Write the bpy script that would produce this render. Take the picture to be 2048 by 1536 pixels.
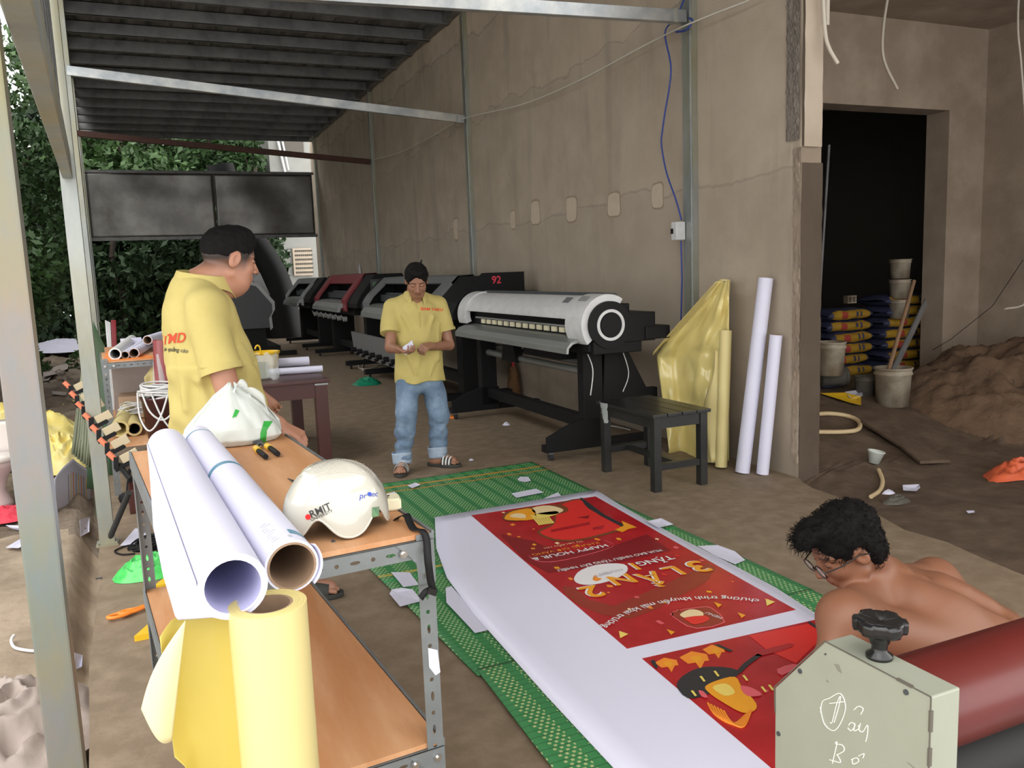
import bpy, bmesh, math, random
import numpy as np
from mathutils import Vector, Matrix, noise as mn
from mathutils.bvhtree import BVHTree
random.seed(7); rng = np.random.default_rng(7)
for o in list(bpy.data.objects): bpy.data.objects.remove(o)
scn = bpy.context.scene; col = scn.collection
PI = math.pi

# ---------------------------------------------------------------- camera, sky, light, exposure
FPX = 1657.0; EYE = 1.48
def nrm(v): v = np.array(v, float); return v/np.linalg.norm(v)
_y = nrm((290-1024, 200, -FPX)); _z = -np.array((526, -12732, -FPX), float); _z = nrm(_z-_z.dot(_y)*_y); _x = np.cross(_y, _z)
RC = np.array([_x, _y, _z]); CP = np.array([0, 0, EYE])
cam_d = bpy.data.cameras.new('camera'); cam = bpy.data.objects.new('camera', cam_d); col.objects.link(cam)
cam_d.sensor_width = 36; cam_d.lens = FPX/2048*36; cam_d.clip_start = .02; cam_d.clip_end = 300
cam.matrix_world = Matrix([list(RC[i])+[CP[i]] for i in range(3)]+[[0, 0, 0, 1]])
scn.camera = cam
scn.view_settings.view_transform = 'Standard'; scn.view_settings.look = 'None'
scn.view_settings.gamma = 1; scn.view_settings.exposure = 0.27; scn.view_settings.use_curve_mapping = False
W = bpy.data.worlds.new('world'); scn.world = W; W.use_nodes = True
bgn = W.node_tree.nodes['Background']; bgn.inputs[0].default_value = (.96, .95, .93, 1); bgn.inputs[1].default_value = 2.6
def sun(name, e, rot, ang, c=(1, 1, 1)):
    l = bpy.data.lights.new(name, 'SUN'); l.energy = e; l.angle = ang; l.color = c
    o = bpy.data.objects.new(name, l); o.rotation_euler = rot; col.objects.link(o); return o
sun('sun', .95, (math.radians(22), math.radians(-30), 0), math.radians(55), (1, .95, .86))

# ---------------------------------------------------------------- the pixel ray of a known point of the place, met with a real plane
def ray(px, py): return RC@np.array([px-1024, -(py-768), -FPX])
def G(px, py, z=0.0): d = ray(px, py); return Vector(CP+d*((z-EYE)/d[2]))
def PX(px, py, x): d = ray(px, py); return Vector(CP+d*(x/d[0]))
def PY(px, py, y): d = ray(px, py); return Vector(CP+d*(y/d[1]))
def V(*a): return Vector(a)

# ---------------------------------------------------------------- materials
def mat(name, c, r=.6, m=0.0, c2=None, ns=6.0, nd=.5, bump=0.0, bs=40.0, stretch=(1, 1, 1), c3=None, ns3=1.2, attr=False, spec=.5, trans=0.0, alpha=1.0, sss=0, coat=0):
    M = bpy.data.materials.new(name); M.use_nodes = True; nt = M.node_tree; P = nt.nodes['Principled BSDF']
    P.inputs['Base Color'].default_value = (*c, 1); P.inputs['Roughness'].default_value = r; P.inputs['Metallic'].default_value = m
    P.inputs['Specular IOR Level'].default_value = spec; P.inputs['Alpha'].default_value = alpha
    P.inputs['Transmission Weight'].default_value = trans; P.inputs['Coat Weight'].default_value = coat
    if sss: P.inputs['Subsurface Weight'].default_value = sss; P.inputs['Subsurface Radius'].default_value = (.01, .004, .002); P.inputs['Subsurface Scale'].default_value = 1
    tc = nt.nodes.new('ShaderNodeTexCoord'); mp = nt.nodes.new('ShaderNodeMapping'); mp.inputs['Scale'].default_value = stretch
    nt.links.new(tc.outputs['Object'], mp.inputs[0]); M['m'] = 1
    last = None
    def mixn(a, b, fac, mode='MIX'):
        n = nt.nodes.new('ShaderNodeMix'); n.data_type = 'RGBA'; n.blend_type = mode
        for sock, v in ((0, fac), (6, a), (7, b)):
            if hasattr(v, 'is_output'): nt.links.new(v, n.inputs[sock])
            elif sock == 0: n.inputs[0].default_value = v
            else: n.inputs[sock].default_value = (*v, 1)
        return n.outputs[2]
    def nz(s, lo=.35, hi=.65, det=6):
        n = nt.nodes.new('ShaderNodeTexNoise'); n.inputs['Scale'].default_value = s; n.inputs['Detail'].default_value = det; n.inputs['Roughness'].default_value = .6
        nt.links.new(mp.outputs[0], n.inputs['Vector'])
        q = nt.nodes.new('ShaderNodeMapRange'); q.inputs[1].default_value = lo; q.inputs[2].default_value = hi
        nt.links.new(n.outputs[0], q.inputs[0]); return q.outputs[0]
    base = c
    if attr:
        a = nt.nodes.new('ShaderNodeAttribute'); a.attribute_name = 'Col'; base = a.outputs['Color']; last = base
    if c2: last = base = mixn(base, c2, nz(ns, .5-nd/2, .5+nd/2))
    if c3: last = base = mixn(base, c3, nz(ns3, .42, .7))
    if last is not None: nt.links.new(last, P.inputs['Base Color'])
    if bump:
        n = nt.nodes.new('ShaderNodeTexNoise'); n.inputs['Scale'].default_value = bs; n.inputs['Detail'].default_value = 8
        nt.links.new(mp.outputs[0], n.inputs['Vector'])
        b = nt.nodes.new('ShaderNodeBump'); b.inputs['Strength'].default_value = bump; b.inputs['Distance'].default_value = .02
        nt.links.new(n.outputs[0], b.inputs['Height']); nt.links.new(b.outputs[0], P.inputs['Normal'])
    return M
def tools(M):
    nt = M.node_tree; P = nt.nodes['Principled BSDF']
    def n(t, ins=(), **kw):
        x = nt.nodes.new(t)
        for k, v in kw.items(): setattr(x, k, v)
        for i, v in enumerate(ins):
            if v is None: continue
            if hasattr(v, 'is_output'): nt.links.new(v, x.inputs[i])
            else: x.inputs[i].default_value = v
        return x
    def mt(op, a, b=0.0, c=0.0): return n('ShaderNodeMath', (a, b, c), operation=op).outputs[0]
    def ss(x, lo, hi): q = n('ShaderNodeMapRange', (x, lo, hi, 0., 1.)); q.interpolation_type = 'SMOOTHSTEP'; return q.outputs[0]
    def mix(f, a, b):
        x = nt.nodes.new('ShaderNodeMix'); x.data_type = 'RGBA'
        for s, v in ((0, f), (6, a), (7, b)):
            if hasattr(v, 'is_output'): nt.links.new(v, x.inputs[s])
            else: x.inputs[s].default_value = v if s == 0 else (*v, 1)
        return x.outputs[2]
    def cur(): return P.inputs['Base Color'].links[0].from_socket if P.inputs['Base Color'].links else tuple(P.inputs['Base Color'].default_value)[:3]
    return nt, P, n, mt, ss, mix, cur

M = {}
def mk(k, *a, **kw): M[k] = mat(k, *a, **kw); return M[k]
mk('galv', (.42, .45, .47), .38, .75, c2=(.34, .37, .39), ns=9, nd=.35, c3=(.66, .66, .62), ns3=3, bump=.05, bs=25)
mk('galv_post', (.22, .25, .25), .45, .45, c2=(.40, .41, .38), ns=4, nd=.5, c3=(.30, .265, .13), ns3=2.2, bump=.08, bs=30, stretch=(1, 1, .35))
mk('galv_dark', (.22, .22, .22), .55, .4, c2=(.12, .12, .12), ns=5, nd=.4)
mk('roof', (.17, .165, .16), .6, .3, c2=(.07, .068, .065), ns=3, nd=.35, stretch=(3, .25, 1), c3=(.26, .25, .24), ns3=2)
mk('panel', (.17, .165, .155), .35, .7, c2=(.10, .092, .085), ns=1.2, nd=.5, c3=(.22, .215, .20), ns3=1.6)
mk('rust', (.09, .035, .022), .8, c2=(.05, .025, .02), ns=12)
mk('floor', (.222, .164, .108), .68, c2=(.182, .132, .086), ns=1.1, nd=.6, c3=(.28, .212, .148), ns3=9, bump=.08, bs=35)
mk('soil', (.21, .155, .11), .95, c2=(.10, .072, .05), ns=7, nd=.5, c3=(.27, .22, .17), ns3=2.2, bump=.9, bs=22)
mk('mud', (.098, .064, .041), .8, c2=(.066, .042, .026), ns=3, nd=.5, c3=(.13, .09, .06), ns3=6, bump=.5, bs=14)
mk('sand', (.16, .098, .058), .95, c2=(.10, .06, .035), ns=5, nd=.5, bump=.8, bs=22)
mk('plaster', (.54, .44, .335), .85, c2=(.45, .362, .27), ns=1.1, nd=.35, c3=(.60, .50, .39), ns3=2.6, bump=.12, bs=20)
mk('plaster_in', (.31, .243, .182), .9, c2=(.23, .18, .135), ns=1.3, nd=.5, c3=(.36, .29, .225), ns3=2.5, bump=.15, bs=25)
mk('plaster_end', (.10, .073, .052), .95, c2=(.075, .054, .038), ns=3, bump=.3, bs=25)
mk('patch', (.60, .50, .39), .8, c2=(.52, .43, .33), ns=12)
mk('patch_rim', (.36, .285, .21), .9, c2=(.28, .22, .16), ns=20)
mk('mortar', (.23, .20, .17), .95, c2=(.14, .12, .10), ns=10, bump=1, bs=30)
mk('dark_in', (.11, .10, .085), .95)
mk('rack', (.23, .25, .26), .5, .35, c2=(.17, .185, .19), ns=14)
mk('ply', (.55, .27, .12), .55, c2=(.43, .185, .075), ns=5, nd=.5, stretch=(3, .5, 1), c3=(.68, .40, .22), ns3=2.5, bump=.05, bs=20)
mk('paper', (.66, .66, .80), .55)
mk('vinyl', (.78, .78, .95), .32)
mk('core', (.33, .22, .14), .85, c2=(.26, .17, .11), ns=30)
mk('core_in', (.45, .45, .68), .6)
mk('yel_paper', (.66, .56, .25), .5)
mk('yel_in', (.56, .45, .10), .45)
mk('yel_pale', (.70, .62, .36), .5)
mk('yel_gloss', (.74, .62, .24), .12, coat=.5, bump=.05, bs=3)
mk('black', (.007, .007, .008), .6, spec=.25)
mk('black_gloss', (.012, .012, .013), .2)
mk('rubber', (.025, .025, .025), .8)
mk('dgrey', (.055, .06, .065), .5)
mk('mgrey', (.16, .165, .17), .45)
mk('lgrey', (.32, .33, .33), .4, .2)
mk('alu', (.38, .39, .38), .4, .6, c2=(.3, .31, .3), ns=8, stretch=(1, .3, 1))
mk('white_pl', (.66, .67, .68), .35, c2=(.58, .58, .58), ns=15, nd=.3)
mk('white', (.68, .68, .68), .4)
mk('chrome', (.6, .6, .6), .2, 1)
mk('red_pl', (.22, .02, .028), .4)
mk('cream', (.75, .70, .50), .5)
mk('stool', (.009, .009, .010), .36, c2=(.022, .023, .021), ns=5, nd=.4, stretch=(1, .3, 1))
mk('maroon', (.055, .014, .012), .35, c2=(.06, .015, .012), ns=7)
mk('yel_pl', (.80, .50, .02), .35)
mk('orange', (.90, .25, .03), .4)
mk('green_pl', (.10, .62, .14), .25, c2=(.06, .45, .10), ns=15)
mk('teal_pl', (.01, .22, .12), .3)
mk('gr_sheet', (.03, .10, .045), .5, c2=(.10, .13, .08), ns=3, stretch=(1, 1, .3))
mk('olive', (.20, .22, .14), .5, c2=(.12, .14, .09), ns=4)
mk('bag_film', (.68, .72, .68), .28, alpha=.82, trans=0.0)
mk('clear', (.75, .8, .8), .15, alpha=.35)
mk('bag_green', (.03, .36, .05), .4)
mk('tin_red', (.62, .12, .05), .4)
mk('mred', (.30, .045, .045), .3, c2=(.22, .03, .035), ns=8, coat=.4)
mk('shirt', (.50, .415, .145), .85, c2=(.45, .37, .12), ns=9, nd=.4, bump=.06, bs=250)
mk('shirt_print', (.75, .06, .02), .7)
mk('jeans', (.13, .20, .31), .85, c2=(.24, .33, .44), ns=7, nd=.4, c3=(.09, .14, .22), ns3=9, bump=.1, bs=200)
mk('cuff', (.38, .45, .55), .85, c2=(.28, .36, .47), ns=20)
mk('trouser', (.04, .04, .045), .85)
mk('hair', (.005, .0045, .0045), .8, c2=(.010, .009, .009), ns=60, spec=.12)
mk('skin', (.5, .3, .2), .5, attr=True, bump=.03, bs=90, sss=.05)
mk('sandal', (.035, .035, .03), .6)
mk('stripe', (.75, .75, .72), .5)
mk('helm', (.52, .51, .45), .12, coat=.8)
mk('helm_in', (.02, .02, .02), .7)
mk('tredd', (.85, .02, .02), .5); mk('tblack', (.03, .03, .03), .5); mk('tblue', (.02, .07, .45), .4)
mk('holo', (.45, .5, .42), .2, .6, c2=(.12, .5, .2), ns=60)
mk('lam', (.31, .325, .265), .42, c2=(.285, .30, .24), ns=10, bump=.03, bs=60)
mk('lam_worn', (.10, .09, .07), .8)
mk('roller', (.11, .012, .010), .32, c2=(.09, .010, .008), ns=6)
mk('chalk', (.72, .73, .68), .8)
mk('scratch', (.2, .2, .16), .7)
mk('b_red', (.42, .012, .018), .25, c2=(.36, .008, .014), ns=2.2, nd=.4, c3=(.50, .02, .025), ns3=4)
mk('b_red2', (.75, .03, .025), .3); mk('b_dark', (.24, .01, .015), .3); mk('b_maroon', (.30, .035, .02), .3)
mk('b_gold', (.85, .36, .02), .35); mk('b_yel', (.85, .65, .15), .35); mk('b_white', (.82, .80, .82), .35); mk('b_black', (.03, .03, .035), .4)
mk('b_orange', (.88, .28, .03), .35); mk('b_cream', (.85, .66, .38), .35); mk('b_pink', (.75, .12, .15), .35); mk('b_brown', (.20, .06, .02), .4)
mk('b_line', (.5, .5, .55), .5); mk('b_blue', (.10, .25, .36), .45)
mk('porcelain', (.72, .66, .62), .15); mk('pcl_pink', (.62, .48, .46), .2)
mk('cloth_red', (.60, .02, .05), .8, c2=(.7, .08, .12), ns=30)
mk('yel_sheet', (.92, .74, .12), .4, c2=(.95, .85, .45), ns=4)
mk('tarp', (.42, .36, .33), .75, c2=(.33, .27, .24), ns=4, bump=.2, bs=20)
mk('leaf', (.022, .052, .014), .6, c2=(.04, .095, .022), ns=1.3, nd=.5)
mk('leaf_lit', (.055, .12, .025), .6, c2=(.025, .06, .016), ns=2, nd=.5)  # paler copy of the leaf green, daylight on the crowns put into the colour
mk('leaf_dark', (.016, .038, .012), .7, c2=(.03, .07, .02), ns=1.5)  # darker copy of the leaf green, shade among the trees painted in
mk('bark', (.05, .038, .028), .9, c2=(.09, .07, .055), ns=8)
mk('house', (.33, .33, .31), .85, c2=(.27, .27, .25), ns=2)
mk('vent', (.26, .235, .20), .9)
mk('brown_card', (.42, .30, .20), .8)
mk('tan', (.50, .42, .28), .8); mk('salmon', (.75, .22, .12), .6)
mk('cem_blue', (.02, .025, .07), .45, c2=(.06, .065, .11), ns=9); mk('cem_yel', (.42, .25, .02), .5, c2=(.30, .17, .02), ns=12); mk('cem_red', (.35, .05, .04), .5)
mk('pail', (.42, .38, .30), .6, c2=(.24, .19, .13), ns=6, nd=.4, c3=(.15, .11, .08), ns3=4)
mk('pail_dark', (.12, .11, .09), .7, c2=(.06, .055, .045), ns=8)
mk('wood', (.30, .19, .11), .8, c2=(.22, .13, .075), ns=7, stretch=(1, 1, .3))
mk('pvc', (.55, .50, .42), .5); mk('pvc_y', (.58, .45, .26), .5)
mk('blue_wire', (.03, .06, .28), .5); mk('rope', (.70, .68, .60), .7)
mk('glass_l', (.8, .85, .85), .05, alpha=.25)
mk('broom', (.24, .13, .06), .95, bump=1, bs=60); mk('broom_red', (.55, .03, .04), .4)

mk('post_stain', (.15, .19, .21), .42, .3, c2=(.23, .19, .165), ns=4.5, nd=.2, c3=(.23, .205, .06), ns3=3.3, bump=.06, bs=30, stretch=(1, 1, .35))
# wall: cast seam, vertical damp streaks
def wall_nodes(M_, seams, tone=.55):
    nt, P, n, mt, ss, mix, cur = tools(M_)
    tc = n('ShaderNodeTexCoord'); sx = n('ShaderNodeSeparateXYZ', (tc.outputs['Object'],))
    nz = n('ShaderNodeTexNoise', (tc.outputs['Object'],)); nz.inputs['Scale'].default_value = 1.6; nz.inputs['Detail'].default_value = 8
    c = cur()
    for z0, slope, w, amp in seams:
        zz = mt('SUBTRACT', mt('ADD', sx.outputs[2], mt('MULTIPLY', sx.outputs[1], slope)), z0)
        zz = mt('ADD', zz, mt('MULTIPLY', mt('SUBTRACT', nz.outputs[0], .5), amp))
        a = mt('ABSOLUTE', zz)
        line = mt('SUBTRACT', 1.0, ss(a, .0, w))
        c = mix(mt('MULTIPLY', line, .45), c, (.20, .17, .14))
        low = mt('MULTIPLY', mt('SUBTRACT', 1.0, ss(zz, -.05, .02)), .22)
        c = mix(low, c, (.30, .26, .21))
    mp = n('ShaderNodeMapping', (tc.outputs['Object'],)); mp.inputs['Scale'].default_value = (1, 2.2, .28)
    st = n('ShaderNodeTexNoise', (mp.outputs[0],)); st.inputs['Scale'].default_value = 1.7; st.inputs['Detail'].default_value = 7
    c = mix(mt('MULTIPLY', ss(st.outputs[0], .52, .72), .35), c, (.24, .205, .165))
    dusky = mt('MULTIPLY', mt('SUBTRACT', 1.0, ss(mt('ADD', sx.outputs[2], mt('MULTIPLY', nz.outputs[0], .7)), .45, .75)), .55)  # browner tone mixed in towards the foot of the wall
    c = mix(dusky, c, (.19, .155, .12))
    nt.links.new(c, P.inputs['Base Color'])
wall_nodes(M['plaster'], [(2.13, .012, .02, .42), (3.55, .02, .018, .5), (4.4, 0, .03, .6)])
# floor stains
nt, P, n, mt, ss, mix, cur = tools(M['floor'])
# woven mat
def mat_weave(name, g1, g2, dot, band=None):
    m_ = mat(name, g1, .55, c2=g2, ns=6); M[name] = m_
    nt, P, n, mt, ss, mix, cur = tools(m_)
    tc = n('ShaderNodeTexCoord'); sx = n('ShaderNodeSeparateXYZ', (tc.outputs['Object'],))
    X, Y = sx.outputs[0], sx.outputs[1]
    row = mt('FLOOR', mt('MULTIPLY', Y, 55.)); off = mt('MULTIPLY', mt('MODULO', row, 2.), .5)
    fx = mt('FRACT', mt('ADD', mt('MULTIPLY', X, 42.), off)); fy = mt('FRACT', mt('MULTIPLY', Y, 55.))
    d = mt('MULTIPLY', mt('LESS_THAN', mt('ABSOLUTE', mt('SUBTRACT', fx, .5)), .22), mt('LESS_THAN', mt('ABSOLUTE', mt('SUBTRACT', fy, .5)), .3))
    strip = mt('GREATER_THAN', mt('SINE', mt('MULTIPLY', X, 55.)), -.55)
    d = mt('MULTIPLY', d, strip)
    c = mix(d, cur(), dot)
    g = mt('LESS_THAN', mt('FRACT', mt('MULTIPLY', Y, 27.5)), .12)
    c = mix(mt('MULTIPLY', g, .6), c, tuple(q*.35 for q in g1))
    if band:
        for y0, w, cc in band:
            c = mix(mt('LESS_THAN', mt('ABSOLUTE', mt('SUBTRACT', Y, y0)), w), c, cc)
    nt.links.new(c, P.inputs['Base Color'])
    b = n('ShaderNodeBump'); b.inputs['Strength'].default_value = .6; b.inputs['Distance'].default_value = .004
    nt.links.new(mt('ADD', d, mt('MULTIPLY', fy, .5)), b.inputs['Height']); nt.links.new(b.outputs[0], P.inputs['Normal'])
mat_weave('mat_a', (.03, .17, .055), (.045, .21, .07), (.30, .48, .22), [(5.52, .018, (.45, .26, .04)), (5.40, .012, (.40, .25, .05)), (5.62, .01, (.02, .30, .06))])
mat_weave('mat_b', (.035, .19, .06), (.05, .23, .08), (.35, .50, .24), [(3.86, .015, (.40, .35, .08)), (3.78, .01, (.02, .32, .10))])
mat_weave('mat_c', (.04, .20, .07), (.05, .24, .08), (.42, .50, .22))

# ---------------------------------------------------------------- object helpers
def tag(o, label=None, cat=None, group=None, kind=None):
    if label: o['label'] = label
    if cat: o['category'] = cat
    if group: o['group'] = group
    if kind: o['kind'] = kind
    return o
def thing(name, label, cat, loc=(0, 0, 0), group=None, kind=None):
    o = bpy.data.objects.new(name, None); o.empty_display_size = .05; col.objects.link(o); o.location = loc
    o['org'] = list(loc)
    return tag(o, label, cat, group, kind)
def link_mesh(name, me, parent=None, org=None):
    o = bpy.data.objects.new(name, me); col.objects.link(o)
    if parent is not None: o.parent = parent; o['org'] = list(parent['org'])
    else: o.location = org or (0, 0, 0); o['org'] = list(org or (0, 0, 0))
    return o
class MB:
    def __init__(s): s.v = []; s.f = []; s.mi = []; s.sm = []; s.mats = []
    def m(s, k):
        if k not in s.mats: s.mats.append(k)
        return s.mats.index(k)
    def add(s, vs, fs, k=None, smooth=False):
        b = len(s.v); s.v += [tuple(p) for p in vs]; mi = s.m(k) if k else 0
        for f in fs: s.f.append([b+i for i in f]); s.mi.append(mi); s.sm.append(smooth)
        return s
    def box(s, c, d, R=None, k=None):
        c = Vector(c); h = Vector(d)/2
        vs = []
        for x in (-1, 1):
            for y in (-1, 1):
                for z in (-1, 1):
                    p = Vector((x*h.x, y*h.y, z*h.z)); vs.append(c+(R@p if R else p))
        return s.add(vs, [(0, 1, 3, 2), (4, 6, 7, 5), (0, 4, 5, 1), (2, 3, 7, 6), (0, 2, 6, 4), (1, 5, 7, 3)], k)
    def bb(s, x0, x1, y0, y1, z0, z1, k=None): return s.box(((x0+x1)/2, (y0+y1)/2, (z0+z1)/2), (x1-x0, y1-y0, z1-z0), None, k)
    def rbb(s, x0, x1, y0, y1, z0, z1, b=.006, k=None):
        bm = bmesh.new(); bmesh.ops.create_cube(bm, size=1)
        for v in bm.verts: v.co = Vector(((x0+x1)/2+v.co.x*(x1-x0), (y0+y1)/2+v.co.y*(y1-y0), (z0+z1)/2+v.co.z*(z1-z0)))
        bmesh.ops.bevel(bm, geom=bm.edges[:], offset=b, segments=2, affect='EDGES', profile=.7)
        s.frombm(bm, k); return s
    def frombm(s, bm, k=None, smooth=False):
        bm.verts.index_update(); s.add([v.co[:] for v in bm.verts], [[v.index for v in f.verts] for f in bm.faces], k, smooth); bm.free()
    def bar(s, a, b, w, h, up=(0, 0, 1), k=None):
        a, b = Vector(a), Vector(b); d = (b-a); L = d.length; d.normalize(); u = Vector(up)
        sd = d.cross(u); sd = sd.normalized() if sd.length > 1e-5 else Vector((1, 0, 0)); u = sd.cross(d)
        R = Matrix((sd, d, u)).transposed(); return s.box((a+b)/2, (w, L, h), R, k)
    def cyl(s, a, b, r0, r1=None, n=20, caps=True, k=None, smooth=True):
        r1 = r0 if r1 is None else r1; a, b = Vector(a), Vector(b); d = (b-a).normalized()
        u = d.orthogonal().normalized(); w = d.cross(u); vs = []
        for p, r in ((a, r0), (b, r1)):
            for i in range(n): t = 2*PI*i/n; vs.append(p+(u*math.cos(t)+w*math.sin(t))*r)
        s.add(vs, [(i, (i+1) % n, n+(i+1) % n, n+i) for i in range(n)], k, smooth)
        if caps: s.add(vs, [list(range(n))[::-1], list(range(n, 2*n))], k)
        return s
    def pipe(s, a, b, ro, ri, n=28, k=None, kin=None, kend=None):
        a, b = Vector(a), Vector(b); d = (b-a).normalized(); u = d.orthogonal().normalized(); w = d.cross(u); vs = []
        for p in (a, b):
            for r in (ro, ri):
                for i in range(n): t = 2*PI*i/n; vs.append(p+(u*math.cos(t)+w*math.sin(t))*r)
        j = lambda i: (i+1) % n
        s.add(vs, [(i, j(i), 2*n+j(i), 2*n+i) for i in range(n)], k, True)
        s.add(vs, [(n+j(i), n+i, 3*n+i, 3*n+j(i)) for i in range(n)], kin or k, True)
        s.add(vs, [(j(i), i, n+i, n+j(i)) for i in range(n)]+[(2*n+i, 2*n+j(i), 3*n+j(i), 3*n+i) for i in range(n)], kend or k)
        return s
    def tube(s, pts, r, n=8, k=None, closed=False):
        pts = [Vector(p) for p in pts]; N = len(pts); vs = []; u = None
        for i, p in enumerate(pts):
            d = (pts[(i+1) % N]-pts[i-1]) if closed else (pts[min(i+1, N-1)]-pts[max(i-1, 0)])
            d = d.normalized() if d.length > 1e-9 else Vector((0, 0, 1))
            if u is None: u = d.orthogonal().normalized()
            u = (u-d*u.dot(d)); u = u.normalized() if u.length > 1e-6 else d.orthogonal().normalized()
            w = d.cross(u); rr = r(i/(N-1)) if callable(r) else r
            for q in range(n): t = 2*PI*q/n; vs.append(p+(u*math.cos(t)+w*math.sin(t))*rr)
        fs = []
        for i in range(N if closed else N-1):
            for q in range(n): fs.append((i*n+q, i*n+(q+1) % n, ((i+1) % N)*n+(q+1) % n, ((i+1) % N)*n+q))
        s.add(vs, fs, k, True)
        if not closed: s.add(vs, [list(range(n))[::-1], [(N-1)*n+q for q in range(n)]], k)
        return s
    def prism(s, poly, vec, k=None):
        n = len(poly); vec = Vector(vec); a = [Vector(p) for p in poly]; vs = a+[p+vec for p in a]
        return s.add(vs, [list(range(n))[::-1], list(range(n, 2*n))]+[(i, (i+1) % n, n+(i+1) % n, n+i) for i in range(n)], k)
    def lathe(s, prof, c, n=24, k=None, axis=None, smooth=True, caps=(False, False)):
        c = Vector(c); R = Vector((0, 0, 1)).rotation_difference(Vector(axis)).to_matrix() if axis else Matrix.Identity(3); vs = []
        for r, z in prof:
            for i in range(n): t = 2*PI*i/n; vs.append(c+R@Vector((r*math.cos(t), r*math.sin(t), z)))
        m_ = len(prof)
        s.add(vs, [(j*n+i, j*n+(i+1) % n, (j+1)*n+(i+1) % n, (j+1)*n+i) for j in range(m_-1) for i in range(n)], k, smooth)
        if caps[0]: s.add(vs[:n], [list(range(n))[::-1]], k)
        if caps[1]: s.add(vs[-n:], [list(range(n))], k)
        return s
    def grid(s, fn, nu, nv, k=None, smooth=True, closed=False):
        vs = [fn(i/nu, j/nv) for i in range(nu+1) for j in range(nv+1)]
        fs = [(i*(nv+1)+j, (i+1)*(nv+1)+j, (i+1)*(nv+1)+j+1, i*(nv+1)+j+1) for i in range(nu) for j in range(nv)]
        return s.add(vs, fs, k, smooth)
    def perf(s, o, u, v, L, Wd, pitch=.04, k=None, t=.002):
        """perforated steel strip along u, width v: slots and round holes cut through it"""
        o, u, v = Vector(o), Vector(u).normalized(), Vector(v).normalized(); nn = u.cross(v)*t
        N = max(1, int(round(L/pitch))); p = L/N
        for i in range(N):
            cx, cy = (i+.5)*p, Wd*.52; hx, hy = (p*.30, Wd*.11) if i % 2 == 0 else (p*.13, Wd*.13)
            out = [(i*p, 0), (cx, 0), ((i+1)*p, 0), ((i+1)*p, cy), ((i+1)*p, Wd), (cx, Wd), (i*p, Wd), (i*p, cy)]
            inn = [(cx+hx*math.cos(a), cy+hy*math.sin(a)) for a in (math.radians(q) for q in (225, 270, 315, 0, 45, 90, 135, 180))]
            vs = [o+u*a+v*b for a, b in out+inn]; vs += [q+nn for q in vs]; fs = []
            for j in range(8):
                q = (j+1) % 8
                fs += [(j, q, 8+q, 8+j), (16+q, 16+j, 24+j, 24+q), (8+j, 8+q, 24+q, 24+j)]
            s.add(vs, fs, k)
        vs = [o, o+u*L, o+u*L+v*Wd, o+v*Wd]; vs += [q+nn for q in vs]
        s.add(vs, [(0, 1, 5, 4), (1, 2, 6, 5), (2, 3, 7, 6), (3, 0, 4, 7)], k); return s
    def build(s, name, k=None, parent=None, org=None, bevel=0, solid=0, label=None, sub=0):
        me = bpy.data.meshes.new(name)
        O = Vector(parent['org']) if parent is not None else Vector(org or (0, 0, 0))
        me.from_pydata([tuple(Vector(p)-O) for p in s.v], [], s.f)
        if not s.mats: s.mats = [k]
        for q in s.mats: me.materials.append(M[q])
        me.polygons.foreach_set('material_index', s.mi); me.polygons.foreach_set('use_smooth', s.sm); me.update()
        o = link_mesh(name, me, parent, tuple(O) if parent is None else None)
        if solid: q = o.modifiers.new('thick', 'SOLIDIFY'); q.thickness = solid; q.offset = 0
        if sub: q = o.modifiers.new('sub', 'SUBSURF'); q.levels = q.render_levels = sub
        if bevel: q = o.modifiers.new('bevel', 'BEVEL'); q.width = bevel; q.segments = 2; q.limit_method = 'ANGLE'
        if label: o['label'] = label
        return o
def structure(name, mb, k=None): o = mb.build(name, k); o['kind'] = 'structure'; return o
def single(name, label, cat, mb, k=None, org=(0, 0, 0), group=None, kind=None, **kw):
    return tag(mb.build(name, k, None, org, **kw), label, cat, group, kind)
def copy_tree(o, parent=None, loc=None):
    c = o.copy(); col.objects.link(c); c.parent = parent
    if loc is not None: c.location = loc
    for ch in list(o.children): copy_tree(ch, c)
    return c
def catmull(pts, n=8, closed=False):
    P_ = [Vector(p) for p in pts]; N = len(P_); out = []
    for i in range(N if closed else N-1):
        g = (lambda q: P_[q % N]) if closed else (lambda q: P_[max(0, min(N-1, q))])
        a, b, c, d = g(i-1), g(i), g(i+1), g(i+2)
        for j in range(n):
            t = j/n; out.append(.5*((2*b)+(c-a)*t+(2*a-5*b+4*c-d)*t*t+(3*b-a-3*c+d)*t**3))
    if not closed: out.append(P_[-1])
    return out
_txt = {}
def text_geo(s, size=1.0, bold=0.0, shear=0.0):
    key = (s, bold, shear)
    if key not in _txt:
        c = bpy.data.curves.new('t', 'FONT'); c.body = s; c.align_x = 'CENTER'; c.align_y = 'CENTER'; c.offset = bold; c.shear = shear; c.resolution_u = 3
        o = bpy.data.objects.new('t', c); col.objects.link(o); bpy.context.view_layer.update()
        me = bpy.data.meshes.new_from_object(o.evaluated_get(bpy.context.evaluated_depsgraph_get()))
        _txt[key] = ([v.co.copy() for v in me.vertices], [list(p.vertices) for p in me.polygons])
        bpy.data.objects.remove(o); bpy.data.curves.remove(c); bpy.data.meshes.remove(me)
    v, f = _txt[key]; return [p*size for p in v], f
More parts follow.
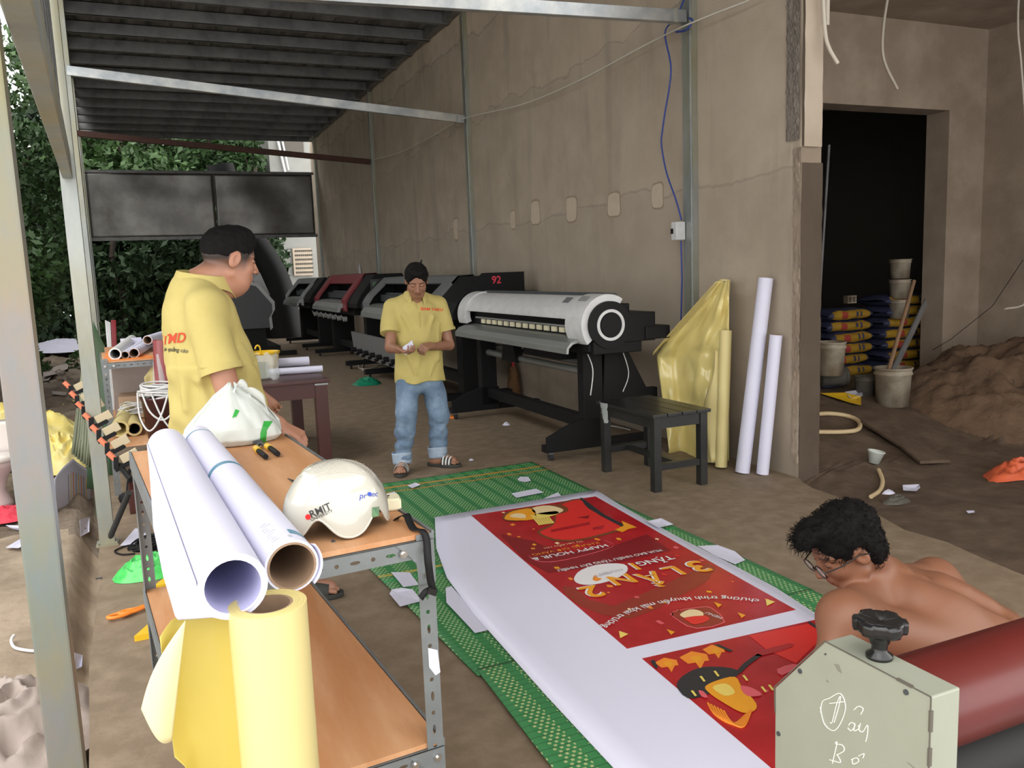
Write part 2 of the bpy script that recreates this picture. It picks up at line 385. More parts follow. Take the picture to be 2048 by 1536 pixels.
def put_text(mb, s, O, R, U, size, k, bold=0, shear=0, bvh=None, d=None, lift=.0015, wscale=1, arc=None):
    v, f = text_geo(s, size, bold, shear); O, R, U = Vector(O), Vector(R).normalized(), Vector(U).normalized(); out = []
    for p in v:
        x, y = p.x*wscale, p.y
        if arc: a = x/arc; x, y = (arc+y)*math.sin(a), (arc+y)*math.cos(a)-arc
        q = O+R*x+U*y
        if bvh:
            h = bvh.ray_cast(q-Vector(d)*.3, Vector(d))
            if h[0] is not None: q = h[0]-Vector(d)*lift
        out.append(q)
    mb.add(out, f, k)
def bvh_of(mb): return BVHTree.FromPolygons([Vector(p) for p in mb.v], mb.f)

# ---------------------------------------------------------------- signed distance modelling for bodies and cloth
class SDF:
    def __init__(s): s.ops = []
    def _o(s, lo, hi, fn, k, mode): s.ops.append((np.array(lo), np.array(hi), fn, k, mode)); return s
    def cap(s, a, b, ra, rb=None, k=.02, mode='+'):
        a, b = np.array(a, float), np.array(b, float); rb = ra if rb is None else rb; ba = b-a; L2 = max(ba.dot(ba), 1e-12)
        def fn(X, Y, Z):
            x, y, z = X-a[0], Y-a[1], Z-a[2]; t = np.clip((x*ba[0]+y*ba[1]+z*ba[2])/L2, 0, 1)
            return np.sqrt((x-t*ba[0])**2+(y-t*ba[1])**2+(z-t*ba[2])**2)-(ra+t*(rb-ra))
        m_ = max(ra, rb)+k+.02
        return s._o(np.minimum(a, b)-m_, np.maximum(a, b)+m_, fn, k, mode)
    def flat(s, a, b, A, B, side, k=.03, mode='+'):
        """capsule with elliptical section: A,B = (half width along side, half depth)"""
        a, b = np.array(a, float), np.array(b, float); sd = nrm(side); ba = b-a; L2 = max(ba.dot(ba-sd*ba.dot(sd)), 1e-9)
        def fn(X, Y, Z):
            x, y, z = X-a[0], Y-a[1], Z-a[2]; sc = x*sd[0]+y*sd[1]+z*sd[2]
            rx, ry, rz = x-sc*sd[0], y-sc*sd[1], z-sc*sd[2]; bp = ba-sd*ba.dot(sd)
            t = np.clip((rx*bp[0]+ry*bp[1]+rz*bp[2])/L2, 0, 1); sc = sc-t*ba.dot(sd)
            w = A[0]+t*(B[0]-A[0]); dd = A[1]+t*(B[1]-A[1])
            q = np.sqrt((rx-t*bp[0])**2+(ry-t*bp[1])**2+(rz-t*bp[2])**2)
            k0 = np.sqrt((sc/w)**2+(q/dd)**2); k1 = np.sqrt((sc/w**2)**2+(q/dd**2)**2)+1e-9
            return k0*(k0-1)/k1
        m_ = max(A+B)+k+.02
        return s._o(np.minimum(a, b)-m_, np.maximum(a, b)+m_, fn, k, mode)
    def ell(s, c, r, R=None, k=.015, mode='+'):
        c = np.array(c, float); R = np.eye(3) if R is None else np.array(R); r = np.array(r, float)
        def fn(X, Y, Z):
            x, y, z = X-c[0], Y-c[1], Z-c[2]; u = [x*R[0][i]+y*R[1][i]+z*R[2][i] for i in range(3)]
            k0 = np.sqrt(sum((u[i]/r[i])**2 for i in range(3))); k1 = np.sqrt(sum((u[i]/r[i]**2)**2 for i in range(3)))+1e-9
            return k0*(k0-1)/k1
        m_ = r.max()+k+.02
        return s._o(c-m_, c+m_, fn, k, mode)
    def plane(s, p, n_, lo, hi, k=.004):
        """cut away everything on the side n_ points to, within lo..hi"""
        p = np.array(p, float); n_ = nrm(n_)
        def fn(X, Y, Z): return -((X-p[0])*n_[0]+(Y-p[1])*n_[1]+(Z-p[2])*n_[2])
        return s._o(lo, hi, fn, k, '-')
    def wob(s, lo, hi, amp, waves):
        def fn(X, Y, Z):
            o = 0
            for (kx, ky, kz, ph, a) in waves: o = o+a*np.sin(kx*X+ky*Y+kz*Z+ph+1.3*np.sin(.6*kz*X-.5*kx*Z+ph))
            return o*amp
        return s._o(lo, hi, fn, 0, '~')
    def mesh(s, lo, hi, h):
        lo = np.array(lo, float); hi = np.array(hi, float); n_ = np.ceil((hi-lo)/h).astype(int)+1
        ax = [lo[i]+h*np.arange(n_[i]) for i in range(3)]; F = np.full(n_, .3, np.float32)
        for l, u, fn, k, mode in s.ops:
            i0 = np.clip(np.floor((l-lo)/h).astype(int), 0, n_); i1 = np.clip(np.ceil((u-lo)/h).astype(int)+1, 0, n_)
            if (i1 <= i0).any(): continue
            sl = tuple(slice(i0[i], i1[i]) for i in range(3))
            X, Y, Z = ax[0][sl[0]][:, None, None], ax[1][sl[1]][None, :, None], ax[2][sl[2]][None, None, :]
            d = fn(X, Y, Z); f = F[sl]
            if mode == '+':
                kk = max(k, 1e-4); hh = np.clip(.5+.5*(d-f)/kk, 0, 1); F[sl] = d*(1-hh)+f*hh-kk*hh*(1-hh)
            elif mode == '-':
                kk = max(k, 1e-4); d = -d; hh = np.clip(.5-.5*(d-f)/kk, 0, 1); F[sl] = d*(1-hh)+f*hh+kk*hh*(1-hh)
            else: F[sl] = f+d
        F[0] = F[-1] = .05; F[:, 0] = F[:, -1] = .05; F[:, :, 0] = F[:, :, -1] = .05
        return surfnet(F, lo, h)
def surfnet(F, lo, h):
    S = F < 0; c = np.zeros([q-1 for q in F.shape], np.int8)
    cor = [(i, j, k) for i in (0, 1) for j in (0, 1) for k in (0, 1)]; n = F.shape
    for i, j, k in cor: c += S[i:n[0]-1+i, j:n[1]-1+j, k:n[2]-1+k]
    I, J, K = np.nonzero((c > 0) & (c < 8)); idx = np.full(c.shape, -1, np.int32); idx[I, J, K] = np.arange(len(I))
    acc = np.zeros((len(I), 3)); cnt = np.zeros(len(I))
    for a in cor:
        for ax in range(3):
            if a[ax]: continue
            b = list(a); b[ax] = 1; fa = F[I+a[0], J+a[1], K+a[2]]; fb = F[I+b[0], J+b[1], K+b[2]]
            m_ = (fa < 0) != (fb < 0); t = fa[m_]/(fa[m_]-fb[m_]); p = np.tile(np.array(a, float), (m_.sum(), 1)); p[:, ax] += t
            acc[m_] += p; cnt[m_] += 1
    Vv = lo+h*(np.stack([I, J, K], 1)+acc/cnt[:, None]); Q = []
    for ax in range(3):
        u, v = (ax+1) % 3, (ax+2) % 3
        A = np.take(S, range(0, n[ax]-1), ax); B = np.take(S, range(1, n[ax]), ax); E = np.stack(np.nonzero(A != B), 1)
        E = E[(E[:, u] > 0) & (E[:, v] > 0) & (E[:, u] < n[u]-1) & (E[:, v] < n[v]-1)]
        inside = S[E[:, 0], E[:, 1], E[:, 2]]; q = []
        for du, dv in ((-1, -1), (0, -1), (0, 0), (-1, 0)):
            e = E.copy(); e[:, u] += du; e[:, v] += dv; q.append(idx[e[:, 0], e[:, 1], e[:, 2]])
        q = np.stack(q, 1); q[~inside] = q[~inside][:, ::-1]; Q.append(q)
    return Vv, np.concatenate(Q)
def np_mesh(name, parts, k, parent=None, org=None, colfn=None, smooth=True):
    vs, qs, b = [], [], 0
    for v, q in parts: vs.append(v); qs.append(q+b); b += len(v)
    v = np.concatenate(vs); q = np.concatenate(qs); O = np.array(list(parent['org']) if parent is not None else (org or (0, 0, 0)))
    me = bpy.data.meshes.new(name); me.vertices.add(len(v)); me.vertices.foreach_set('co', (v-O).astype(np.float32).ravel())
    me.loops.add(q.size); me.polygons.add(len(q)); me.loops.foreach_set('vertex_index', q.astype(np.int32).ravel())
    me.polygons.foreach_set('loop_start', np.arange(0, q.size, 4, dtype=np.int32)); me.polygons.foreach_set('loop_total', np.full(len(q), 4, np.int32))
    me.polygons.foreach_set('use_smooth', np.full(len(q), smooth)); me.update(calc_edges=True); me.materials.append(M[k])
    if colfn:
        c = np.ones((len(v), 4), np.float32); c[:, :3] = colfn(v)
        a = me.attributes.new('Col', 'FLOAT_COLOR', 'POINT'); a.data.foreach_set('color', c.ravel())
    return link_mesh(name, me, parent, tuple(O) if parent is None else None)
def frame(f, up):
    f = nrm(f); l = nrm(np.cross(up, f)); u = np.cross(f, l); return np.stack([f, l, u], 1)   # columns forward,left,up
def head_ops(S, c, H, s=1.0, k=.012, beard=False):
    c = np.array(c, float); hp = lambda x, y, z: c+H@np.array([x, y, z])*s
    E = lambda p, r, k=k, mode='+': S.ell(hp(*p), np.array(r)*s, H, k, mode)
    C = lambda a, b, ra, rb=None, k=k, mode='+': S.cap(hp(*a), hp(*b), ra*s, (rb if rb is not None else ra)*s, k, mode)
    E((-.012, 0, .032), (.098, .077, .086)); E((.024, 0, -.025), (.066, .064, .088), .02); C((.05, -.02, -.088), (.05, .02, -.088), .022, k=.025)
    C((.0, .052, -.055), (.045, .03, -.085), .018, k=.025); C((.0, -.052, -.055), (.045, -.03, -.085), .018, k=.025)
    E((.058, .036, -.022), (.024, .024, .022), .02); E((.058, -.036, -.022), (.024, .024, .022), .02)
    C((.078, .014, .030), (.066, .05, .026), .009, .008, .01); C((.078, -.014, .030), (.066, -.05, .026), .009, .008, .01)
    for sg in (1, -1):
        E((.094, sg*.032, .008), (.014, .017, .011), .012, '-'); E((.073, sg*.032, .006), (.014, .016, .012), .004)
        C((.0855, sg*.020, .0035), (.082, sg*.045, .0035), .0014, k=.002, mode='-')
    C((.088, 0, .012), (.108, 0, -.024), .0075, .011, .01); E((.098, .013, -.028), (.010, .008, .008), .006); E((.098, -.013, -.028), (.010, .008, .008), .006)
    C((.085, -.017, -.050), (.085, .017, -.050), .0085, k=.008); C((.083, -.015, -.062), (.083, .015, -.062), .009, k=.008)
    C((.096, -.022, -.0565), (.096, .022, -.0565), .003, k=.004, mode='-')
    for sg in (1, -1):
        Hh = H@np.array([[.95, 0, .3], [0, 1, 0], [-.3, 0, .95]])
        S.ell(hp(-.006, sg*.078, -.002), np.array((.021, .011, .033))*s, Hh, .006); S.ell(hp(-.002, sg*.089, .002), np.array((.011, .007, .02))*s, Hh, .005, '-')
def head_col(v, c, H, s, skin, stub=None, brow=(.03, .02, .015)):
    q = ((v-np.array(c))@H)/s; x, y, z = q.T; n_ = len(v); out = np.tile(np.array(skin), (n_, 1)); near = (np.abs(q).max(1) < .14)
    def bl(m_, cc, a):
        w = (np.clip(m_, 0, 1)*a*near)[:, None]; out[:] = out*(1-w)+np.array(cc)*w
    if stub is not None: bl(np.clip((z-stub(x, y))/.055, 0, 1)*(1-np.clip((np.abs(y)-.074)/.004, 0, 1)*(np.abs(x+.004) < .028)*(np.abs(z) < .042)), (.016, .012, .011), .97)
    ay = np.abs(y)
    bl((1-np.abs(z-.030-.12*(ay-.03)*0)/.0055)*(x > .045)*(ay > .012)*(ay < .052)*2, brow, .85)
    bl((1-np.abs(z-.0035)/.0028)*(x > .06)*(ay > .018)*(ay < .048)*2, (.04, .02, .015), .9)
    bl((1-np.abs(z+.0565)/.012)*(x > .06)*(ay < .024)*1.5, tuple(np.array(skin)*(.75, .5, .55)), .7)
    bl((1-np.abs(z+.0565)/.0022)*(x > .06)*(ay < .024)*2, (.12, .04, .03), .8)
    bl(((x > .09)*(np.abs(z+.034) < .004)*(ay > .004)*(ay < .013)).astype(float), (.10, .04, .03), .8)
    return out
def hand_ops(S, wr, d, nm, sg=1, s=1.0, curl=(.5, .6, .7, .8), thumb=.5, spread=0.0):
    """wr wrist, d toward fingers, nm the way the palm faces, sg thumb side"""
    wr = np.array(wr, float); d = nrm(d); nm = nrm(np.array(nm)-d*np.dot(nm, d)); sd = np.cross(d, nm)*sg
    P_ = lambda a, b, c: wr+(d*a+sd*b+nm*c)*s
    for b in (-.028, -.010, .010, .028): S.cap(P_(.0, b*.6, 0), P_(.082, b, -.002), .0135*s, .0115*s, .014)
    L = [(.030, .018, .015), (.038, .022, .017), (.042, .025, .018), (.038, .023, .017)]
    for i, b in enumerate((-.029, -.010, .010, .029)):
        c_ = curl[i]; a = c_*.9; p = P_(.084, b, -.002); ang = a; r = .0092 if i else .0082
        for j, (ln, rr) in enumerate(zip(L[i], (1., .93, .85))):
            dv = d*math.cos(ang)+nm*math.sin(ang)+sd*(b*spread*8); q = p+nrm(dv)*ln*s
            S.cap(p, q, r*rr*s, r*rr*.93*s, .003); p = q; ang += c_*(1.1, .8, 0)[j] if j < 2 else 0
    p = P_(.018, .022, .004); q = P_(.050, .046, .016+.012*thumb); S.cap(p, q, .015*s, .0115*s, .012)
    q2 = q+(d*.7+sd*(.35-.6*thumb)+nm*(.3*thumb))/np.linalg.norm(d*.7+sd*(.35-.6*thumb)+nm*.3*thumb)*.032*s; S.cap(q, q2, .0108*s, .0098*s, .004)
    q3 = q2+(q2-q)*.75; S.cap(q2, q3, .0098*s, .0082*s, .003)

# ================================================================ THE SETTING
XL = lambda y: -.33-.045*(y-5.17)
mb = MB(); L = [(-.30-.03*(y-2.74)+.012*math.sin(y*3.1)) for y in np.arange(-2.5, 22.1, .5)]
pts = [(x, y) for x, y in zip(L, np.arange(-2.5, 22.1, .5))]
rt = [(3.97, 22), (3.97, 4.29), (3.92, 4.2), (3.86, 4.05), (3.84, 3.8), (3.77, 3.6), (3.75, 3.4), (3.66, 3.15), (3.68, 2.9), (3.62, 2.65), (3.58, 2.4), (3.55, 1.8), (3.5, -2.5)]
mb.prism([(x, y, -.32) for x, y in pts]+[(x, y, -.32) for x, y in rt], (0, 0, .32))
structure('floor', mb, 'floor')
def hleft(x, y):
    n1 = mn.noise(Vector((x*1.6, y*1.6, 0))); n2 = mn.noise(Vector((x*6, y*6, 3)))
    rough = max(0, min(1, (y-5.6)/1.5)); e = (-.30-.03*(y-2.74))
    z = -.10-.05*rough+.02*n1+(.03+.05*rough)*n2*(.35+rough)+.05*rough*n1
    d = e-x
    if d < .16: z -= .2*max(0, 1-abs(d-.05)/.11)
    return z+max(0, (y-13)*.02)
def grid_ground(name, x0, x1, y0, y1, nx, ny, fn, k):
    m_ = MB(); m_.grid(lambda u, v: (x0(y0+v**1.7*(y1-y0))*(1-u)+u*x1(y0+v**1.7*(y1-y0)), y0+v**1.7*(y1-y0), fn(x0(y0+v**1.7*(y1-y0))*(1-u)+u*x1(y0+v**1.7*(y1-y0)), y0+v**1.7*(y1-y0))), nx, ny, k)
    m_.m('sandy')
    for i_, f_ in enumerate(m_.f):
        p_ = [m_.v[j_] for j_ in f_]; cx_ = sum(q[0] for q in p_)/4; cy_ = sum(q[1] for q in p_)/4
        if cy_+.8*mn.noise(Vector((cx_*2, cy_*2, 1))) < 6.0: m_.mi[i_] = 1
    structure(name, m_, k)
M['soil_mix'] = M['soil']
mk('sandy', (.40, .32, .235), .95, c2=(.33, .26, .19), ns=5, nd=.5, c3=(.22, .165, .115), ns3=3, bump=.4, bs=18)
grid_ground('ground', lambda y: -3-y*.55, lambda y: -.27-.03*(y-2.74), -2, 34, 150, 260, hleft, 'soil')
mb = MB(); mb.bb(-1.3, 16, 22, 40, -.5, -.1); structure('ground_back', mb, 'soil')
mb = MB(); mb.bb(3.3, 4.6, -2.4, 5.6, -.6, -.16); structure('ground_fill', mb, 'mud')
def hright(x, y):
    t = max(0, min(1, (y-3.75)/1.9)); t = t*t*(3-2*t)
    t *= max(0, min(1, (x-3.95)/.35))
    z = -.05+.36*t+.02*mn.noise(Vector((x*3, y*3, 0)))+.012*mn.noise(Vector((x*11, y*11, 5)))
    d = math.hypot((x-6.95)/1.15, (y-4.75)/1.0)
    m_ = max(0, 1-d**1.5)
    z += m_*.50+m_**.5*(.13*mn.noise(Vector((x*3.5, y*3.5, 2)))+.07*mn.noise(Vector((x*9, y*9, 2)))+.03*mn.noise(Vector((x*22, y*22, 2))))
    return z
def ongr(px, py, fn=hright):
    d = ray(px, py); d = d/np.linalg.norm(d); t = .5
    while t < 30:
        p = CP+d*t
        if p[2] < fn(p[0], p[1]): return Vector((p[0], p[1], fn(p[0], p[1])))
        t += .01
    return Vector(CP+d*8)
def onleft(px, py): return ongr(px, py, hleft)
mb = MB(); _y = lambda v: -1.5+v*8.2
_xl = lambda v: 3.45 if _y(v) < 4.25 else 3.45+.58*min(1, (_y(v)-4.25)/.1)
mb.grid(lambda u, v: (_xl(v)+u*(7.55-_xl(v)), _y(v), hright(_xl(v)+u*(7.55-_xl(v)), _y(v))), 110, 160, 'mud')
mesh = structure('ground_right', mb, 'mud')
mb = MB()
mb.grid(lambda u, v: ((lambda x, y: (x, y, hright(x, y)+.012-(0.05 if math.hypot((x-6.95)/1.15, (y-4.75)/1.0) > 1 else 0)))(5.6+u*1.94, 3.5+v*2.18)), 100, 90, 'sand')
single('sand_pile', 'heap of damp reddish brown sand by the right wall', 'sand', mb, 'sand', kind='stuff')

# long plastered wall and its broken end
mb = MB(); mb.bb(3.97, 4.15, 4.45, 21.0, -.3, 5.4); wall = structure('wall_right', mb, 'plaster')
mb = MB(); mb.grid(lambda u, v: (3.97+.012*mn.noise(Vector((0, u*20, v*9)))*(u > .3), 4.45-u*.16, 5.4*v-.05), 10, 90, 'plaster')
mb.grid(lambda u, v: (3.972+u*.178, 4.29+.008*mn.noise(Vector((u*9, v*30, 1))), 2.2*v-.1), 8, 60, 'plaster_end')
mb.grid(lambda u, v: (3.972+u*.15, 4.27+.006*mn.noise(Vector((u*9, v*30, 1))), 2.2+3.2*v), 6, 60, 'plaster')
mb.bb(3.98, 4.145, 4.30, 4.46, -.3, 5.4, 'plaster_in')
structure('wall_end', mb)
mb = MB(); mb.grid(lambda u, v: (3.962-.018*abs(mn.noise(Vector((u*12, v*60, 7))))-.006, 4.30+u*.12, 2.25+2.9*v), 14, 220, 'mortar', smooth=False)
mb.grid(lambda u, v: (3.968-.02*abs(mn.noise(Vector((u*12, v*40, 9)))), 4.29+u*.07, .1+2.1*v), 8, 120, 'plaster_in')
o = mb.build('mortar_groove', None, wall)
for (px, py, w, h) in ((1228, 410, 26, 44), (1143, 418, 24, 46), (1071, 426, 22, 44), (1026, 440, 12, 34), (912, 458, 14, 40), (1315, 392, 22, 46)):
    c = PX(px, py, 3.97); dpt = .394*3.97+.909*c.y; hh = h/1657*dpt/2; ww = w/1657*dpt/2*1.75
    m_ = MB()
    for kk, s_, x in (('patch_rim', 1.16, 3.9695), ('patch', 1.0, 3.966)):
        poly = [(x, c.y+ww*s_*math.copysign(abs(math.cos(a))**.45, math.cos(a))*(1+.05*math.sin(5*a+px)), c.z+hh*s_*math.copysign(abs(math.sin(a))**.45, math.sin(a))*(1+.05*math.sin(3*a+px))) for a in np.linspace(0, 2*PI, 24, endpoint=False)]
        m_.prism(poly, (.01, 0, 0), kk)
    m_.build('plaster_patch', None, wall)
# unfinished building: door wall, side wall, ceiling, dark room behind
YD = 5.7
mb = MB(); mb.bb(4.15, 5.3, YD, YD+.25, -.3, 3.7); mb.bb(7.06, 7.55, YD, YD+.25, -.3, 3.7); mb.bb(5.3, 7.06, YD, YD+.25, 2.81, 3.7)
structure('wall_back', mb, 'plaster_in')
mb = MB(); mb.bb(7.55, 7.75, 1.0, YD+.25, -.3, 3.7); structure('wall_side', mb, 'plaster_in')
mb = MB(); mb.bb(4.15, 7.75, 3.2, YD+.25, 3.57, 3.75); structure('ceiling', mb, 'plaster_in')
mb = MB(); mb.bb(2.9, 7.75, -2.5, 3.2, 3.57, 3.75); structure('ceiling_added_shade', mb, 'plaster_in')  # unseen slab added overhead to darken the right side
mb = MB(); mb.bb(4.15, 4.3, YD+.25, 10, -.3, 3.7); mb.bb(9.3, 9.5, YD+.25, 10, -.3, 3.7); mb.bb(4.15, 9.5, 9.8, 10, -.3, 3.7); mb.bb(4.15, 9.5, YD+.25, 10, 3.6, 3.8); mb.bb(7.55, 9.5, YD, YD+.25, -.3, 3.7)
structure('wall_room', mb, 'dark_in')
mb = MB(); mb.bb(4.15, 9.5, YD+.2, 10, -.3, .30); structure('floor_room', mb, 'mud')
# canopy roof
mb = MB(); N = 200; prof = []
for i in range(N+1):
    x = XL(13)-.15+i/N*(3.97-XL(13)+.15); prof.append((x, .022 if (i % 12) < 2 else 0))
vs = [(x, y, 4.86+z) for y in (.3, 20.7) for x, z in prof]; mb.add(vs, [(i, i+1, N+2+i, N+1+i) for i in range(N)], 'roof')
structure('ceiling_roof', mb, 'roof').modifiers.new('t', 'SOLIDIFY').thickness = .004
mb = MB()
for i in range(83):
    y0 = .96+i*.05; w = .05; x0 = XL(y0)-.005
    mb.bb(x0-.003, x0+(.010 if i % 7 < 2 else 0), y0, y0+w, 2.12, 3.6)
structure('wall_left', mb, 'galv_dark')

# ================================================================ steel frame
def c_post(name, label, x, y, h, w=.08, d=.045, k='galv_post', face=1, group='steel posts of the canopy'):
    t = thing(name, label, 'post', (x, y, 0), group)
    m_ = MB(); c = .004
    if k == 'post_stain':
        m_.rbb(x-w/2, x+w/2, y-d/2, y+d/2, 0, h, .004); w -= .01; d -= .01
    m_.bb(x-w/2, x+w/2, y-d/2, y-d/2+c, 0, h); m_.bb(x-w/2, x-w/2+c, y-d/2, y+d/2, 0, h); m_.bb(x+w/2-c, x+w/2, y-d/2, y+d/2, 0, h)
    m_.bb(x-w/2, x-w/2+.018, y+d/2-c, y+d/2, 0, h); m_.bb(x+w/2-.018, x+w/2, y+d/2-c, y+d/2, 0, h)
    m_.build('post_channel', k, t)
    m_ = MB(); m_.bb(x-w*.75, x+w*.75, y-d, y+d, 0, .008)
    for sx in (-1, 1): m_.cyl((x+sx*w*.62, y-d*.7, .006), (x+sx*w*.62, y-d*.7, .02), .008, n=6)
    m_.build('base_plate', k, t)
    return t
c_post('steel_post', 'nearest galvanised post, broad and stained yellow, at the left edge', -.2275, 1.785, 3.5, .062, .055, 'post_stain')
c_post('steel_post', 'galvanised post beside the taped tan bars, second from the camera on the left', XL(5.17), 5.2, 4.8, .078, .06)
c_post('steel_post', 'left side galvanised post behind the second rack', XL(10.2), 10.2, 4.8)
c_post('steel_post', 'left side post holding the end of the rust brown beam', XL(15), 15, 4.8)
c_post('steel_post', 'far left corner post holding the metal panel', XL(20.2), 20.2, 4.8)
def wall_post(label, y, w=.12, k='galv_post'):
    t = thing('wall_post', label, 'post', (3.93, y, 0), 'steel posts against the plastered wall')
    m_ = MB(); m_.bb(3.925, 3.968, y-w/2, y-w/2+.004, 0, 4.85); m_.bb(3.921, 3.925, y-w/2, y+w/2, 0, 4.85); m_.bb(3.925, 3.968, y+w/2-.004, y+w/2, 0, 4.85); m_.build('post_channel', k, t)
    m_ = MB(); m_.bb(3.914, 3.921, y-w/2+.018, y-w/2+.03, 0, 4.85); m_.build('channel_lip', 'galv', t)
wall_post('shiny wall post carrying the small white switch box', 5.46, .13)
wall_post('wall post above the bowed man, where the second beam ends', 10.2, .13)
wall_post('thin wall post above the printers with the rust brown beam on it', 15.0, .13)
wall_post('farthest wall post beside the metal panel', 20.25, .13)
def beam(name, label, a, b, w, h, k, cap=True, cat='beam'):
    t = thing(name, label, cat, tuple((Vector(a)+Vector(b))/2)); m_ = MB(); m_.bar(a, b, w, h); m_.build('beam_body', k, t, bevel=.004)
    if cap: m_ = MB(); d = (Vector(b)-Vector(a)).normalized(); m_.bar(Vector(b)-d*.12, Vector(b)-d*.09, w+.012, h+.012); m_.build('weld_clamp', 'galv_post', t)
    return t
e1 = Vector((3.9, 5.46, 3.32)); a1 = PY(700, -8, 5.3); d1 = (a1-e1); a1 = e1+d1*((e1.x+.33)/-d1.x) if d1.x else a1
beam('roof_beam', 'bright galvanised cross beam nearest the camera ending by the switch box post', a1, e1, .06, .09, 'galv')
beam('roof_beam', 'second galvanised cross beam in front of the dark roof', (XL(10.2), 10.2, 3.74), (3.9, 10.2, 3.40), .06, .10, 'galv')
beam('roof_beam', 'rust brown cross beam above the metal panel', (XL(15), 15, 3.86), (3.9, 15, 3.50), .07, .09, 'rust', False)
beam('eave_beam', 'slanting galvanised eave beam between the two nearest left posts', (XL(.9)+.02, .95, 1.992), (XL(5.2), 5.16, 2.13), .05, .14, 'galv_post', False)
beam('edge_beam', 'dark steel beam where the roof meets the wall', (3.9, .3, 4.78), (3.9, 20.7, 4.78), .09, .12, 'galv_dark', False)
beam('edge_beam', 'steel edge beam along the left side of the roof', (XL(.3), .3, 4.76), (XL(20.6), 20.6, 4.76), .06, .14, 'galv_dark', False)
for i in range(25):
    y = .89+.82*i; m_ = MB(); x0 = XL(y)
    m_.bb(x0, 3.95, y, y+.07, 4.70, 4.706); m_.bb(x0, 3.95, y, y+.006, 4.70, 4.85); m_.bb(x0, 3.95, y, y+.07, 4.844, 4.85)
    single('purlin', 'grey steel purlin under the dark roof sheets', 'purlin', m_, 'galv_dark', (x0, y, 4.7), 'purlins under the roof')
t = thing('metal_screen', 'smudged shiny metal sheet panel closing the far end under the roof', 'panel', (1.5, 20.3, 2.5))
m_ = MB()
for x0, x1 in ((-.98, 1.62), (1.63, 3.84)):
    m_.grid(lambda u, v: (x0+u*(x1-x0), 20.3+.012*math.sin(u*9+v*3)+.01*mn.noise(Vector((u*3+x0, v*3, 0))), 2.49+v*1.42), 40, 20, 'panel')
m_.build('sheet', None, t, solid=.004)
m_ = MB(); m_.bb(-1, 3.88, 20.27, 20.32, 3.89, 3.95); m_.bb(-1, 3.88, 20.27, 20.32, 2.44, 2.51); m_.build('panel_frame', 'galv_dark', t)
# switch box, wires, string
t = thing('switch_box', 'small white circuit breaker box on the wall post', 'switch', (3.9, 5.5, 1.73)); m_ = MB()
c = PX(1358, 462, 3.88); m_.rbb(3.83, 3.915, c.y-.035, c.y+.035, c.z-.07, c.z+.07, .008); m_.build('housing', 'white_pl', t)
m_ = MB(); m_.bb(3.822, 3.835, c.y+.005, c.y+.03, c.z-.02, c.z+.02); m_.build('toggle', 'black', t)
bw = [(1368, 0), (1350, 38), (1330, 66), (1342, 140), (1330, 225), (1325, 260), (1323, 290), (1333, 345), (1352, 400), (1363, 440)]
m_ = MB(); m_.tube(catmull([PX(x, y, 3.88) for x, y in bw], 6), .007, 6, 'blue_wire'); m_.tube([PX(1362, 482, 3.9), PX(1364, 560, 3.92), PX(1362, 640, 3.92), PX(1364, 760, 3.93)], .007, 6, 'blue_wire')
m_.tube(catmull([PX(1352, 64, 3.87), PX(1372, 60, 3.86), PX(1385, 42, 3.87), PX(1378, 36, 3.9)], 5), .008, 6, 'blue_wire')
single('blue_cable', 'twisted blue wire hanging down to the switch box', 'cable', m_, None, tuple(c))
m_ = MB(); m_.tube(catmull([PX(1510, -4, 3.9), PX(1385, 45, 3.86), PX(1300, 85, 3.88), PX(1150, 165, 3.88), PX(1040, 210, 3.88), PX(925, 238, 3.86), PX(860, 275, 3.9), PX(800, 305, 3.9), PX(745, 320, 3.9)], 6), .006, 6)
single('string_line', 'thin white string sagging between the wall posts', 'string', m_, 'rope', (3.9, 8, 3))
m_ = MB(); m_.tube([(4.13, 4.25, 2.95), (4.13, 4.25, 5.3)], .016, 8); single('conduit_pipe', 'straight white conduit running down the wall end', 'pipe', m_, 'pvc', (4.13, 4.25, 3))
m_ = MB(); m_.tube(catmull([PY(1645, -30, 4.22), PY(1650, 60, 4.22), PY(1658, 95, 4.2), PY(1676, 127, 4.18)], 6), .012, 8); single('conduit_pipe', 'short bent white conduit sticking out beside the wall end', 'pipe', m_, 'pvc', (4.2, 4.2, 2.8))
m_ = MB(); m_.tube(catmull([PY(1777, 8, 5.3)+V(0, 0, .1), PY(1766, 60, 5.3), PY(1768, 120, 5.3), PY(1795, 178, 5.3)], 6), .012, 8); single('conduit_pipe', 'curved white conduit hanging from the ceiling above the doorway', 'pipe', m_, 'pvc', (6, 5.3, 3.3))
m_ = MB(); m_.tube(catmull([PY(2038, -20, 4.9), PY(2036, 60, 4.9), PY(2044, 150, 4.9), PY(2062, 420, 4.9), PY(2060, 590, 4.9), PY(2010, 618, 4.9)], 6), .009, 8); single('conduit_pipe', 'long thin white conduit dangling at the right edge', 'pipe', m_, 'pvc', (6.8, 4.9, 2))
m_ = MB(); m_.tube([(6.98, 6.05, .3), (7.02, 6.1, 2.3)], .01, 6)

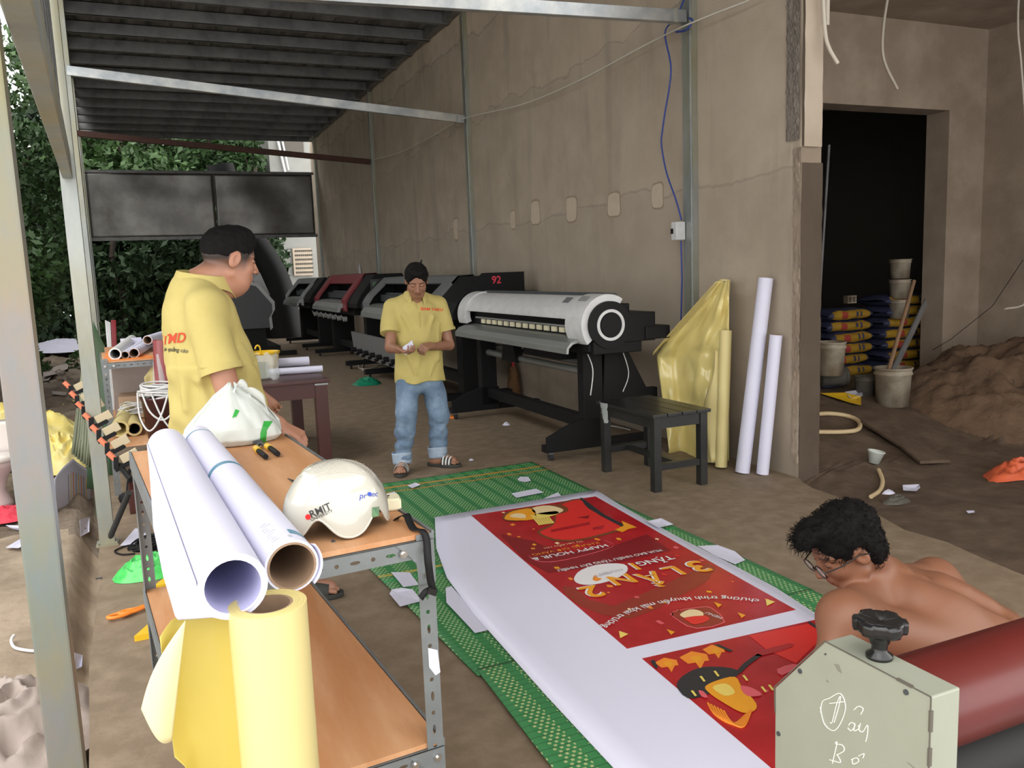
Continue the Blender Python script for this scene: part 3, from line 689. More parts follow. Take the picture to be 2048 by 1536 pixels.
# ================================================================ trees and far buildings
def leaves(n, blobs, size, flat=.5):
    bl = np.array(blobs); w = bl[:, 3]**2; idx = rng.choice(len(bl), n, p=w/w.sum()); d = rng.normal(size=(n, 3)); d /= np.linalg.norm(d, axis=1)[:, None]
    r = rng.uniform(.55, 1.05, n)**.6; c = bl[idx, :3]+d*(bl[idx, 3]*r)[:, None]*np.array([1, 1, .8])
    u = rng.normal(size=(n, 3)); u /= np.linalg.norm(u, axis=1)[:, None]; v = np.cross(u, rng.normal(size=(n, 3))); v /= np.linalg.norm(v, axis=1)[:, None]
    s = (size*rng.uniform(.6, 1.4, n))[:, None]; q = np.stack([c-u*s, c-v*s*flat, c+u*s, c+v*s*flat], 1).reshape(-1, 3)
    return q, np.arange(n*4).reshape(-1, 4)
def tree(label, x, y, h, blobs, n, size, k, tr=.12, name='tree'):
    t = thing(name, label, 'tree', (x, y, -.1), 'trees beyond the canopy')
    m_ = MB(); z0 = -.2
    m_.tube(catmull([(x, y, z0), (x+.1, y, h*.35), (x-.08, y+.1, h*.7), (x+.1, y, h)], 4), lambda q: tr*(1.15-.75*q), 8)
    for b in blobs[:6]: m_.tube(catmull([(x, y, h*.45), ((x+b[0])/2, (y+b[1])/2, (h*.5+b[2])/2+.1), b[:3]], 3), lambda q: tr*.45*(1.1-.9*q), 6)
    m_.build('trunk', 'bark', t)
    np_mesh('foliage', [leaves(n, blobs, size)], k, t, smooth=False)
def crown(x, y, z, r, n=9, br=.8, flat=1.0):
    return [(x+rng.uniform(-r, r), y+rng.uniform(-r*.6, r*.6), z+rng.uniform(-r, r)*flat, br*rng.uniform(.7, 1.3)) for _ in range(n)]
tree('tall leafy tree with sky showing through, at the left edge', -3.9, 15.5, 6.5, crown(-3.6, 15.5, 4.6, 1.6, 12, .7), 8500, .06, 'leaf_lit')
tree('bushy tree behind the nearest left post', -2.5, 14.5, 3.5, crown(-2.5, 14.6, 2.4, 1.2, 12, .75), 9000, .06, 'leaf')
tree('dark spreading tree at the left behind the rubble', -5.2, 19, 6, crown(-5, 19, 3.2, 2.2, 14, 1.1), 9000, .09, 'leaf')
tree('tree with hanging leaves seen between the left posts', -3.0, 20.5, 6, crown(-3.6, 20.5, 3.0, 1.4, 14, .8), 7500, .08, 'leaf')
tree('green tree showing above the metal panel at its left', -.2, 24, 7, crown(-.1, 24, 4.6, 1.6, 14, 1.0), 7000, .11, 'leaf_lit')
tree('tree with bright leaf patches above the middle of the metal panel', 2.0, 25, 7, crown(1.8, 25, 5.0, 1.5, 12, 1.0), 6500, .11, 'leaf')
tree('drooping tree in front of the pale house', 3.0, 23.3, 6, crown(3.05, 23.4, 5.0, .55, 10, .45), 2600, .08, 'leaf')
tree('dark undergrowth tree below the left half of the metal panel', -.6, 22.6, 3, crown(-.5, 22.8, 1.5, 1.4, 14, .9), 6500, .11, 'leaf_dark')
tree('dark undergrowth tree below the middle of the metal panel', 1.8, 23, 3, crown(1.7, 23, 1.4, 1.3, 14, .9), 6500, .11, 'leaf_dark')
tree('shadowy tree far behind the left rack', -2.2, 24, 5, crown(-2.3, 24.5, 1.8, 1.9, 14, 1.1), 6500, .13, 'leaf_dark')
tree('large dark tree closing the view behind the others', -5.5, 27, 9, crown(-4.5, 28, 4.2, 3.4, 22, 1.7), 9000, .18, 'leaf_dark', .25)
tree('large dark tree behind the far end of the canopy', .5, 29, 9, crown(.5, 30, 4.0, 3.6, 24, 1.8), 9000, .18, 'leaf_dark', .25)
tree('small green bush on the rubble by the left posts', -.75, 17.5, .5, crown(-.9, 17.5, .35, .35, 7, .28), 900, .06, 'leaf_lit', .02, 'bush')
tree('low grass clump beside the white tarpaulin', -2.1, 17, .3, crown(-2.1, 17, .2, .3, 5, .2), 500, .06, 'leaf_lit', .01, 'bush')
for tx, ty in ((-6.6, 6.8), (-5.9, 9.8), (-6.0, 13.0), (-7.2, 16.5), (-8.5, 19.5)): tree('broad unseen tree added at the left to shade the far end', tx, ty, 6, crown(tx, ty, 3.4, 2.0, 18, 1.3), 4200, .26, 'leaf', .2)  # out of view crowns, added to keep daylight off the far end
tree('leafy branches low behind the second left post', -1.55, 12.5, 1.8, crown(-1.75, 12.8, 1.75, .55, 8, .4), 1700, .06, 'leaf', .03, 'bush')
t = thing('tree', 'huge black leaning tree trunk behind the head of the man with the bag', 'tree', (2.6, 21.8, -.1)); m_ = MB()
m_.tube(catmull([PY(575, 700, 21.8), PY(560, 620, 21.8), PY(545, 560, 21.8), PY(512, 500, 21.8), PY(470, 440, 21.8), PY(440, 330, 21.8)], 5), lambda q: .5-.18*q, 12); m_.build('trunk', 'black', t)
t = thing('house', 'pale grey house behind the trees at the far end', 'building', (5, 25, 0)); m_ = MB(); m_.bb(3.45, 9, 24.2, 27, -.2, 9); m_.build('wall', 'house', t)
m_ = MB(); c = PY(588, 288, 24.2); m_.bb(c.x-.35, c.x+.25, 24.15, 24.25, c.z-.3, c.z+.3); m_.build('window', 'dark_in', t)
m_ = MB(); m_.tube([PY(553, 270, 24.1), PY(570, 345, 24.1)], .04, 6); m_.tube([PY(562, 270, 24.1), PY(577, 340, 24.1)], .03, 6); m_.build('pipe', 'white_pl', t)
m_ = MB(); a, b = PY(585, 497, 24.1), PY(626, 550, 24.1); m_.bb(a.x, b.x, 24.12, 24.2, b.z, a.z, 'patch'); W_, H_ = (b.x-a.x), (a.z-b.z)
for gi in range(3):
    for gj in range(6):
        for q in range(3): m_.bb(a.x+.06+gi*W_/3.1+q*.055, a.x+.10+gi*W_/3.1+q*.055, 24.1, 24.13, b.z+.06+gj*H_/6.3, b.z+.11+gj*H_/6.3, 'dark_in')
m_.build('vent_block', None, t)

# ================================================================ MAT, BANNER AND PAPERS ON THE FLOOR
def sheetpoly(m_, pts, z, k, ox=0, oy=0): m_.add([(p[0]+ox, p[1]+oy, z) for p in pts], [list(range(len(pts)))], k)
def floor_mat(label, poly, z, k, seed=0):
    m_ = MB(); P_ = [Vector((x, y, 0)) for x, y in poly]
    def f(u, v):
        a = P_[0].lerp(P_[1], u); b = P_[3].lerp(P_[2], u); p = a.lerp(b, v)
        return (p.x, p.y, z+.003+.003*mn.noise(Vector((p.x*3, p.y*3, seed))))
    m_.grid(f, 40, 60, k); single('woven_mat', label, 'mat', m_, None, (0, 0, 0), 'green woven mats', solid=.004)
floor_mat('far green woven mat with orange border stripes, nearest the standing man', [(.97, 3.86), (2.60, 3.9), (2.615, 5.70), (1.42, 5.66)], .002, 'mat_a')
floor_mat('middle green woven mat under the red poster print', [(.99, 2.70), (2.615, 2.72), (2.62, 3.95), (.91, 4.04)], .007, 'mat_b', 1)
floor_mat('nearest green woven mat, its edge under the shirtless man', [(.945, 1.2), (2.55, 1.2), (2.60, 2.73), (1.0, 2.735)], .013, 'mat_c', 2)
ZB = .024
t = thing('poster_banner', 'long white vinyl sheet printed with two red restaurant posters, upside down', 'banner', (1.9, 3, ZB))
m_ = MB()
lf = [(1.47, 4.63), (1.30, 4.1), (1.205, 3.655), (1.165, 3.2), (1.155, 2.9), (1.138, 2.43), (1.13, 1.98), (1.12, 1.2)]; rg = [(2.60, 4.665), (2.555, 4.3), (2.525, 3.95), (2.50, 3.55), (2.485, 3.1), (2.467, 2.8), (2.41, 2.46), (2.33, 1.2)]
NN = len(lf); m_.grid(lambda u, v: (lambda a, b: (a[0]*(1-v)+b[0]*v, a[1]*(1-v)+b[1]*v, ZB))(*[tuple(Vector(q[min(NN-1, int(u*(NN-1)))]).lerp(Vector(q[min(NN-1, int(u*(NN-1))+1)]), u*(NN-1) % 1) if u < 1 else Vector(q[-1])) for q in (lf, rg)]), 28, 12, 'vinyl')
m_.build('vinyl_sheet', None, t, solid=.0016)
def onb(px, py, z): p = G(px, py, ZB); return (p.x, p.y, z)
c6 = lambda x, y: (x/3.073+740, y/3.073+900)
c7 = lambda x, y: (x/2.865+1100, y/2.865+1000)
m1 = MB(); Z = [ZB+.0012+.0007*i for i in range(9)]
def bp(m_, pts, zi, k, fn=None, smooth=0):
    q = [onb(*(fn(*p) if fn else p), Z[zi]) for p in pts]
    if smooth: q = [tuple(v) for v in catmull(q, smooth, True)]
    m_.add(q, [list(range(len(q)))], k)
bp(m1, [(942, 1031), (1191, 993), (1400, 1112), (1592, 1220), (1254, 1298), (1090, 1158)], 0, 'b_red')
bp(m1, [(800, 520), (1000, 560), (1180, 640), (1500, 590), (1700, 520), (1850, 620), (1500, 700), (1100, 760), (950, 680)], 1, 'b_dark', c6)
bp(m1, [(1180, 850), (1290, 960), (1600, 1040), (1900, 900), (2080, 800), (2080, 700), (1500, 960), (1260, 850)], 1, 'b_maroon', c6, 2)
# red packet, strap and star at the far end
bp(m1, [(1150, 340), (1290, 300), (1345, 355), (1560, 470), (1500, 510), (1290, 560), (1130, 560), (1025, 510), (1090, 470), (1130, 440)], 2, 'b_brown', c6, 3)
bp(m1, [(1160, 350), (1288, 308), (1345, 365), (1545, 475), (1490, 500), (1290, 550), (1140, 550), (1045, 510), (1100, 480), (1140, 445)], 3, 'b_red2', c6, 3)
bp(m1, [(1290, 298), (1302, 296), (1440, 400), (1560, 462), (1545, 474), (1420, 410), (1330, 350)], 4, 'b_black', c6)
bp(m1, [(1505, 495), (1560, 470), (1545, 440), (1600, 462), (1640, 480), (1590, 490), (1550, 510)], 5, 'b_gold', c6)
bp(m1, [(1110, 495), (1350, 445), (1352, 462), (1115, 510)], 4, 'b_red', c6); bp(m1, [(1370, 480), (1440, 465), (1430, 490), (1370, 495)], 4, 'b_red', c6)
bp(m1, [(1270, 420), (1350, 405), (1340, 425)], 4, 'b_dark', c6)
bp(m1, [(815, 410), (870, 375), (1060, 345), (1180, 342), (1220, 375), (1150, 400), (960, 435), (840, 440)], 4, 'b_brown', c6, 3)
bp(m1, [(830, 415), (880, 380), (1000, 365), (1010, 430), (850, 435)], 5, 'b_gold', c6, 3); bp(m1, [(860, 415), (890, 395), (950, 400), (950, 425)], 6, 'b_cream', c6, 3)
bp(m1, [(1000, 360), (1100, 345), (1190, 372), (1130, 400), (1020, 395)], 5, 'b_cream', c6, 3)
for i in range(7): bp(m1, [(985+i*16, 405), (995+i*16, 403), (1050+i*14, 465-i*2), (1038+i*14, 468-i*2)], 6, 'b_yel', c6)
bp(m1, [(1010, 400), (1140, 380), (1150, 400), (1040, 425)], 5, 'b_yel', c6, 3)
# badge, dish and confetti
bp(m1, [(1253, 795), (1300, 740), (1420, 705), (1560, 705), (1580, 750), (1500, 800), (1380, 830), (1290, 828)], 3, 'b_white', c6, 3)
bp(m1, [(1370, 790), (1385, 772), (1400, 790), (1425, 795), (1400, 810), (1372, 805)], 4, 'b_orange', c6, 2)
bp(m1, [(695, 645), (860, 615), (930, 622), (1005, 705), (840, 742), (740, 700)], 2, 'b_pink', c7, 2); bp(m1, [(702, 648), (860, 620), (925, 626), (995, 702), (842, 736), (745, 696)], 3, 'b_maroon', c7, 2)
bp(m1, [(745, 660), (800, 632), (860, 640), (880, 665), (820, 690), (770, 680)], 4, 'b_cream', c7, 3); bp(m1, [(770, 680), (890, 668), (910, 695), (830, 720), (790, 700)], 5, 'b_red2', c7, 2)
cf = random.Random(3)
for i in range(46):
    u, v = cf.random(), cf.random(); x = 1.70+u*.70; y = 2.66+v*1.85; s_ = cf.uniform(.007, .018); a = cf.uniform(0, 3)
    m1.add([(x+s_*math.cos(a+q)*(1 if q % 2 else .8), y+s_*math.sin(a+q)*1.5, Z[2]) for q in (0, 1.4, 3.1, 4.4)], [(0, 1, 2, 3)], cf.choice(['b_pink', 'b_pink', 'b_gold', 'b_cream', 'b_orange', 'b_red2']))
for x, y in ((420, 775), (1260, 590)): bp(m1, [(x-25, y-20), (x+30, y-2), (x-18, y+22)], 4, 'b_yel', c7)
for x, y in ((690, 765), (1095, 668), (960, 608)): bp(m1, [(x-22, y-20), (x+26, y-4), (x+4, y+14)], 4, 'b_gold', c7)
RD, UD = V(-1, 0, 0), V(0, -1, 0)
def bt(m_, s, px, py, size, k, zi=6, bold=0, shear=0, R=RD, U=UD, ws=1, arc=None): put_text(m_, s, onb(px, py, Z[zi]), R, U, size, k, bold, shear, wscale=ws, arc=arc)
for dz, k, ox in ((5, 'b_white', -.007), (6, 'b_gold', 0)):
    for s, px, py, sz in (('3', 1395, 1134, .205), ('L', 1348, 1143, .165), ('Ầ', 1300, 1155, .165), ('N', 1243, 1160, .165), ('2', 1184, 1184, .185), ('1', 1270, 1134, .13)):
        p = onb(px, py, Z[dz]); put_text(m1, s, (p[0]+ox, p[1]-ox, p[2]), (-1, .06, 0), (-.06, -1, 0), sz, k, .02)
bt(m1, 'TẶNG', 1309, 1123, .075, 'b_white', 6, .02)
bt(m1, 'HAPPY HOUR &', 1141, 1106, .062, 'b_white', 6, .012); bt(m1, 'KHUNG GIỜ VÀNG', 1132, 1099, .045, 'b_orange', 5)
bt(m1, 'TỪ 14H ĐẾN 17H', 1127, 1091, .03, 'b_cream', 6)
bt(m1, 'MUA BAO NHIÊU TẶNG BẤY NHIÊU', 1222, 1122, .042, 'b_white', 6, .01, ws=.88)
bt(m1, 'ninnan', 1223, 1146, .05, 'b_line', 5, .01); bt(m1, 'noodles', 1205, 1152, .03, 'b_line', 5)
p = onb(1345, 1200, Z[6]); put_text(m1, 'chương trình khuyến mãi khai trương', (p[0]-.03, p[1]-.01, p[2]), (-1, .12, 0), (-.12, -1, 0), .052, 'b_white', .01, arc=-.52)
bt(m1, 'MENU', 1428, 1233, .03, 'b_white', 6, R=V(-.3, 1, 0), U=V(-1, -.3, 0))
p = [onb(x, y, Z[5]) for x, y in (c6(975, 655), c6(1040, 690), c6(1200, 680), c6(1490, 600), c6(1440, 560))]
m1.tube(catmull(p, 4), .0012, 4, 'b_pink')
m1.build('printed_poster', None, t, label='upside down red poster with gold letters and a white oval badge')
m2 = MB()
q0 = [(1283, 1323), (1641, 1244), (2000, 1500)]
m2.add([(1.573, 2.505, Z[0]), (2.40, 2.46, Z[0]), (2.335, 1.25, Z[0]), (1.505, 1.25, Z[0])], [(0, 1, 2, 3)], 'b_red')
bp(m2, [(1140, 780), (1480, 712), (1560, 760), (1520, 830), (1410, 940), (1240, 860)], 2, 'b_red2', c7)
bp(m2, [(1475, 705), (1490, 700), (1580, 760), (1570, 775)], 4, 'b_black', c7)
for x, y, s_ in ((675, 935, 1), (835, 905, 1.25), (945, 860, .95)):
    bp(m2, [(x-75*s_, y), (x-20*s_, y-28*s_), (x+50*s_, y-15*s_), (x+62*s_, y+15*s_), (x+40*s_, y+18*s_), (x+22*s_, y+55*s_), (x, y+25*s_), (x-35*s_, y+30*s_)], 2, 'b_orange', c7)
    bp(m2, [(x-30*s_, y), (x+20*s_, y-8*s_), (x+30*s_, y+12*s_), (x+8*s_, y+30*s_), (x-14*s_, y+14*s_)], 3, 'b_gold', c7)
bp(m2, [(575, 925), (600, 922), (620, 970), (600, 965)], 4, 'b_black', c7); bp(m2, [(940, 835), (965, 832), (1050, 868), (1030, 875)], 4, 'b_black', c7)
bp(m2, [(725, 1065), (780, 1000), (880, 962), (1020, 965), (1085, 995), (1000, 1060), (900, 1120), (790, 1140)], 3, 'b_black', c7, 3)
bp(m2, [(1070, 985), (1110, 940), (1190, 885), (1215, 895), (1140, 950), (1090, 1000)], 4, 'b_black', c7)
bp(m2, [(1180, 880), (1370, 825), (1385, 850), (1200, 900)], 4, 'b_red', c7, 2); bp(m2, [(1300, 975), (1390, 945), (1420, 960), (1330, 1010)], 4, 'b_pink', c7, 2)
bp(m2, [(890, 1075), (960, 1040), (1060, 1020), (1100, 1080), (1180, 1170), (1170, 1215), (1100, 1225), (980, 1160), (910, 1110)], 5, 'b_gold', c7, 3)
bp(m2, [(930, 1080), (1010, 1060), (1060, 1110), (1000, 1130)], 6, 'b_yel', c7, 3)
bp(m2, [(1090, 1075), (1160, 1085), (1215, 1125), (1130, 1130)], 6, 'b_pink', c7, 3); bp(m2, [(850, 1100), (880, 1105), (905, 1140), (870, 1135)], 6, 'b_pink', c7, 2)
for x, y in ((870, 1035), (950, 1005), (1115, 1030), (1220, 1095), (820, 1118), (1262, 1085)): bp(m2, [(x-14, y-16), (x, y-18), (x+22, y+12), (x+10, y+16)], 7, 'b_yel', c7)
for i in range(6):
    a = [(905+i*18, 1170+i*9), (950+i*18, 1240+i*8), (1050+i*12, 1290+i*3), (1120+i*7, 1240-i*6)]
    m2.tube(catmull([onb(*c7(*q), Z[4]) for q in a], 5), .004, 4, 'b_orange')
for i in range(14):
    x = 1.7+cf.random()*.6; y = 1.3+cf.random()*1.0; m2.add([(x, y, Z[2]), (x+.02, y+.01, Z[2]), (x+.012, y+.035, Z[2])], [(0, 1, 2)], cf.choice(['b_pink', 'b_orange', 'b_cream']))
m2.build('printed_poster', None, t, label='second red poster with flames and a black wok of noodles')
m_ = MB()
for dx in (.012, .028): m_.tube([(rg[i][0]-dx-.006, rg[i][1]-.03, ZB+.0012) for i in range(NN)], .0009, 4)
m_.build('trim_line', 'b_line', t)
def scrap(label, pts, z, curl=.004, name='paper_scrap', k='paper', group='paper offcuts on the mats', cat='paper', zf=None, th=.0006):
    p = [G(x, y, z) for x, y in pts] if zf is None else [zf(x, y)+V(0, 0, .008) for x, y in pts]
    c = sum(p, Vector())/len(p); m_ = MB(); n = len(p)
    vs = [c+V(0, 0, .001)]+[c.lerp(q, .6)+V(0, 0, .001+curl*.2) for q in p]+[q+V(0, 0, curl*(.4+.6*((i*37) % 5)/4)) for i, q in enumerate(p)]
    fs = [(0, 1+i, 1+(i+1) % n) for i in range(n)]+[(1+i, 1+n+i, 1+n+(i+1) % n, 1+(i+1) % n) for i in range(n)]
    m_.add(vs, fs); return single(name, label, cat, m_, k, tuple(c), group, solid=th)
s6 = lambda *a: [c6(*p) for p in a]
scrap('torn white paper scrap, upper of the pair on the mat by the rack corner', s6((128, 752), (245, 755), (262, 782), (300, 830), (205, 847), (170, 800)), .014)
scrap('notched white paper offcut, lower of the pair on the mat by the rack corner', s6((120, 890), (135, 868), (195, 862), (262, 865), (322, 940), (185, 968)), .015, .012)
scrap('faintly printed paper behind the hanging black helmet strap', s6((210, 635), (300, 625), (370, 700), (365, 725), (310, 722)), .014)
scrap('large pale paper lying half under the left edge of the banner', s6((465, 850), (500, 840), (735, 1110), (645, 1128), (600, 1080), (470, 940)), .018)
scrap('small folded paper bit on the far striped edge of the mat', s6((230, 222), (280, 206), (310, 222), (260, 240)), .012, .01)
scrap('small white square paper at the far side of the mat', s6((905, 180), (925, 166), (972, 168), (990, 190), (955, 200), (918, 192)), .012)
scrap('white paper strip behind the banner on the mat', s6((868, 268), (1020, 240), (1068, 264), (900, 295)), .012)
scrap('white pointed paper touching the far edge of the banner', s6((1070, 298), (1155, 262), (1185, 296), (1110, 306)), .014)
scrap('crumpled white papers on the right edge of the mat', s6((1700, 445), (1790, 432), (1865, 475), (1770, 488)), .022, .018)
scrap('wide white paper between banner and bare floor', [c7(845, 268), c7(960, 265), c7(1060, 305), c7(1118, 350), c7(1060, 378), c7(960, 330)], .016, .01)
scrap('white paper tip beside the beige block at the end of the rack', s6((100, 270), (150, 258), (168, 275), (130, 285)), .012)

# ================================================================ PRINTERS
def caster(m_, x, y, k='rubber'): m_.cyl((x-.014, y, .03), (x+.014, y, .03), .03, n=14, k=k); m_.bb(x-.018, x+.018, y-.02, y+.03, .05, .065, 'mgrey')
t = thing('wide_format_printer', 'large white and black wide format printer on a black stand behind the stool', 'printer', (3.15, 6.7, 0))
XA = 3.16; Y0, Y1 = 5.42, 8.1; ZC = 1.045; RR = .185
def arc_cover(m_, y0, y1, r, a0, a1, th, k, zc=ZC, xc=XA, n=22, sx=1.0):
    o = [(xc-r*sx*math.cos(a), zc+r*math.sin(a)) for a in np.linspace(a0, a1, n)]; i_ = [(xc-(r-th)*sx*math.cos(a), zc+(r-th)*math.sin(a)) for a in np.linspace(a1, a0, n)]
    m_.prism([(x, y0, z) for x, z in o+i_], (0, y1-y0, 0), k)
m_ = MB(); arc_cover(m_, Y0+.25, Y1-.22, RR+.03, math.radians(12), math.radians(105), .018, None); m_.build('front_cover', 'white_pl', t, bevel=.003)
m_ = MB(); arc_cover(m_, Y0, Y0+.27, RR+.045, math.radians(-38), math.radians(125), .06, None); m_.build('end_cover', 'white_pl', t, bevel=.004, label='white cover of the near end')
m_ = MB(); arc_cover(m_, Y1-.22, Y1, RR+.045, math.radians(-22), math.radians(125), .06, None); m_.build('end_cover', 'white_pl', t, bevel=.004, label='white cover of the far end')
m_ = MB(); m_.cyl((XA, Y0-.035, ZC), (XA, Y0+.05, ZC), .178, n=48); m_.cyl((XA, Y0-.04, ZC), (XA, Y0-.03, ZC), .085, n=40); d_ = m_.build('end_disc', 'black', t, bevel=.006)
m_ = MB(); m_.pipe((XA, Y0-.042, ZC), (XA, Y0-.03, ZC), .118, .096, 48); m_.build('ring', 'white_pl', d_)
m_ = MB(); m_.bb(XA-.12, XA+.22, Y0+.05, Y1-.02, ZC-.16, ZC+.15); m_.bb(XA-.16, XA+.2, Y0+.02, Y0+.3, ZC-.2, ZC+.1); m_.bb(XA-.14, XA+.28, Y0-.02, Y1, ZC-.22, ZC-.12)
m_.bb(XA+.1, XA+.40, Y0-.03, Y0+.35, ZC-.14, ZC+.08); m_.bb(XA+.3, XA+.52, Y0-.05, Y0+.3, ZC-.13, ZC-.03); m_.build('body', 'black', t, bevel=.008)
m_ = MB(); m_.prism([(XA+.02, Y0+.1, ZC+.16), (XA+.02, Y0+.1, ZC+.24), (XA+.14, Y0+.1, ZC+.23), (XA+.21, Y0+.1, ZC+.10), (XA+.15, Y0+.1, ZC+.08)], (0, Y1-Y0-.25, 0)); m_.build('rear_cover', 'dgrey', t, bevel=.006)
m_ = MB()
tp = [(XA-.12, ZC-.09), (XA-.20, ZC-.10), (XA-.27, ZC-.125), (XA-.305, ZC-.165), (XA-.31, ZC-.21), (XA-.29, ZC-.21), (XA-.285, ZC-.17), (XA-.25, ZC-.14), (XA-.12, ZC-.115)]
m_.prism([(x, Y0+.10, z) for x, z in tp], (0, Y1-Y0-.22, 0)); m_.build('media_tray', 'alu', t, bevel=.003)
for i in range(14): m_ = MB(); y = Y0+.33+i*.142; m_.bb(XA-.135, XA-.12, y, y+.085, ZC-.075, ZC-.035); m_.build('pinch_roller', 'cream', t)
m_ = MB(); m_.bb(XA-.13, XA-.115, Y0+.28, Y1-.25, ZC-.03, ZC-.015); m_.build('rail', 'lgrey', t)
m_ = MB(); c = V(XA-RR*.6-.03, Y0+.5, ZC+.135); R = Matrix.Rotation(math.radians(-38), 3, 'Y'); m_.box(V(XA-.12, Y0+.42, ZC+.185), (.06, .10, .004), R); m_.build('display', 'mgrey', t)
m_ = MB(); m_.box(V(XA-.125, Y0+.14, ZC+.20), (.05, .13, .004), R); m_.build('label_plate', 'lgrey', t)
for y, lab in ((5.68, 'near'), (7.85, 'far')):
    m_ = MB(); m_.bb(XA-.11, XA+.06, y-.05, y+.05, .12, ZC-.2); m_.prism([(XA-.44, y-.05, .07), (XA-.44, y-.05, .19), (XA-.25, y-.05, .27), (XA-.11, y-.05, .31), (XA+.08, y-.05, .30), (XA+.08, y-.05, .07)], (0, .03, 0)); m_.bb(XA-.44, XA+.55, y-.03, y+.06, .065, .12)
    f = m_.build('leg_frame', 'black', t, bevel=.004)
    for x in (XA-.39, XA+.5): m_ = MB(); caster(m_, x, y); m_.build('caster', None, f)
m_ = MB(); m_.bb(XA-.05, XA+.03, 5.7, 7.85, .2, .30); m_.build('crossbar', 'black', t)
m_ = MB(); m_.cyl((XA-.02, 5.7, .66), (XA-.02, 7.9, .66), .032, n=16); m_.cyl((XA+.1, 5.7, .70), (XA+.1, 7.9, .70), .025, n=12); m_.build('take_up_bar', 'alu', t)
m_ = MB(); m_.prism([(XA-.05, 7.0, ZC-.22), (XA+.0, 7.0, ZC-.22), (XA+.0, 7.25, ZC-.22)], (0, 0, -.01))
for y in (7.05, ): m_.prism([(XA-.08, y, ZC-.22), (XA-.08, y+.22, ZC-.22), (XA-.08, y+.28, ZC-.42), (XA-.08, y-.06, ZC-.42)], (.08, 0, 0))
m_.bb(XA-.15, XA+.1, 5.95, 6.65, ZC-.30, ZC-.22); m_.build('motor_box', 'black', t)
m_ = MB(); m_.prism([(XA+.08, 5.62, .8), (XA+.3, 5.62, .8), (XA+.46, 5.62, .50), (XA+.56, 5.62, .50), (XA+.56, 5.62, .36), (XA+.05, 5.62, .32)], (0, .06, 0)); m_.build('roll_bracket', 'black', t, bevel=.003)
m_ = MB(); m_.tube(catmull([(XA-.1, 5.6, .85), (XA-.07, 5.55, .7), (XA-.09, 5.56, .5)], 5), .005, 6); m_.build('cable', 'white_pl', t); m_ = MB(); m_.tube(catmull([(XA+.2, 5.58, .86), (XA+.25, 5.55, .65), (XA+.2, 5.56, .5)], 5), .004, 6); m_.build('cable', 'white_pl', t)

def big_printer(name, label, y0, y1, frame_k, xf=2.78, top=1.45, back=3.75, low=True, frame_w=.28):
    t = thing(name, label, 'printer', ((xf+back)/2, (y0+y1)/2, 0), 'black wide format printers along the wall'); xm = xf+.08
    prof = [(xf+.10, .98), (xf+.10, 1.05), (xf+.16, 1.16), (xf+.42, top), (back-.05, top), (back, top-.08), (back, .95)]
    for nm, a, b in (('end_housing', y0, y0+.62), ('end_housing', y1-.35, y1)):
        m_ = MB(); m_.prism([(x+.02, a, z) for x, z in prof], (0, b-a, 0)); m_.build(nm, 'black', t, bevel=.01)
    m_ = MB(); m_.bb(xf+.55, back-.02, y0+.6, y1-.3, .98, top-.05); m_.bb(xf+.2, back, y0+.5, y1-.3, .85, 1.0); m_.build('body', 'black', t)
    m_ = MB(); fp = [(xf+.08, .93), (xf+.08, 1.10), (xf+.15, 1.20), (xf+.42, top+.01), (xf+.62, top+.02)]
    def seg(a, b, i0, i1):
        q = fp[i0:i1+1]; m_.prism([(x, a, z) for x, z in q]+[(x+.035, a, z-.025) for x, z in q[::-1]], (0, b-a, 0))
    seg(y0+.60, y0+.60+frame_w, 0, 4); seg(y1-.3-frame_w, y1-.3, 0, 4)
    a, b = Vector((xf+.32, 0, 1.36)), None
    m_.prism([(x, y0+.6, z) for x, z in ((xf+.335, 1.36+.0*top), (xf+.42, top+.01), (xf+.62, top+.02), (xf+.62, top-.02), (xf+.43, top-.03), (xf+.36, 1.345))], (0, y1-y0-.9, 0))
    m_.build('cover_frame', frame_k, t, bevel=.004)
    m_ = MB(); tp = [(xf+.35, 1.08), (xf+.18, 1.075), (xf+.06, 1.04), (xf+.0, .97), (xf-.01, .90), (xf+.03, .90), (xf+.05, .96), (xf+.2, 1.03)]
    m_.prism([(x, y0+.62+frame_w*.6, z) for x, z in tp], (0, y1-y0-.95-frame_w*1.2, 0)); m_.build('media_tray', 'alu', t, bevel=.004)
    m_ = MB(); m_.bb(xf+.3, back-.1, y0+.9, y1-.5, 1.1, 1.2); m_.cyl((xf+.4, y0+.9, 1.2), (xf+.4, y1-.5, 1.2), .03, n=10); m_.build('print_rail', 'dgrey', t)
    for y in (y0+.45, y1-.5):
        m_ = MB(); m_.bb(xf+.35, xf+.75, y-.09, y+.09, .12, .9); m_.bb(xf+.0, back, y-.06, y+.06, .06, .13); f = m_.build('leg_frame', 'black', t)
        for x in (xf+.08, back-.08): m_ = MB(); caster(m_, x, y); m_.build('caster', None, f)
    m_ = MB(); m_.bb(xf+.45, xf+.55, y0+.45, y1-.5, .2, .32); m_.build('crossbar', 'black', t)
    return t
p2 = big_printer('wide_format_printer', 'grey framed printer with a dented grey lower panel behind the standing man', 8.25, 12.3, 'mgrey', 2.80, 1.43)
m_ = MB(); m_.prism([(2.80, 8.6, .30), (2.80, 12.35, .30), (2.76, 12.35, .66), (2.76, 8.6, .66)], (.04, 0, 0)); f = m_.build('lower_panel', 'mgrey', p2, bevel=.004)
for i in range(10): y = 8.95+i*.36; m_ = MB(); m_.cyl((2.72, y, .40), (2.79, y, .40), .035, n=12); m_.cyl((2.70, y+.03, .36), (2.75, y+.03, .36), .02, n=8, k='lgrey'); m_.mats = ['black', 'lgrey']; m_.build('fan_knob', None, f)
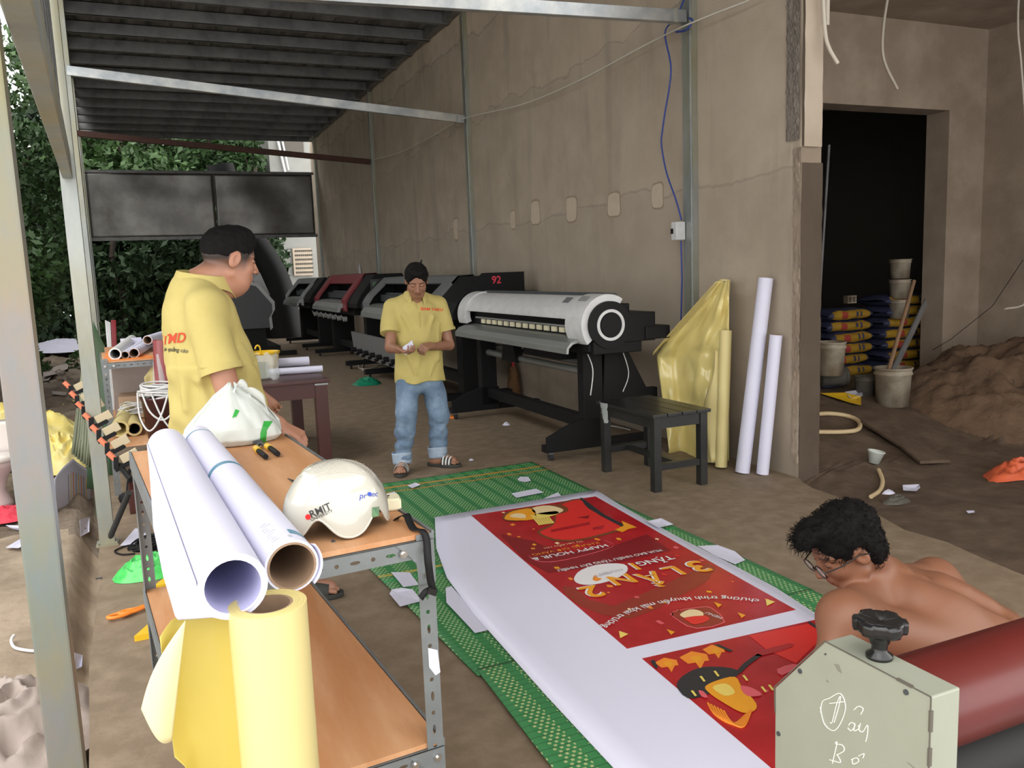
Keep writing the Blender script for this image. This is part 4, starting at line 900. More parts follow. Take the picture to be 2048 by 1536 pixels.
m_ = MB(); a = PY(893, 575, 8.2); m_.prism([(3.1, 8.2, 1.30), (3.1, 8.2, 1.0), (3.75, 8.2, 1.0), (3.75, 8.2, 1.46), (3.3, 8.2, 1.46)], (0, .1, 0)); m_.build('side_plate', 'black', p2)
m_ = MB(); put_text(m_, '92', (3.42, 8.19, 1.38), (1, 0, 0), (0, 0, 1), .11, 'cloth_red', .02); m_.build('number_mark', None, p2)
p3 = big_printer('wide_format_printer', 'dark red framed black printer in the middle of the row', 12.75, 16.3, 'red_pl', 2.84, 1.50)
for i in range(7): m_ = MB(); y = 13.3+i*.42; m_.cyl((2.86, y, .80), (2.92, y, .80), .04, n=10, k='lgrey'); m_.tube([(2.86, y, .82), (2.84, y+.05, .86), (2.86, y+.08, .80)], .008, 6, 'lgrey'); m_.build('fan', None, p3)
m_ = MB(); a = PX(722, 555, 3.3); m_.bb(3.28, 3.36, 12.72, 12.745, 1.2, 1.38); m_.bb(3.20, 3.55, 12.69, 12.748, 1.15, 1.42, 'dgrey'); m_.mats = ['dgrey', 'dgrey']; m_.build('control_panel', None, p3)
m_ = MB(); m_.bb(3.22, 3.42, 12.675, 12.69, 1.17, 1.38); m_.build('display', 'holo', p3)
big_printer('wide_format_printer', 'farthest printer with a curved dull grey cover', 16.9, 20.0, 'lgrey', 2.86, 1.46, frame_w=.22)
# dark grey machine seen end on
t = thing('plotter', 'dark grey cutting plotter with a pale edge band, seen end on behind the man', 'plotter', (2.0, 16.5, 0))
pl = [PY(x, y, 16.5) for x, y in ((455, 660), (455, 575), (500, 563), (517, 567), (549, 603), (550, 618), (543, 632), (546, 655))]
m_ = MB(); m_.prism([tuple(p) for p in pl], (0, .25, 0)); m_.build('side_panel', 'dgrey', t)
m_ = MB(); rim = pl[2:]; m_.prism([tuple(p+V(0, -.01, 0)) for p in rim]+[tuple(p+V(-.05, -.01, -.05)) for p in rim[::-1]], (0, .03, 0)); m_.build('edge_band', 'lgrey', t)
m_ = MB(); a, b = pl[2], pl[3]; m_.prism([tuple(PY(x, y, 16.8)) for x, y in ((505, 560), (520, 545), (540, 590), (530, 592))], (0, 2.2, 0)); m_.build('cover', 'lgrey', t)
m_ = MB(); m_.bb(1.55, 2.05, 16.55, 16.7, .05, .8); m_.bb(1.4, 2.6, 16.5, 16.6, 0, .09); m_.bb(1.8, 2.3, 16.5, 20, .1, .2); m_.build('stand', 'black', t)
t = thing('plotter', 'small pale machine far behind the shoulder of the man with the bag', 'plotter', (1.1, 20, 0))
m_ = MB(); a = PY(372, 575, 20); m_.rbb(a.x-.3, a.x+.25, 20, 20.4, a.z-.22, a.z+.12, .06); m_.build('body', 'lgrey', t); m_ = MB(); m_.bb(a.x-.2, a.x+.15, 20.1, 20.3, 0, a.z-.2); m_.build('stand', 'black', t)
# ================================================================ STOOL, ROLLS BY THE WALL
t = thing('wooden_stool', 'black painted slatted wooden bench stool in front of the printer', 'stool', (3.13, 4.82, 0))
X0, X1, Y0s, Y1s, ZT = 2.93, 3.35, 4.47, 5.17, .52
for i in range(4): m_ = MB(); w = (X1-X0+.04)/4; m_.rbb(X0-.02+i*w, X0-.02+(i+1)*w-.006, Y0s-.02, Y1s+.02, ZT-.022, ZT, .003); m_.build('seat_slat', 'stool', t)
for x in (X0, X1-.055):
    for y in (Y0s, Y1s-.055): m_ = MB(); m_.rbb(x, x+.055, y, y+.055, 0, ZT-.022, .003); m_.build('leg', 'stool', t)
m_ = MB(); m_.bb(X0+.01, X0+.03, Y0s+.05, Y1s-.05, ZT-.10, ZT-.022); m_.bb(X1-.03, X1-.01, Y0s+.05, Y1s-.05, ZT-.10, ZT-.022); m_.bb(X0+.05, X1-.05, Y0s+.01, Y0s+.03, ZT-.10, ZT-.022); m_.bb(X0+.05, X1-.05, Y1s-.03, Y1s-.01, ZT-.10, ZT-.022); m_.build('apron', 'stool', t)
m_ = MB(); m_.bb(X0+.055, X1-.055, Y0s+.01, Y0s+.045, .14, .185); m_.build('stretcher', 'stool', t)
m_ = MB(); m_.bb(X0+.055, X1-.055, Y1s-.045, Y1s-.01, .14, .185); m_.build('stretcher', 'stool', t)
m_ = MB(); m_.bb(X0+.19, X0+.225, Y0s+.045, Y1s-.045, .145, .18); m_.build('stretcher', 'stool', t)
m_ = MB(); m_.grid(lambda u, v: (X0-.03-.02*math.sin(u*4)-.01*mn.noise(Vector((u*5, v*5, 0))), Y1s-.16+.14*u*(1-.6*v), ZT+.005-.14*v), 10, 10); single('plastic_film', 'scrap of clear film hanging off the stool corner', 'plastic', m_, 'clear', (X0, Y1s, ZT))
def roll(label, a, b, ro, ri, k, kend=None, kin='core', name='vinyl_roll', cat='roll', group=None, parts=True, core=True):
    a, b = Vector(a), Vector(b); t = thing(name, label, cat, tuple(a), group); m_ = MB(); m_.pipe(a, b, ro, ri+.004, 36, k, k, kend or k); m_.build('sheet_windings', None, t)
    if core: m_ = MB(); d = (b-a).normalized()*.0015; m_.pipe(a-d, b+d, ri+.004, ri, 28, 'core' if kin in ('core', 'black') else k, kin, 'core' if kin in ('core', 'black') else k); m_.build('cardboard_core', None, t)
    return t
b1 = G(1455, 925, 0)+V(.03, .02, 0)
yr = roll('tall yellow vinyl roll leaning on the wall with a loose creased sheet', (3.74, 4.93, .01), (3.90, 4.99, 1.35), .043, .03, 'yel_paper')
def drape(u, v):
    pts = [(1434, 566), (1340, 700), (1312, 742), (1325, 800), (1338, 925), (1350, 930), (1440, 915)]
    lx = np.interp(v, [0, .12, .36, .45, .7, .9, 1], [1432, 1400, 1322, 1312, 1328, 1338, 1332]); ly = np.interp(v, [0, .12, .36, .45, .7, .9, 1], [562, 600, 690, 712, 820, 900, 928])
    r = 1458+(0 if v < .9 else -18*(v-.9)*10)*0; ry = 562+v*(922-562)
    px = lx*(1-u)+r*u; py = ly*(1-u)+ry*u
    f = .055*math.sin(3.3*u*PI+2.2*v)*(1-u)*(.3+v)+.04*abs(mn.noise(Vector((u*4+v*2.5, v*5, 3))))+.02*mn.noise(Vector((u*9, v*9, 8)))
    cr = .05*max(0, 1-abs(u-(.75-.5*v)*1.0)*6)*max(0, .75-v)
    x = (3.84 if u > .2 else 3.84)-.10*(1-u)*v-f-cr-.02
    return PX(px, py, min(x, 3.90)-.05*math.sin(PI*min(1, v*1.5))*(1-u))
m_ = MB(); m_.grid(drape, 50, 70, 'yel_gloss'); m_.build('loose_sheet', None, yr, solid=.001)
m_ = MB()
def curl(u, v):
    a = PX(1432-u*102, 566+u*134, 3.72); d_ = V(.02, -.75, .25).normalized(); an = -PI*.3+v*PI*1.25; r = .012+.055*u
    return a+V(-math.cos(an)*r-.02, -math.sin(an)*r*1.1-.02+.04*u, math.sin(an)*r*.9)
m_.grid(curl, 20, 16, 'yel_paper'); m_.build('rolled_corner', None, yr, solid=.001)
yr2 = roll('shorter yellow roll standing in front of the tall creased one', (3.70, 4.78, .01), (3.80, 4.85, .99), .043, .03, 'yel_paper')
m_ = MB(); m_.grid(lambda u, v: (3.70+.10*v-.03-.03*math.sin(u*PI), 4.80+.08*v+u*.17*max(.15, math.sin(min(1, v*1.1+.05)*PI))-.0, .05+v*.80), 10, 24, 'yel_paper'); m_.build('loose_flap', None, yr2, solid=.001)
roll('tall white paper roll leaning on the wall next to the shorter white one', (3.745, 4.60, .005), (3.905, 4.55, 1.36), .050, .036, 'paper')
roll('shorter white paper roll nearest the broken wall end', (3.83, 4.49, .005), (3.90, 4.44, .975), .042, .03, 'paper')
# floor bits by the printers
def cable(name, label, pts, r, k, z=None, cat='cable', n=6): m_ = MB(); P_ = [G(x, y, r*1.1 if z is None else z) for x, y in pts]; P_ = [V(min(q.x, 3.9), q.y, q.z) for q in P_]; m_.tube(catmull(P_, n), r, 6); return single(name, label, cat, m_, k, tuple(P_[0]))
cable('power_cable', 'thin white cable snaking on the floor under the white printer', [(996, 786), (1020, 792), (1045, 785), (1075, 802), (1100, 812), (1125, 808), (1140, 816), (1165, 806), (1190, 800)], .006, 'white_pl')
cable('power_cable', 'white cable on the floor behind the stool', [(1195, 848), (1230, 853), (1290, 855), (1330, 850)], .006, 'white_pl')
cable('power_cable', 'pale looped cable under the grey lower panel', [(772, 723), (740, 714), (722, 722), (718, 735), (735, 738), (770, 728), (768, 732), (740, 742), (726, 740), (730, 728), (765, 718)], .008, 'rope')
def crumple(name, label, cat, c, sx, sy, sz, k, seed=0, n=26, group=None, up=1.0, kind=None):
    c = Vector(c); m_ = MB()
    def f(u, v):
        a = u*2*PI; r = v; q = Vector((math.cos(a)*r, math.sin(a)*r, 0)); rg_ = 1-abs(mn.noise(q*3.3+Vector((seed, seed*2, 0))))*1.8
        h = (1-r**2)*(.45+.55*rg_)+.12*abs(mn.noise(q*7+Vector((seed, 5, 0))))*(1-r*.9)
        e = 1+.22*mn.noise(Vector((math.cos(a)*1.7, math.sin(a)*1.7, seed)))
        return (c.x+q.x*sx*e, c.y+q.y*sy*e, c.z+max(0, h)*sz*up+.002)
    m_.grid(f, n, n, None); return single(name, label, cat, m_, k, tuple(c), group, kind)
crumple('plastic_bag', 'crumpled teal green plastic bag on the floor near the grey panel', 'bag', G(735, 768, 0), .2, .22, .10, 'teal_pl', 1)
m_ = MB(); p = G(890, 838, 0); m_.box(p+V(0, 0, .02), (.16, .035, .02), Matrix.Rotation(.2, 3, 'Z')); m_.box(p+V(.02, -.03, .015), (.12, .03, .02), Matrix.Rotation(-.25, 3, 'Z')); single('paper_cutter', 'orange cutter on the floor right of the jeans', 'cutter', m_, 'orange', tuple(p))
crumple('paper_scrap', 'tiny crumpled white paper on the floor before the printer stand', 'paper', G(1013, 850, 0), .04, .04, .03, 'paper', 3, 10)
crumple('paper_scrap', 'tiny white bit between the mat and the printer', 'paper', G(942, 921, 0), .02, .02, .015, 'paper', 4, 10)
t = thing('broom', 'old broom with a red handle standing behind the printer', 'broom', (3.865, 8.86, 0)); m_ = MB(); m_.tube([(3.87, 8.86, .3), (3.91, 8.98, .95)], .022, 8); m_.build('handle', 'broom_red', t)
m_ = MB(); m_.lathe([(.085, 0), (.08, .1), (.055, .3), (.03, .36)], (3.865, 8.86, .0), 14, caps=(True, True)); m_.build('bristles', 'broom', t)
m_ = MB(); p = PX(548, 545, 3.1); m_.lathe([(.03, 0), (.03, .10), (.01, .14), (.008, .18)], (3.4, 14.2, 1.52), 10, caps=(True, True)); single('spray_bottle', 'small pale bottle standing on the red framed printer', 'bottle', m_, 'lgrey', (3.4, 14.2, 1.52))

# ================================================================ RACKS OF SLOTTED STEEL ANGLE
def rack(label, cx, cy, hw, hl, rz, zs, H, name='steel_rack', thick=.012, flip=False):
    t = thing(name, label, 'rack', (cx, cy, 0), 'slotted angle racks'); c, s_ = math.cos(rz), math.sin(rz)
    P_ = lambda x, y, z: V(cx+x*c-y*s_, cy+x*s_+y*c, z); U = V(c, s_, 0); W_ = V(-s_, c, 0); Zv = V(0, 0, 1); a = .04
    for sx in (-1, 1):
        for sy in (-1, 1):
            m_ = MB(); o = P_(sx*hw, sy*hl, 0)
            m_.perf(o, Zv, -W_*sy, H, a); m_.perf(o, Zv, -U*sx, H, a); L_ = m_.build('leg', 'rack', t)
    for z in zs:
        for sy in (-1, 1):
            m_ = MB(); m_.perf(P_(-hw, sy*(hl+.003), z-.002), U, -Zv, 2*hw, a); m_.bar(P_(-hw, sy*(hl-.017), z-.003), P_(hw, sy*(hl-.017), z-.003), .04, .002); m_.build('end_rail', 'rack', t)
        for sx in (-1, 1):
            m_ = MB(); m_.perf(P_(sx*(hw+.003), -hl, z-.002), W_, -Zv, 2*hl, a); m_.bar(P_(sx*(hw+.001), -hl, z+thick-.006), P_(sx*(hw+.001), hl, z+thick-.006), .006, .02); m_.build('side_rail', 'rack', t)
        m_ = MB(); R = Matrix((U, W_, Zv)).transposed(); m_.box(P_(0, 0, z+thick/2), (2*hw-.01, 2*hl-.008, thick), R); m_.build('shelf_board', 'ply', t)
    for sx in (-1, 1):
        for sy in (-1, 1):
            for z in zs:
                m_ = MB(); o = P_(sx*hw, sy*(hl+.006), z-.002); q = -U*sx
                m_.prism([o, o+q*.09, o+q*.045-Zv*.045, o+q*.04-Zv*.10, o-Zv*.10], W_*sy*.0015); gp = m_.build('gusset_plate', 'rack', t)
                for dx, dz in ((.02, .022), (.075, .022), (.02, .08)):
                    m_ = MB(); o = P_(sx*(hw-dx), sy*(hl+.007), z-dz); m_.cyl(o, o+W_*sy*.006, .0095, n=6, smooth=False); m_.cyl(o, o+W_*sy*.011, .005, n=8); m_.build('bolt', 'chrome', gp)
    return t, P_, U, W_
r1, RP, RU, RW = rack('long steel rack in the foreground with bare orange plywood shelves and a helmet on it', .222, 2.441, .265, .725, math.radians(4.6), (.385, .888), .90)
m_ = MB(); p = G(885, 1290, .52); o = RP(.2655, -.7275, .60); m_.prism([o+V(-.004, -.001, .02), o+V(-.026, -.001, .03), o+V(-.03, -.001, -.01), o+V(-.012, -.001, -.04), o+V(0, -.001, -.035)], (0, -.0006, 0)); m_.build('paper_label', 'paper', r1)
ZT1 = .901
# white rolls on the rack
def lie(px, py, r, z0=ZT1): p = G(px, py, z0+r); return p
ra0, ra1 = G(466, 1173, .96), G(334, 893, .96)
rA = roll('thick white paper roll with a loose hanging edge, left one on the foreground rack', ra0, ra1, .0585, .047, 'paper', 'paper', 'core_in', core=True)
rb0, rb1 = G(584, 1132, .953), G(396, 880, .953)
rB = roll('white printed roll with blue bands and a brown core, beside the helmet', rb0, rb1, .0495, .041, 'paper', 'paper', 'core')
d_ = (rb1-rb0); Lr = d_.length; d_.normalize(); m_ = MB()
for f0, w in ((.935, .012), (.53, .030)): m_.pipe(rb0+d_*Lr*f0, rb0+d_*(Lr*f0+w), .0500, .0492, 36)
sdv = d_.cross(V(0, 0, 1)).normalized()
def onroll(c0, u, ang, r): return c0+d_*u+(sdv*math.sin(ang)+V(0, 0, 1)*math.cos(ang))*r
m_.add([onroll(rb0, uu, aa, .0501) for uu in (.045, .075) for aa in np.linspace(.2, .9, 8)], [(i, i+1, 9+i, 8+i) for i in range(7)])
m_.build('printed_band', 'b_blue', rB)
m_ = MB()
for i, (uu, aa, l) in enumerate([(.03+.014*j, -.62+.06*math.sin(j*2), .30+.08*math.cos(j*1.7)) for j in range(9)]): m_.add([onroll(rb0, uu+q*.0018, aa+w*l/6, .0501) for q in (0, 1) for w in range(7)], [(w, w+1, 8+w, 7+w) for w in range(6)])
for j in range(8): m_.add([onroll(rb0, .02+j*.012+q*.009, -.45+w*.012, .0502) for q in (0, 1) for w in (0, 1)], [(0, 1, 3, 2)])
m_.add([onroll(rb0, .022+q*.012, .05+w*.05, .0501) for q in (0, 1) for w in range(4)], [(w, w+1, 5+w, 4+w) for w in range(3)])
m_.build('printed_text', 'b_line', rB)
m_ = MB(); m_.grid(lambda u, v: onroll(rb0, -.004+.02*u, .9+v*1.5, .0505+.006*(1-u)), 3, 12); m_.build('loose_edge', 'paper', rB, solid=.0008)
# hanging edge of roll A
da = (ra1-ra0); La = da.length; da.normalize(); sa = da.cross(V(0, 0, 1)).normalized()
def flapA(u, v):   # u from back to front, v from roll down
    top = ra0+da*(La*(1-u)*.995)+(-sa*math.cos(-.15)+V(0, 0, 1)*math.sin(.35))*.0588
    pxe = np.interp(u, [0, .5, .8, 1], [300, 309, 330, 357]); pye = np.interp(u, [0, .5, .8, 1], [905, 1065, 1160, 1240])
    y = top.y; e = PY(pxe, pye, y+.005)
    w = v*(2-v)*.35+v*.65
    q = top.lerp(e, w); q += -sa*.012*math.sin(v*PI)*(.3+u); return q
m_ = MB(); m_.grid(flapA, 30, 12)
def flapB(u, v):
    a = flapA(1, v*1.0); b = ra0+(-sa*math.cos(.7+v*.0)+V(0, 0, -1)*math.sin(.9))*.0588; return a
m_.build('loose_edge', 'paper', rA, solid=.0008)
m_ = MB(); m_.grid(lambda u, v: flapA(1, u).lerp(ra0+(-sa*math.cos(.4+1.5*u)-V(0, 0, 1)*math.sin(.4+1.5*u))*.0588, v), 10, 8); m_.build('loose_corner', 'paper', rA, solid=.0008)
# standing yellow roll in front with its loose sheet
yc = G(535, 1207, .914); t = thing('vinyl_roll', 'big upright yellow paper roll in the foreground with a flap curling off its left side', 'roll', (yc.x, yc.y, 0)); RY = .0675
m_ = MB(); m_.pipe((yc.x, yc.y, .002), (yc.x, yc.y, .914), RY, .044, 48, 'yel_paper', 'yel_paper', 'yel_paper')
for i, r in enumerate(np.linspace(.047, RY-.002, 5)): m_.pipe((yc.x, yc.y, .914), (yc.x, yc.y, .9146+.0004*(i % 2)), r+.0012, r, 40, 'yel_paper')
m_.build('sheet_windings', None, t); m_ = MB(); m_.pipe((yc.x, yc.y, 0), (yc.x, yc.y, .913), .044, .039, 40, 'core'); m_.build('cardboard_core', None, t)
def fl(u, z):  # path of the loose sheet in plan: leaves the roll on its left rear side and swings left then toward the camera
    p0 = V(yc.x-RY*.93, yc.y+RY*.36, 0)
    ctrl = [p0, p0+V(-.035, .022, 0), p0+V(-.085, .012, 0), p0+V(-.115, -.025, 0)]
    s_ = u*3; i = min(2, int(s_)); return catmull(ctrl, 10)[min(30, int(u*30))]
topz = lambda u: .914-.012*u-.03*max(0, u-.75)*4*.4
m_ = MB(); m_.grid(lambda u, v: (lambda q: (q.x+(.07*v*u*u if v > .25 else .07*.25*u*u*v*4*.25), q.y, topz(u)*(1-v)+.02*v))(fl(u, 0)), 30, 40, 'yel_in'); sh = m_.build('loose_sheet', None, t, solid=.0006)
e0 = fl(1, 0)
m_ = MB(); ya = e0.y-.003
A, B, C_, D_ = PY(371, 1240, ya), PY(282, 1418, ya-.03), PY(344, 1482, ya-.02), PY(346, 1290, ya)
def fold(u, v):
    a = A.lerp(B, v); b = A.lerp(C_, v) if v < .999 else C_; q = a.lerp(b, u); q += V(-.012*math.sin(v*PI)*(1-u), -.012*math.sin(u*PI)*v, -.02*math.sin(u*PI)*(v**3)); return q
m_.grid(fold, 14, 20, 'yel_pale'); m_.build('folded_corner', None, t, solid=.0006)

# helmet
hy = 1.875
hc = PY(674, 1040, hy); hx = hc.x; t = thing('helmet', 'glossy white half helmet with a red dot logo standing on the rack', 'helmet', (hx, hy, ZT1))
HL, HW, HH = .123, .098, .163; hrz = math.radians(8)
def rimz(a):   # a = 0 toward +x, -90 = near side
    d = (a+PI/2+PI) % (2*PI)-PI; d2 = (a-PI/2+PI) % (2*PI)-PI
    q = min(abs(d), abs(d2)); return .004+.050*math.exp(-((q-.62)/.30)**2)+.012*math.exp(-((q-1.45)/.3)**2)
def helm(u, v, off=0.0):
    a = u*2*PI; ph = v*PI/2; L_ = HL+off; W_ = HW+off; rz = rimz(a)
    cs = math.cos(ph)**.85; sn = math.sin(ph)
    bul = 1+.05*math.sin(ph*2); rid = .0022*(1/(1+math.exp(-(v-.34-.05*math.cos(a*2))*70)))
    x = L_*cs*math.cos(a)*bul; y = W_*cs*math.sin(a)*bul; z = rz+(HH+off-rz)*sn
    x, y = x*(1-rid*6), y*(1-rid*6)
    x += .010*(1-sn)*0
    return V(hx+x*math.cos(hrz)-y*math.sin(hrz), hy+x*math.sin(hrz)+y*math.cos(hrz), ZT1+z)
m_ = MB(); m_.grid(lambda u, v: helm(u, v), 96, 40); hb = MB(); hb.grid(lambda u, v: helm(u, v), 96, 40); hbv = bvh_of(hb); m_.build('shell', 'helm', t)
m_ = MB(); m_.grid(lambda u, v: helm(u, v, -.004), 72, 24); m_.build('lining', 'helm_in', t)
m_ = MB(); m_.tube([helm(i/96, 0, -.002) for i in range(96)], .0035, 8, closed=True); m_.build('rim', 'helm', t)
def hproj(px, py, lift=.0012):
    d = ray(px, py); d /= np.linalg.norm(d); h = hbv.ray_cast(Vector(CP), Vector(d)); return (h[0]-Vector(d)*lift) if h[0] is not None else PY(px, py, hy-.09)
m_ = MB(); c = hproj(616, 1033); dd = (c-Vector(CP)).normalized(); rt_ = V(*RC[:, 0]); up_ = V(*RC[:, 1])
def disc(m_, px, py, r, k): m_.add([hproj(px, py, .0018)]+[hproj(px+r*math.cos(a), py+r*math.sin(a), .0018) for a in np.linspace(0, 2*PI, 20, endpoint=False)], [(0, 1+i, 1+(i+1) % 20) for i in range(20)], k)
disc(m_, 616, 1034, 5.6, 'tredd')
dist = (hproj(640, 1020)-Vector(CP)).length; s_px = dist/1657*1.02
rR = (rt_*math.cos(.42)+up_*math.sin(.42)); uU = (up_*math.cos(.42)-rt_*math.sin(.42))
def onhelm(m_, s, px, py, hpx, k, R, U, bold=0, shear=0): put_text(m_, s, PY(px, py, hy-.12), R, U, hpx*s_px*1.5, k, bold, shear, hbv, dd, .0018)
m_.build('red_dot', None, t); m_ = MB(); onhelm(m_, 'RMIT', 641, 1021, 13, 'tblack', rR, uU, .012); onhelm(m_, 'UNIVERSITY', 644, 1031, 5.6, 'tblack', rR, uU)
r2, u2 = (rt_*math.cos(.05)+up_*math.sin(.05)), (up_*math.cos(.05)-rt_*math.sin(.05))
m_.build('lettering', None, t); m_ = MB(); onhelm(m_, 'pr', 728, 991, 11, 'tblue', r2, u2, 0, .2); onhelm(m_, 'tec', 750, 987, 10, 'tblue', r2, u2, 0, .2); disc(m_, 739, 988, 4.2, 'tblue')
m_.build('lettering', None, t); m_ = MB(); m_.add([hproj(744, 1015), hproj(759, 1013), hproj(758, 1032), hproj(744, 1035)], [(0, 1, 2, 3)], 'holo'); m_.build('hologram_sticker', None, t)
m_ = MB()
for i in range(22):
    for j in range(7):
        px = 628+i*5.6+(j % 2)*2.8; py = 951-j*4.0-7*math.sin(PI*i/22)+.12*abs(i-11)**1.5
        _d = ray(px, py); _d = Vector(_d/np.linalg.norm(_d)); h = hbv.ray_cast(Vector(CP), _d)[0]
        if h is not None and h.z > ZT1+.115: m_.cyl(h, h+V(0, 0, .0006), .0017, n=6)
m_.build('vent_dots', 'patch', t)
m_ = MB(); h = hproj(667, 1084); m_.cyl(h+V(0, -.004, 0), h+V(0, .004, 0), .0042, n=12); m_.build('strap_rivet', 'dgrey', t)
def ribbon(m_, pts, w, side, n=6, th=.0015):
    P_ = catmull(pts, n); S_ = Vector(side).normalized() if not callable(side) else None; N = len(P_); vs = []
    for i, p in enumerate(P_):
        sd = S_ if S_ else side(i/(N-1)); vs += [p-sd*w/2, p+sd*w/2]
    m_.add(vs, [(2*i, 2*i+1, 2*i+3, 2*i+2) for i in range(N-1)], None, True)
m_ = MB(); yy = RP(.2, -.735, 0).y
sp = [PY(782, 1052, 1.93), PY(795, 1036, 1.86), PY(812, 1030, 1.82), PY(820, 1046, 1.79), PY(828, 1058, 1.76), PY(845, 1062, 1.735), PY(853, 1080, 1.72), PY(856, 1120, 1.70), PY(862, 1165, 1.70), PY(868, 1182, 1.70)]
ribbon(m_, sp, .017, lambda q: V(*RC[:, 0])*math.cos(.5-.6*q)+V(*RC[:, 1])*math.sin(.5-.6*q)); ribbon(m_, [PY(868, 1176, 1.70), PY(852, 1183, 1.695), PY(841, 1197, 1.695)], .014, V(*RC[:, 0])*.7-V(*RC[:, 1])*.7)
m_.build('chin_strap', 'black', t, solid=.0018); m_ = MB(); m_.box(PY(864, 1183, 1.695), (.022, .008, .014), Matrix.Rotation(.5, 3, 'Y')); m_.build('buckle', 'black_gloss', t)
m_ = MB(); sp = [PY(612, 1080, 1.90), PY(640, 1095, 1.84), PY(662, 1099, 1.82), PY(680, 1102, 1.82)]; ribbon(m_, sp, .016, (0, .5, 1)); m_.box(PY(668, 1100, 1.81), (.03, .01, .016), Matrix.Rotation(-.2, 3, 'Y')); m_.build('chin_strap', 'black', t, solid=.0018, label='short black strap end with a buckle under the helmet')
# beige block, pliers, blade
m_ = MB(); p = G(787, 1022, ZT1); R = Matrix.Rotation(-.15, 3, 'Z'); bm = bmesh.new(); bmesh.ops.create_cube(bm, size=1)
for v in bm.verts: v.co = R@Vector((v.co.x*.05, v.co.y*.06, v.co.z*.03))+p+V(0, .03, .015)
bmesh.ops.bevel(bm, geom=bm.edges[:], offset=.004, segments=2, affect='EDGES'); m_.frombm(bm, 'cream'); m_.box(p+V(-.012, .02, .031), (.012, .004, .002), R, 'black'); m_.box(p+V(-.004, .035, .031), (.010, .004, .002), R, 'black')
single('socket_block', 'small beige plug block behind the helmet on the rack corner', 'block', m_, None, tuple(p))
t = thing('pliers', 'pliers with yellow and black grips lying on the rack beside the bag', 'pliers', tuple(G(525, 905, ZT1)))
q = lambda x, y, dz=.012: G(x, y, ZT1)+V(0, 0, dz)
for a, b, c in (((512, 903), (518, 909), (532, 921)), ((534, 899), (541, 903), (556, 915))):
    m_ = MB(); m_.tube([q(a[0], a[1]), q(b[0], b[1])], .011, 10, 'yel_pl'); m_.tube([q(b[0], b[1]), q((b[0]+c[0])/2, (b[1]+c[1])/2), q(*c)], .009, 10, 'black'); m_.build('grip', None, t)
m_ = MB(); m_.tube([q(520, 893), q(512, 903)], .006, 8); m_.tube([q(520, 893), q(534, 899)], .006, 8); m_.box(q(516, 890), (.03, .018, .01)); m_.build('jaws', 'dgrey', t)
m_ = MB(); m_.prism([q(575, 958, .001), q(592, 963, .001), q(600, 975, .001), q(590, 968, .001)], (0, 0, .002)); single('knife_blade', 'thin dark blade tip on the plywood beside the helmet', 'blade', m_, 'dgrey', tuple(q(585, 965)))
# white plastic carrier bag
t = thing('plastic_bag', 'white plastic carrier bag with a green logo slumped on the rack', 'bag', tuple(G(468, 893, ZT1))); bc = G(468, 887, ZT1)+V(0, .03, 0)
def bagf(u, v):
    a = u*2*PI; prof = np.interp(v, [0, .12, .35, .6, .8, 1], [.92, 1.06, 1.0, .74, .44, .06]); fold_ = 1+(.10*abs(math.sin(a*3.5+v*2.2))+.07*mn.noise(Vector((a*1.6, v*3, 4)))+.06*abs(mn.noise(Vector((a*4, v*1.5, 9)))))*(1-.3*v)
    hh = np.interp(v, [0, .12, .35, .6, .8, 1], [0, .02, .06, .115, .165, .205]); lop = 1+.16*math.cos(a)*0
    x = .148*prof*fold_*math.cos(a)+.01*v; y = .105*prof*fold_*math.sin(a)
    z = hh*(1+.10*math.sin(a*3+1)*(v > .05)*.6); return V(bc.x+x, bc.y+y, bc.z+z+.002)
m_ = MB(); m_.grid(bagf, 110, 46); bb_ = MB(); bb_.grid(bagf, 110, 46); bbv = bvh_of(bb_); m_.build('bag_body', 'bag_film', t, solid=.0006)
def bproj(px, py, lift=.002):
    d = ray(px, py); d /= np.linalg.norm(d); h = bbv.ray_cast(Vector(CP), Vector(d)); return (h[0]-Vector(d)*lift) if h[0] is not None else PY(px, py, bc.y-.06)
def gridpoly(m_, quad, k, n=8, proj=bproj):
    a, b, c, d = [Vector((*q, 0)) for q in quad]; m_.grid(lambda u, v: (lambda p: proj(p.x, p.y))(a.lerp(b, u).lerp(d.lerp(c, u), v)), n, n, k)
m_ = MB(); gridpoly(m_, [(528, 842), (546, 842), (533, 862), (521, 866)], None); gridpoly(m_, [(521, 866), (534, 862), (532, 882), (520, 880)], None); gridpoly(m_, [(519, 880), (532, 880), (545, 893), (524, 894)], None, 5); m_.build('green_logo', 'bag_green', t)
m_ = MB(); gridpoly(m_, [(471, 818), (479, 821), (473, 833), (464, 836)], None, 5); m_.build('green_logo', 'bag_green', t, label='small green mark near the bag handle')
for i, pts in enumerate(([(470, 812), (464, 790), (478, 766), (496, 776), (500, 800), (495, 822)], [(492, 776), (508, 784), (528, 800), (534, 822), (530, 840)])):
    m_ = MB(); P_ = [PY(x, y, bc.y-.035+.02*j/5) for j, (x, y) in enumerate(pts)]; ribbon(m_, P_, .028, lambda q: (V(*RC[:, 0])*math.cos(2.6*q+.2)+V(*RC[:, 1])*math.sin(2.6*q+.2))); m_.build('bag_handle', 'bag_film', t, solid=.001)

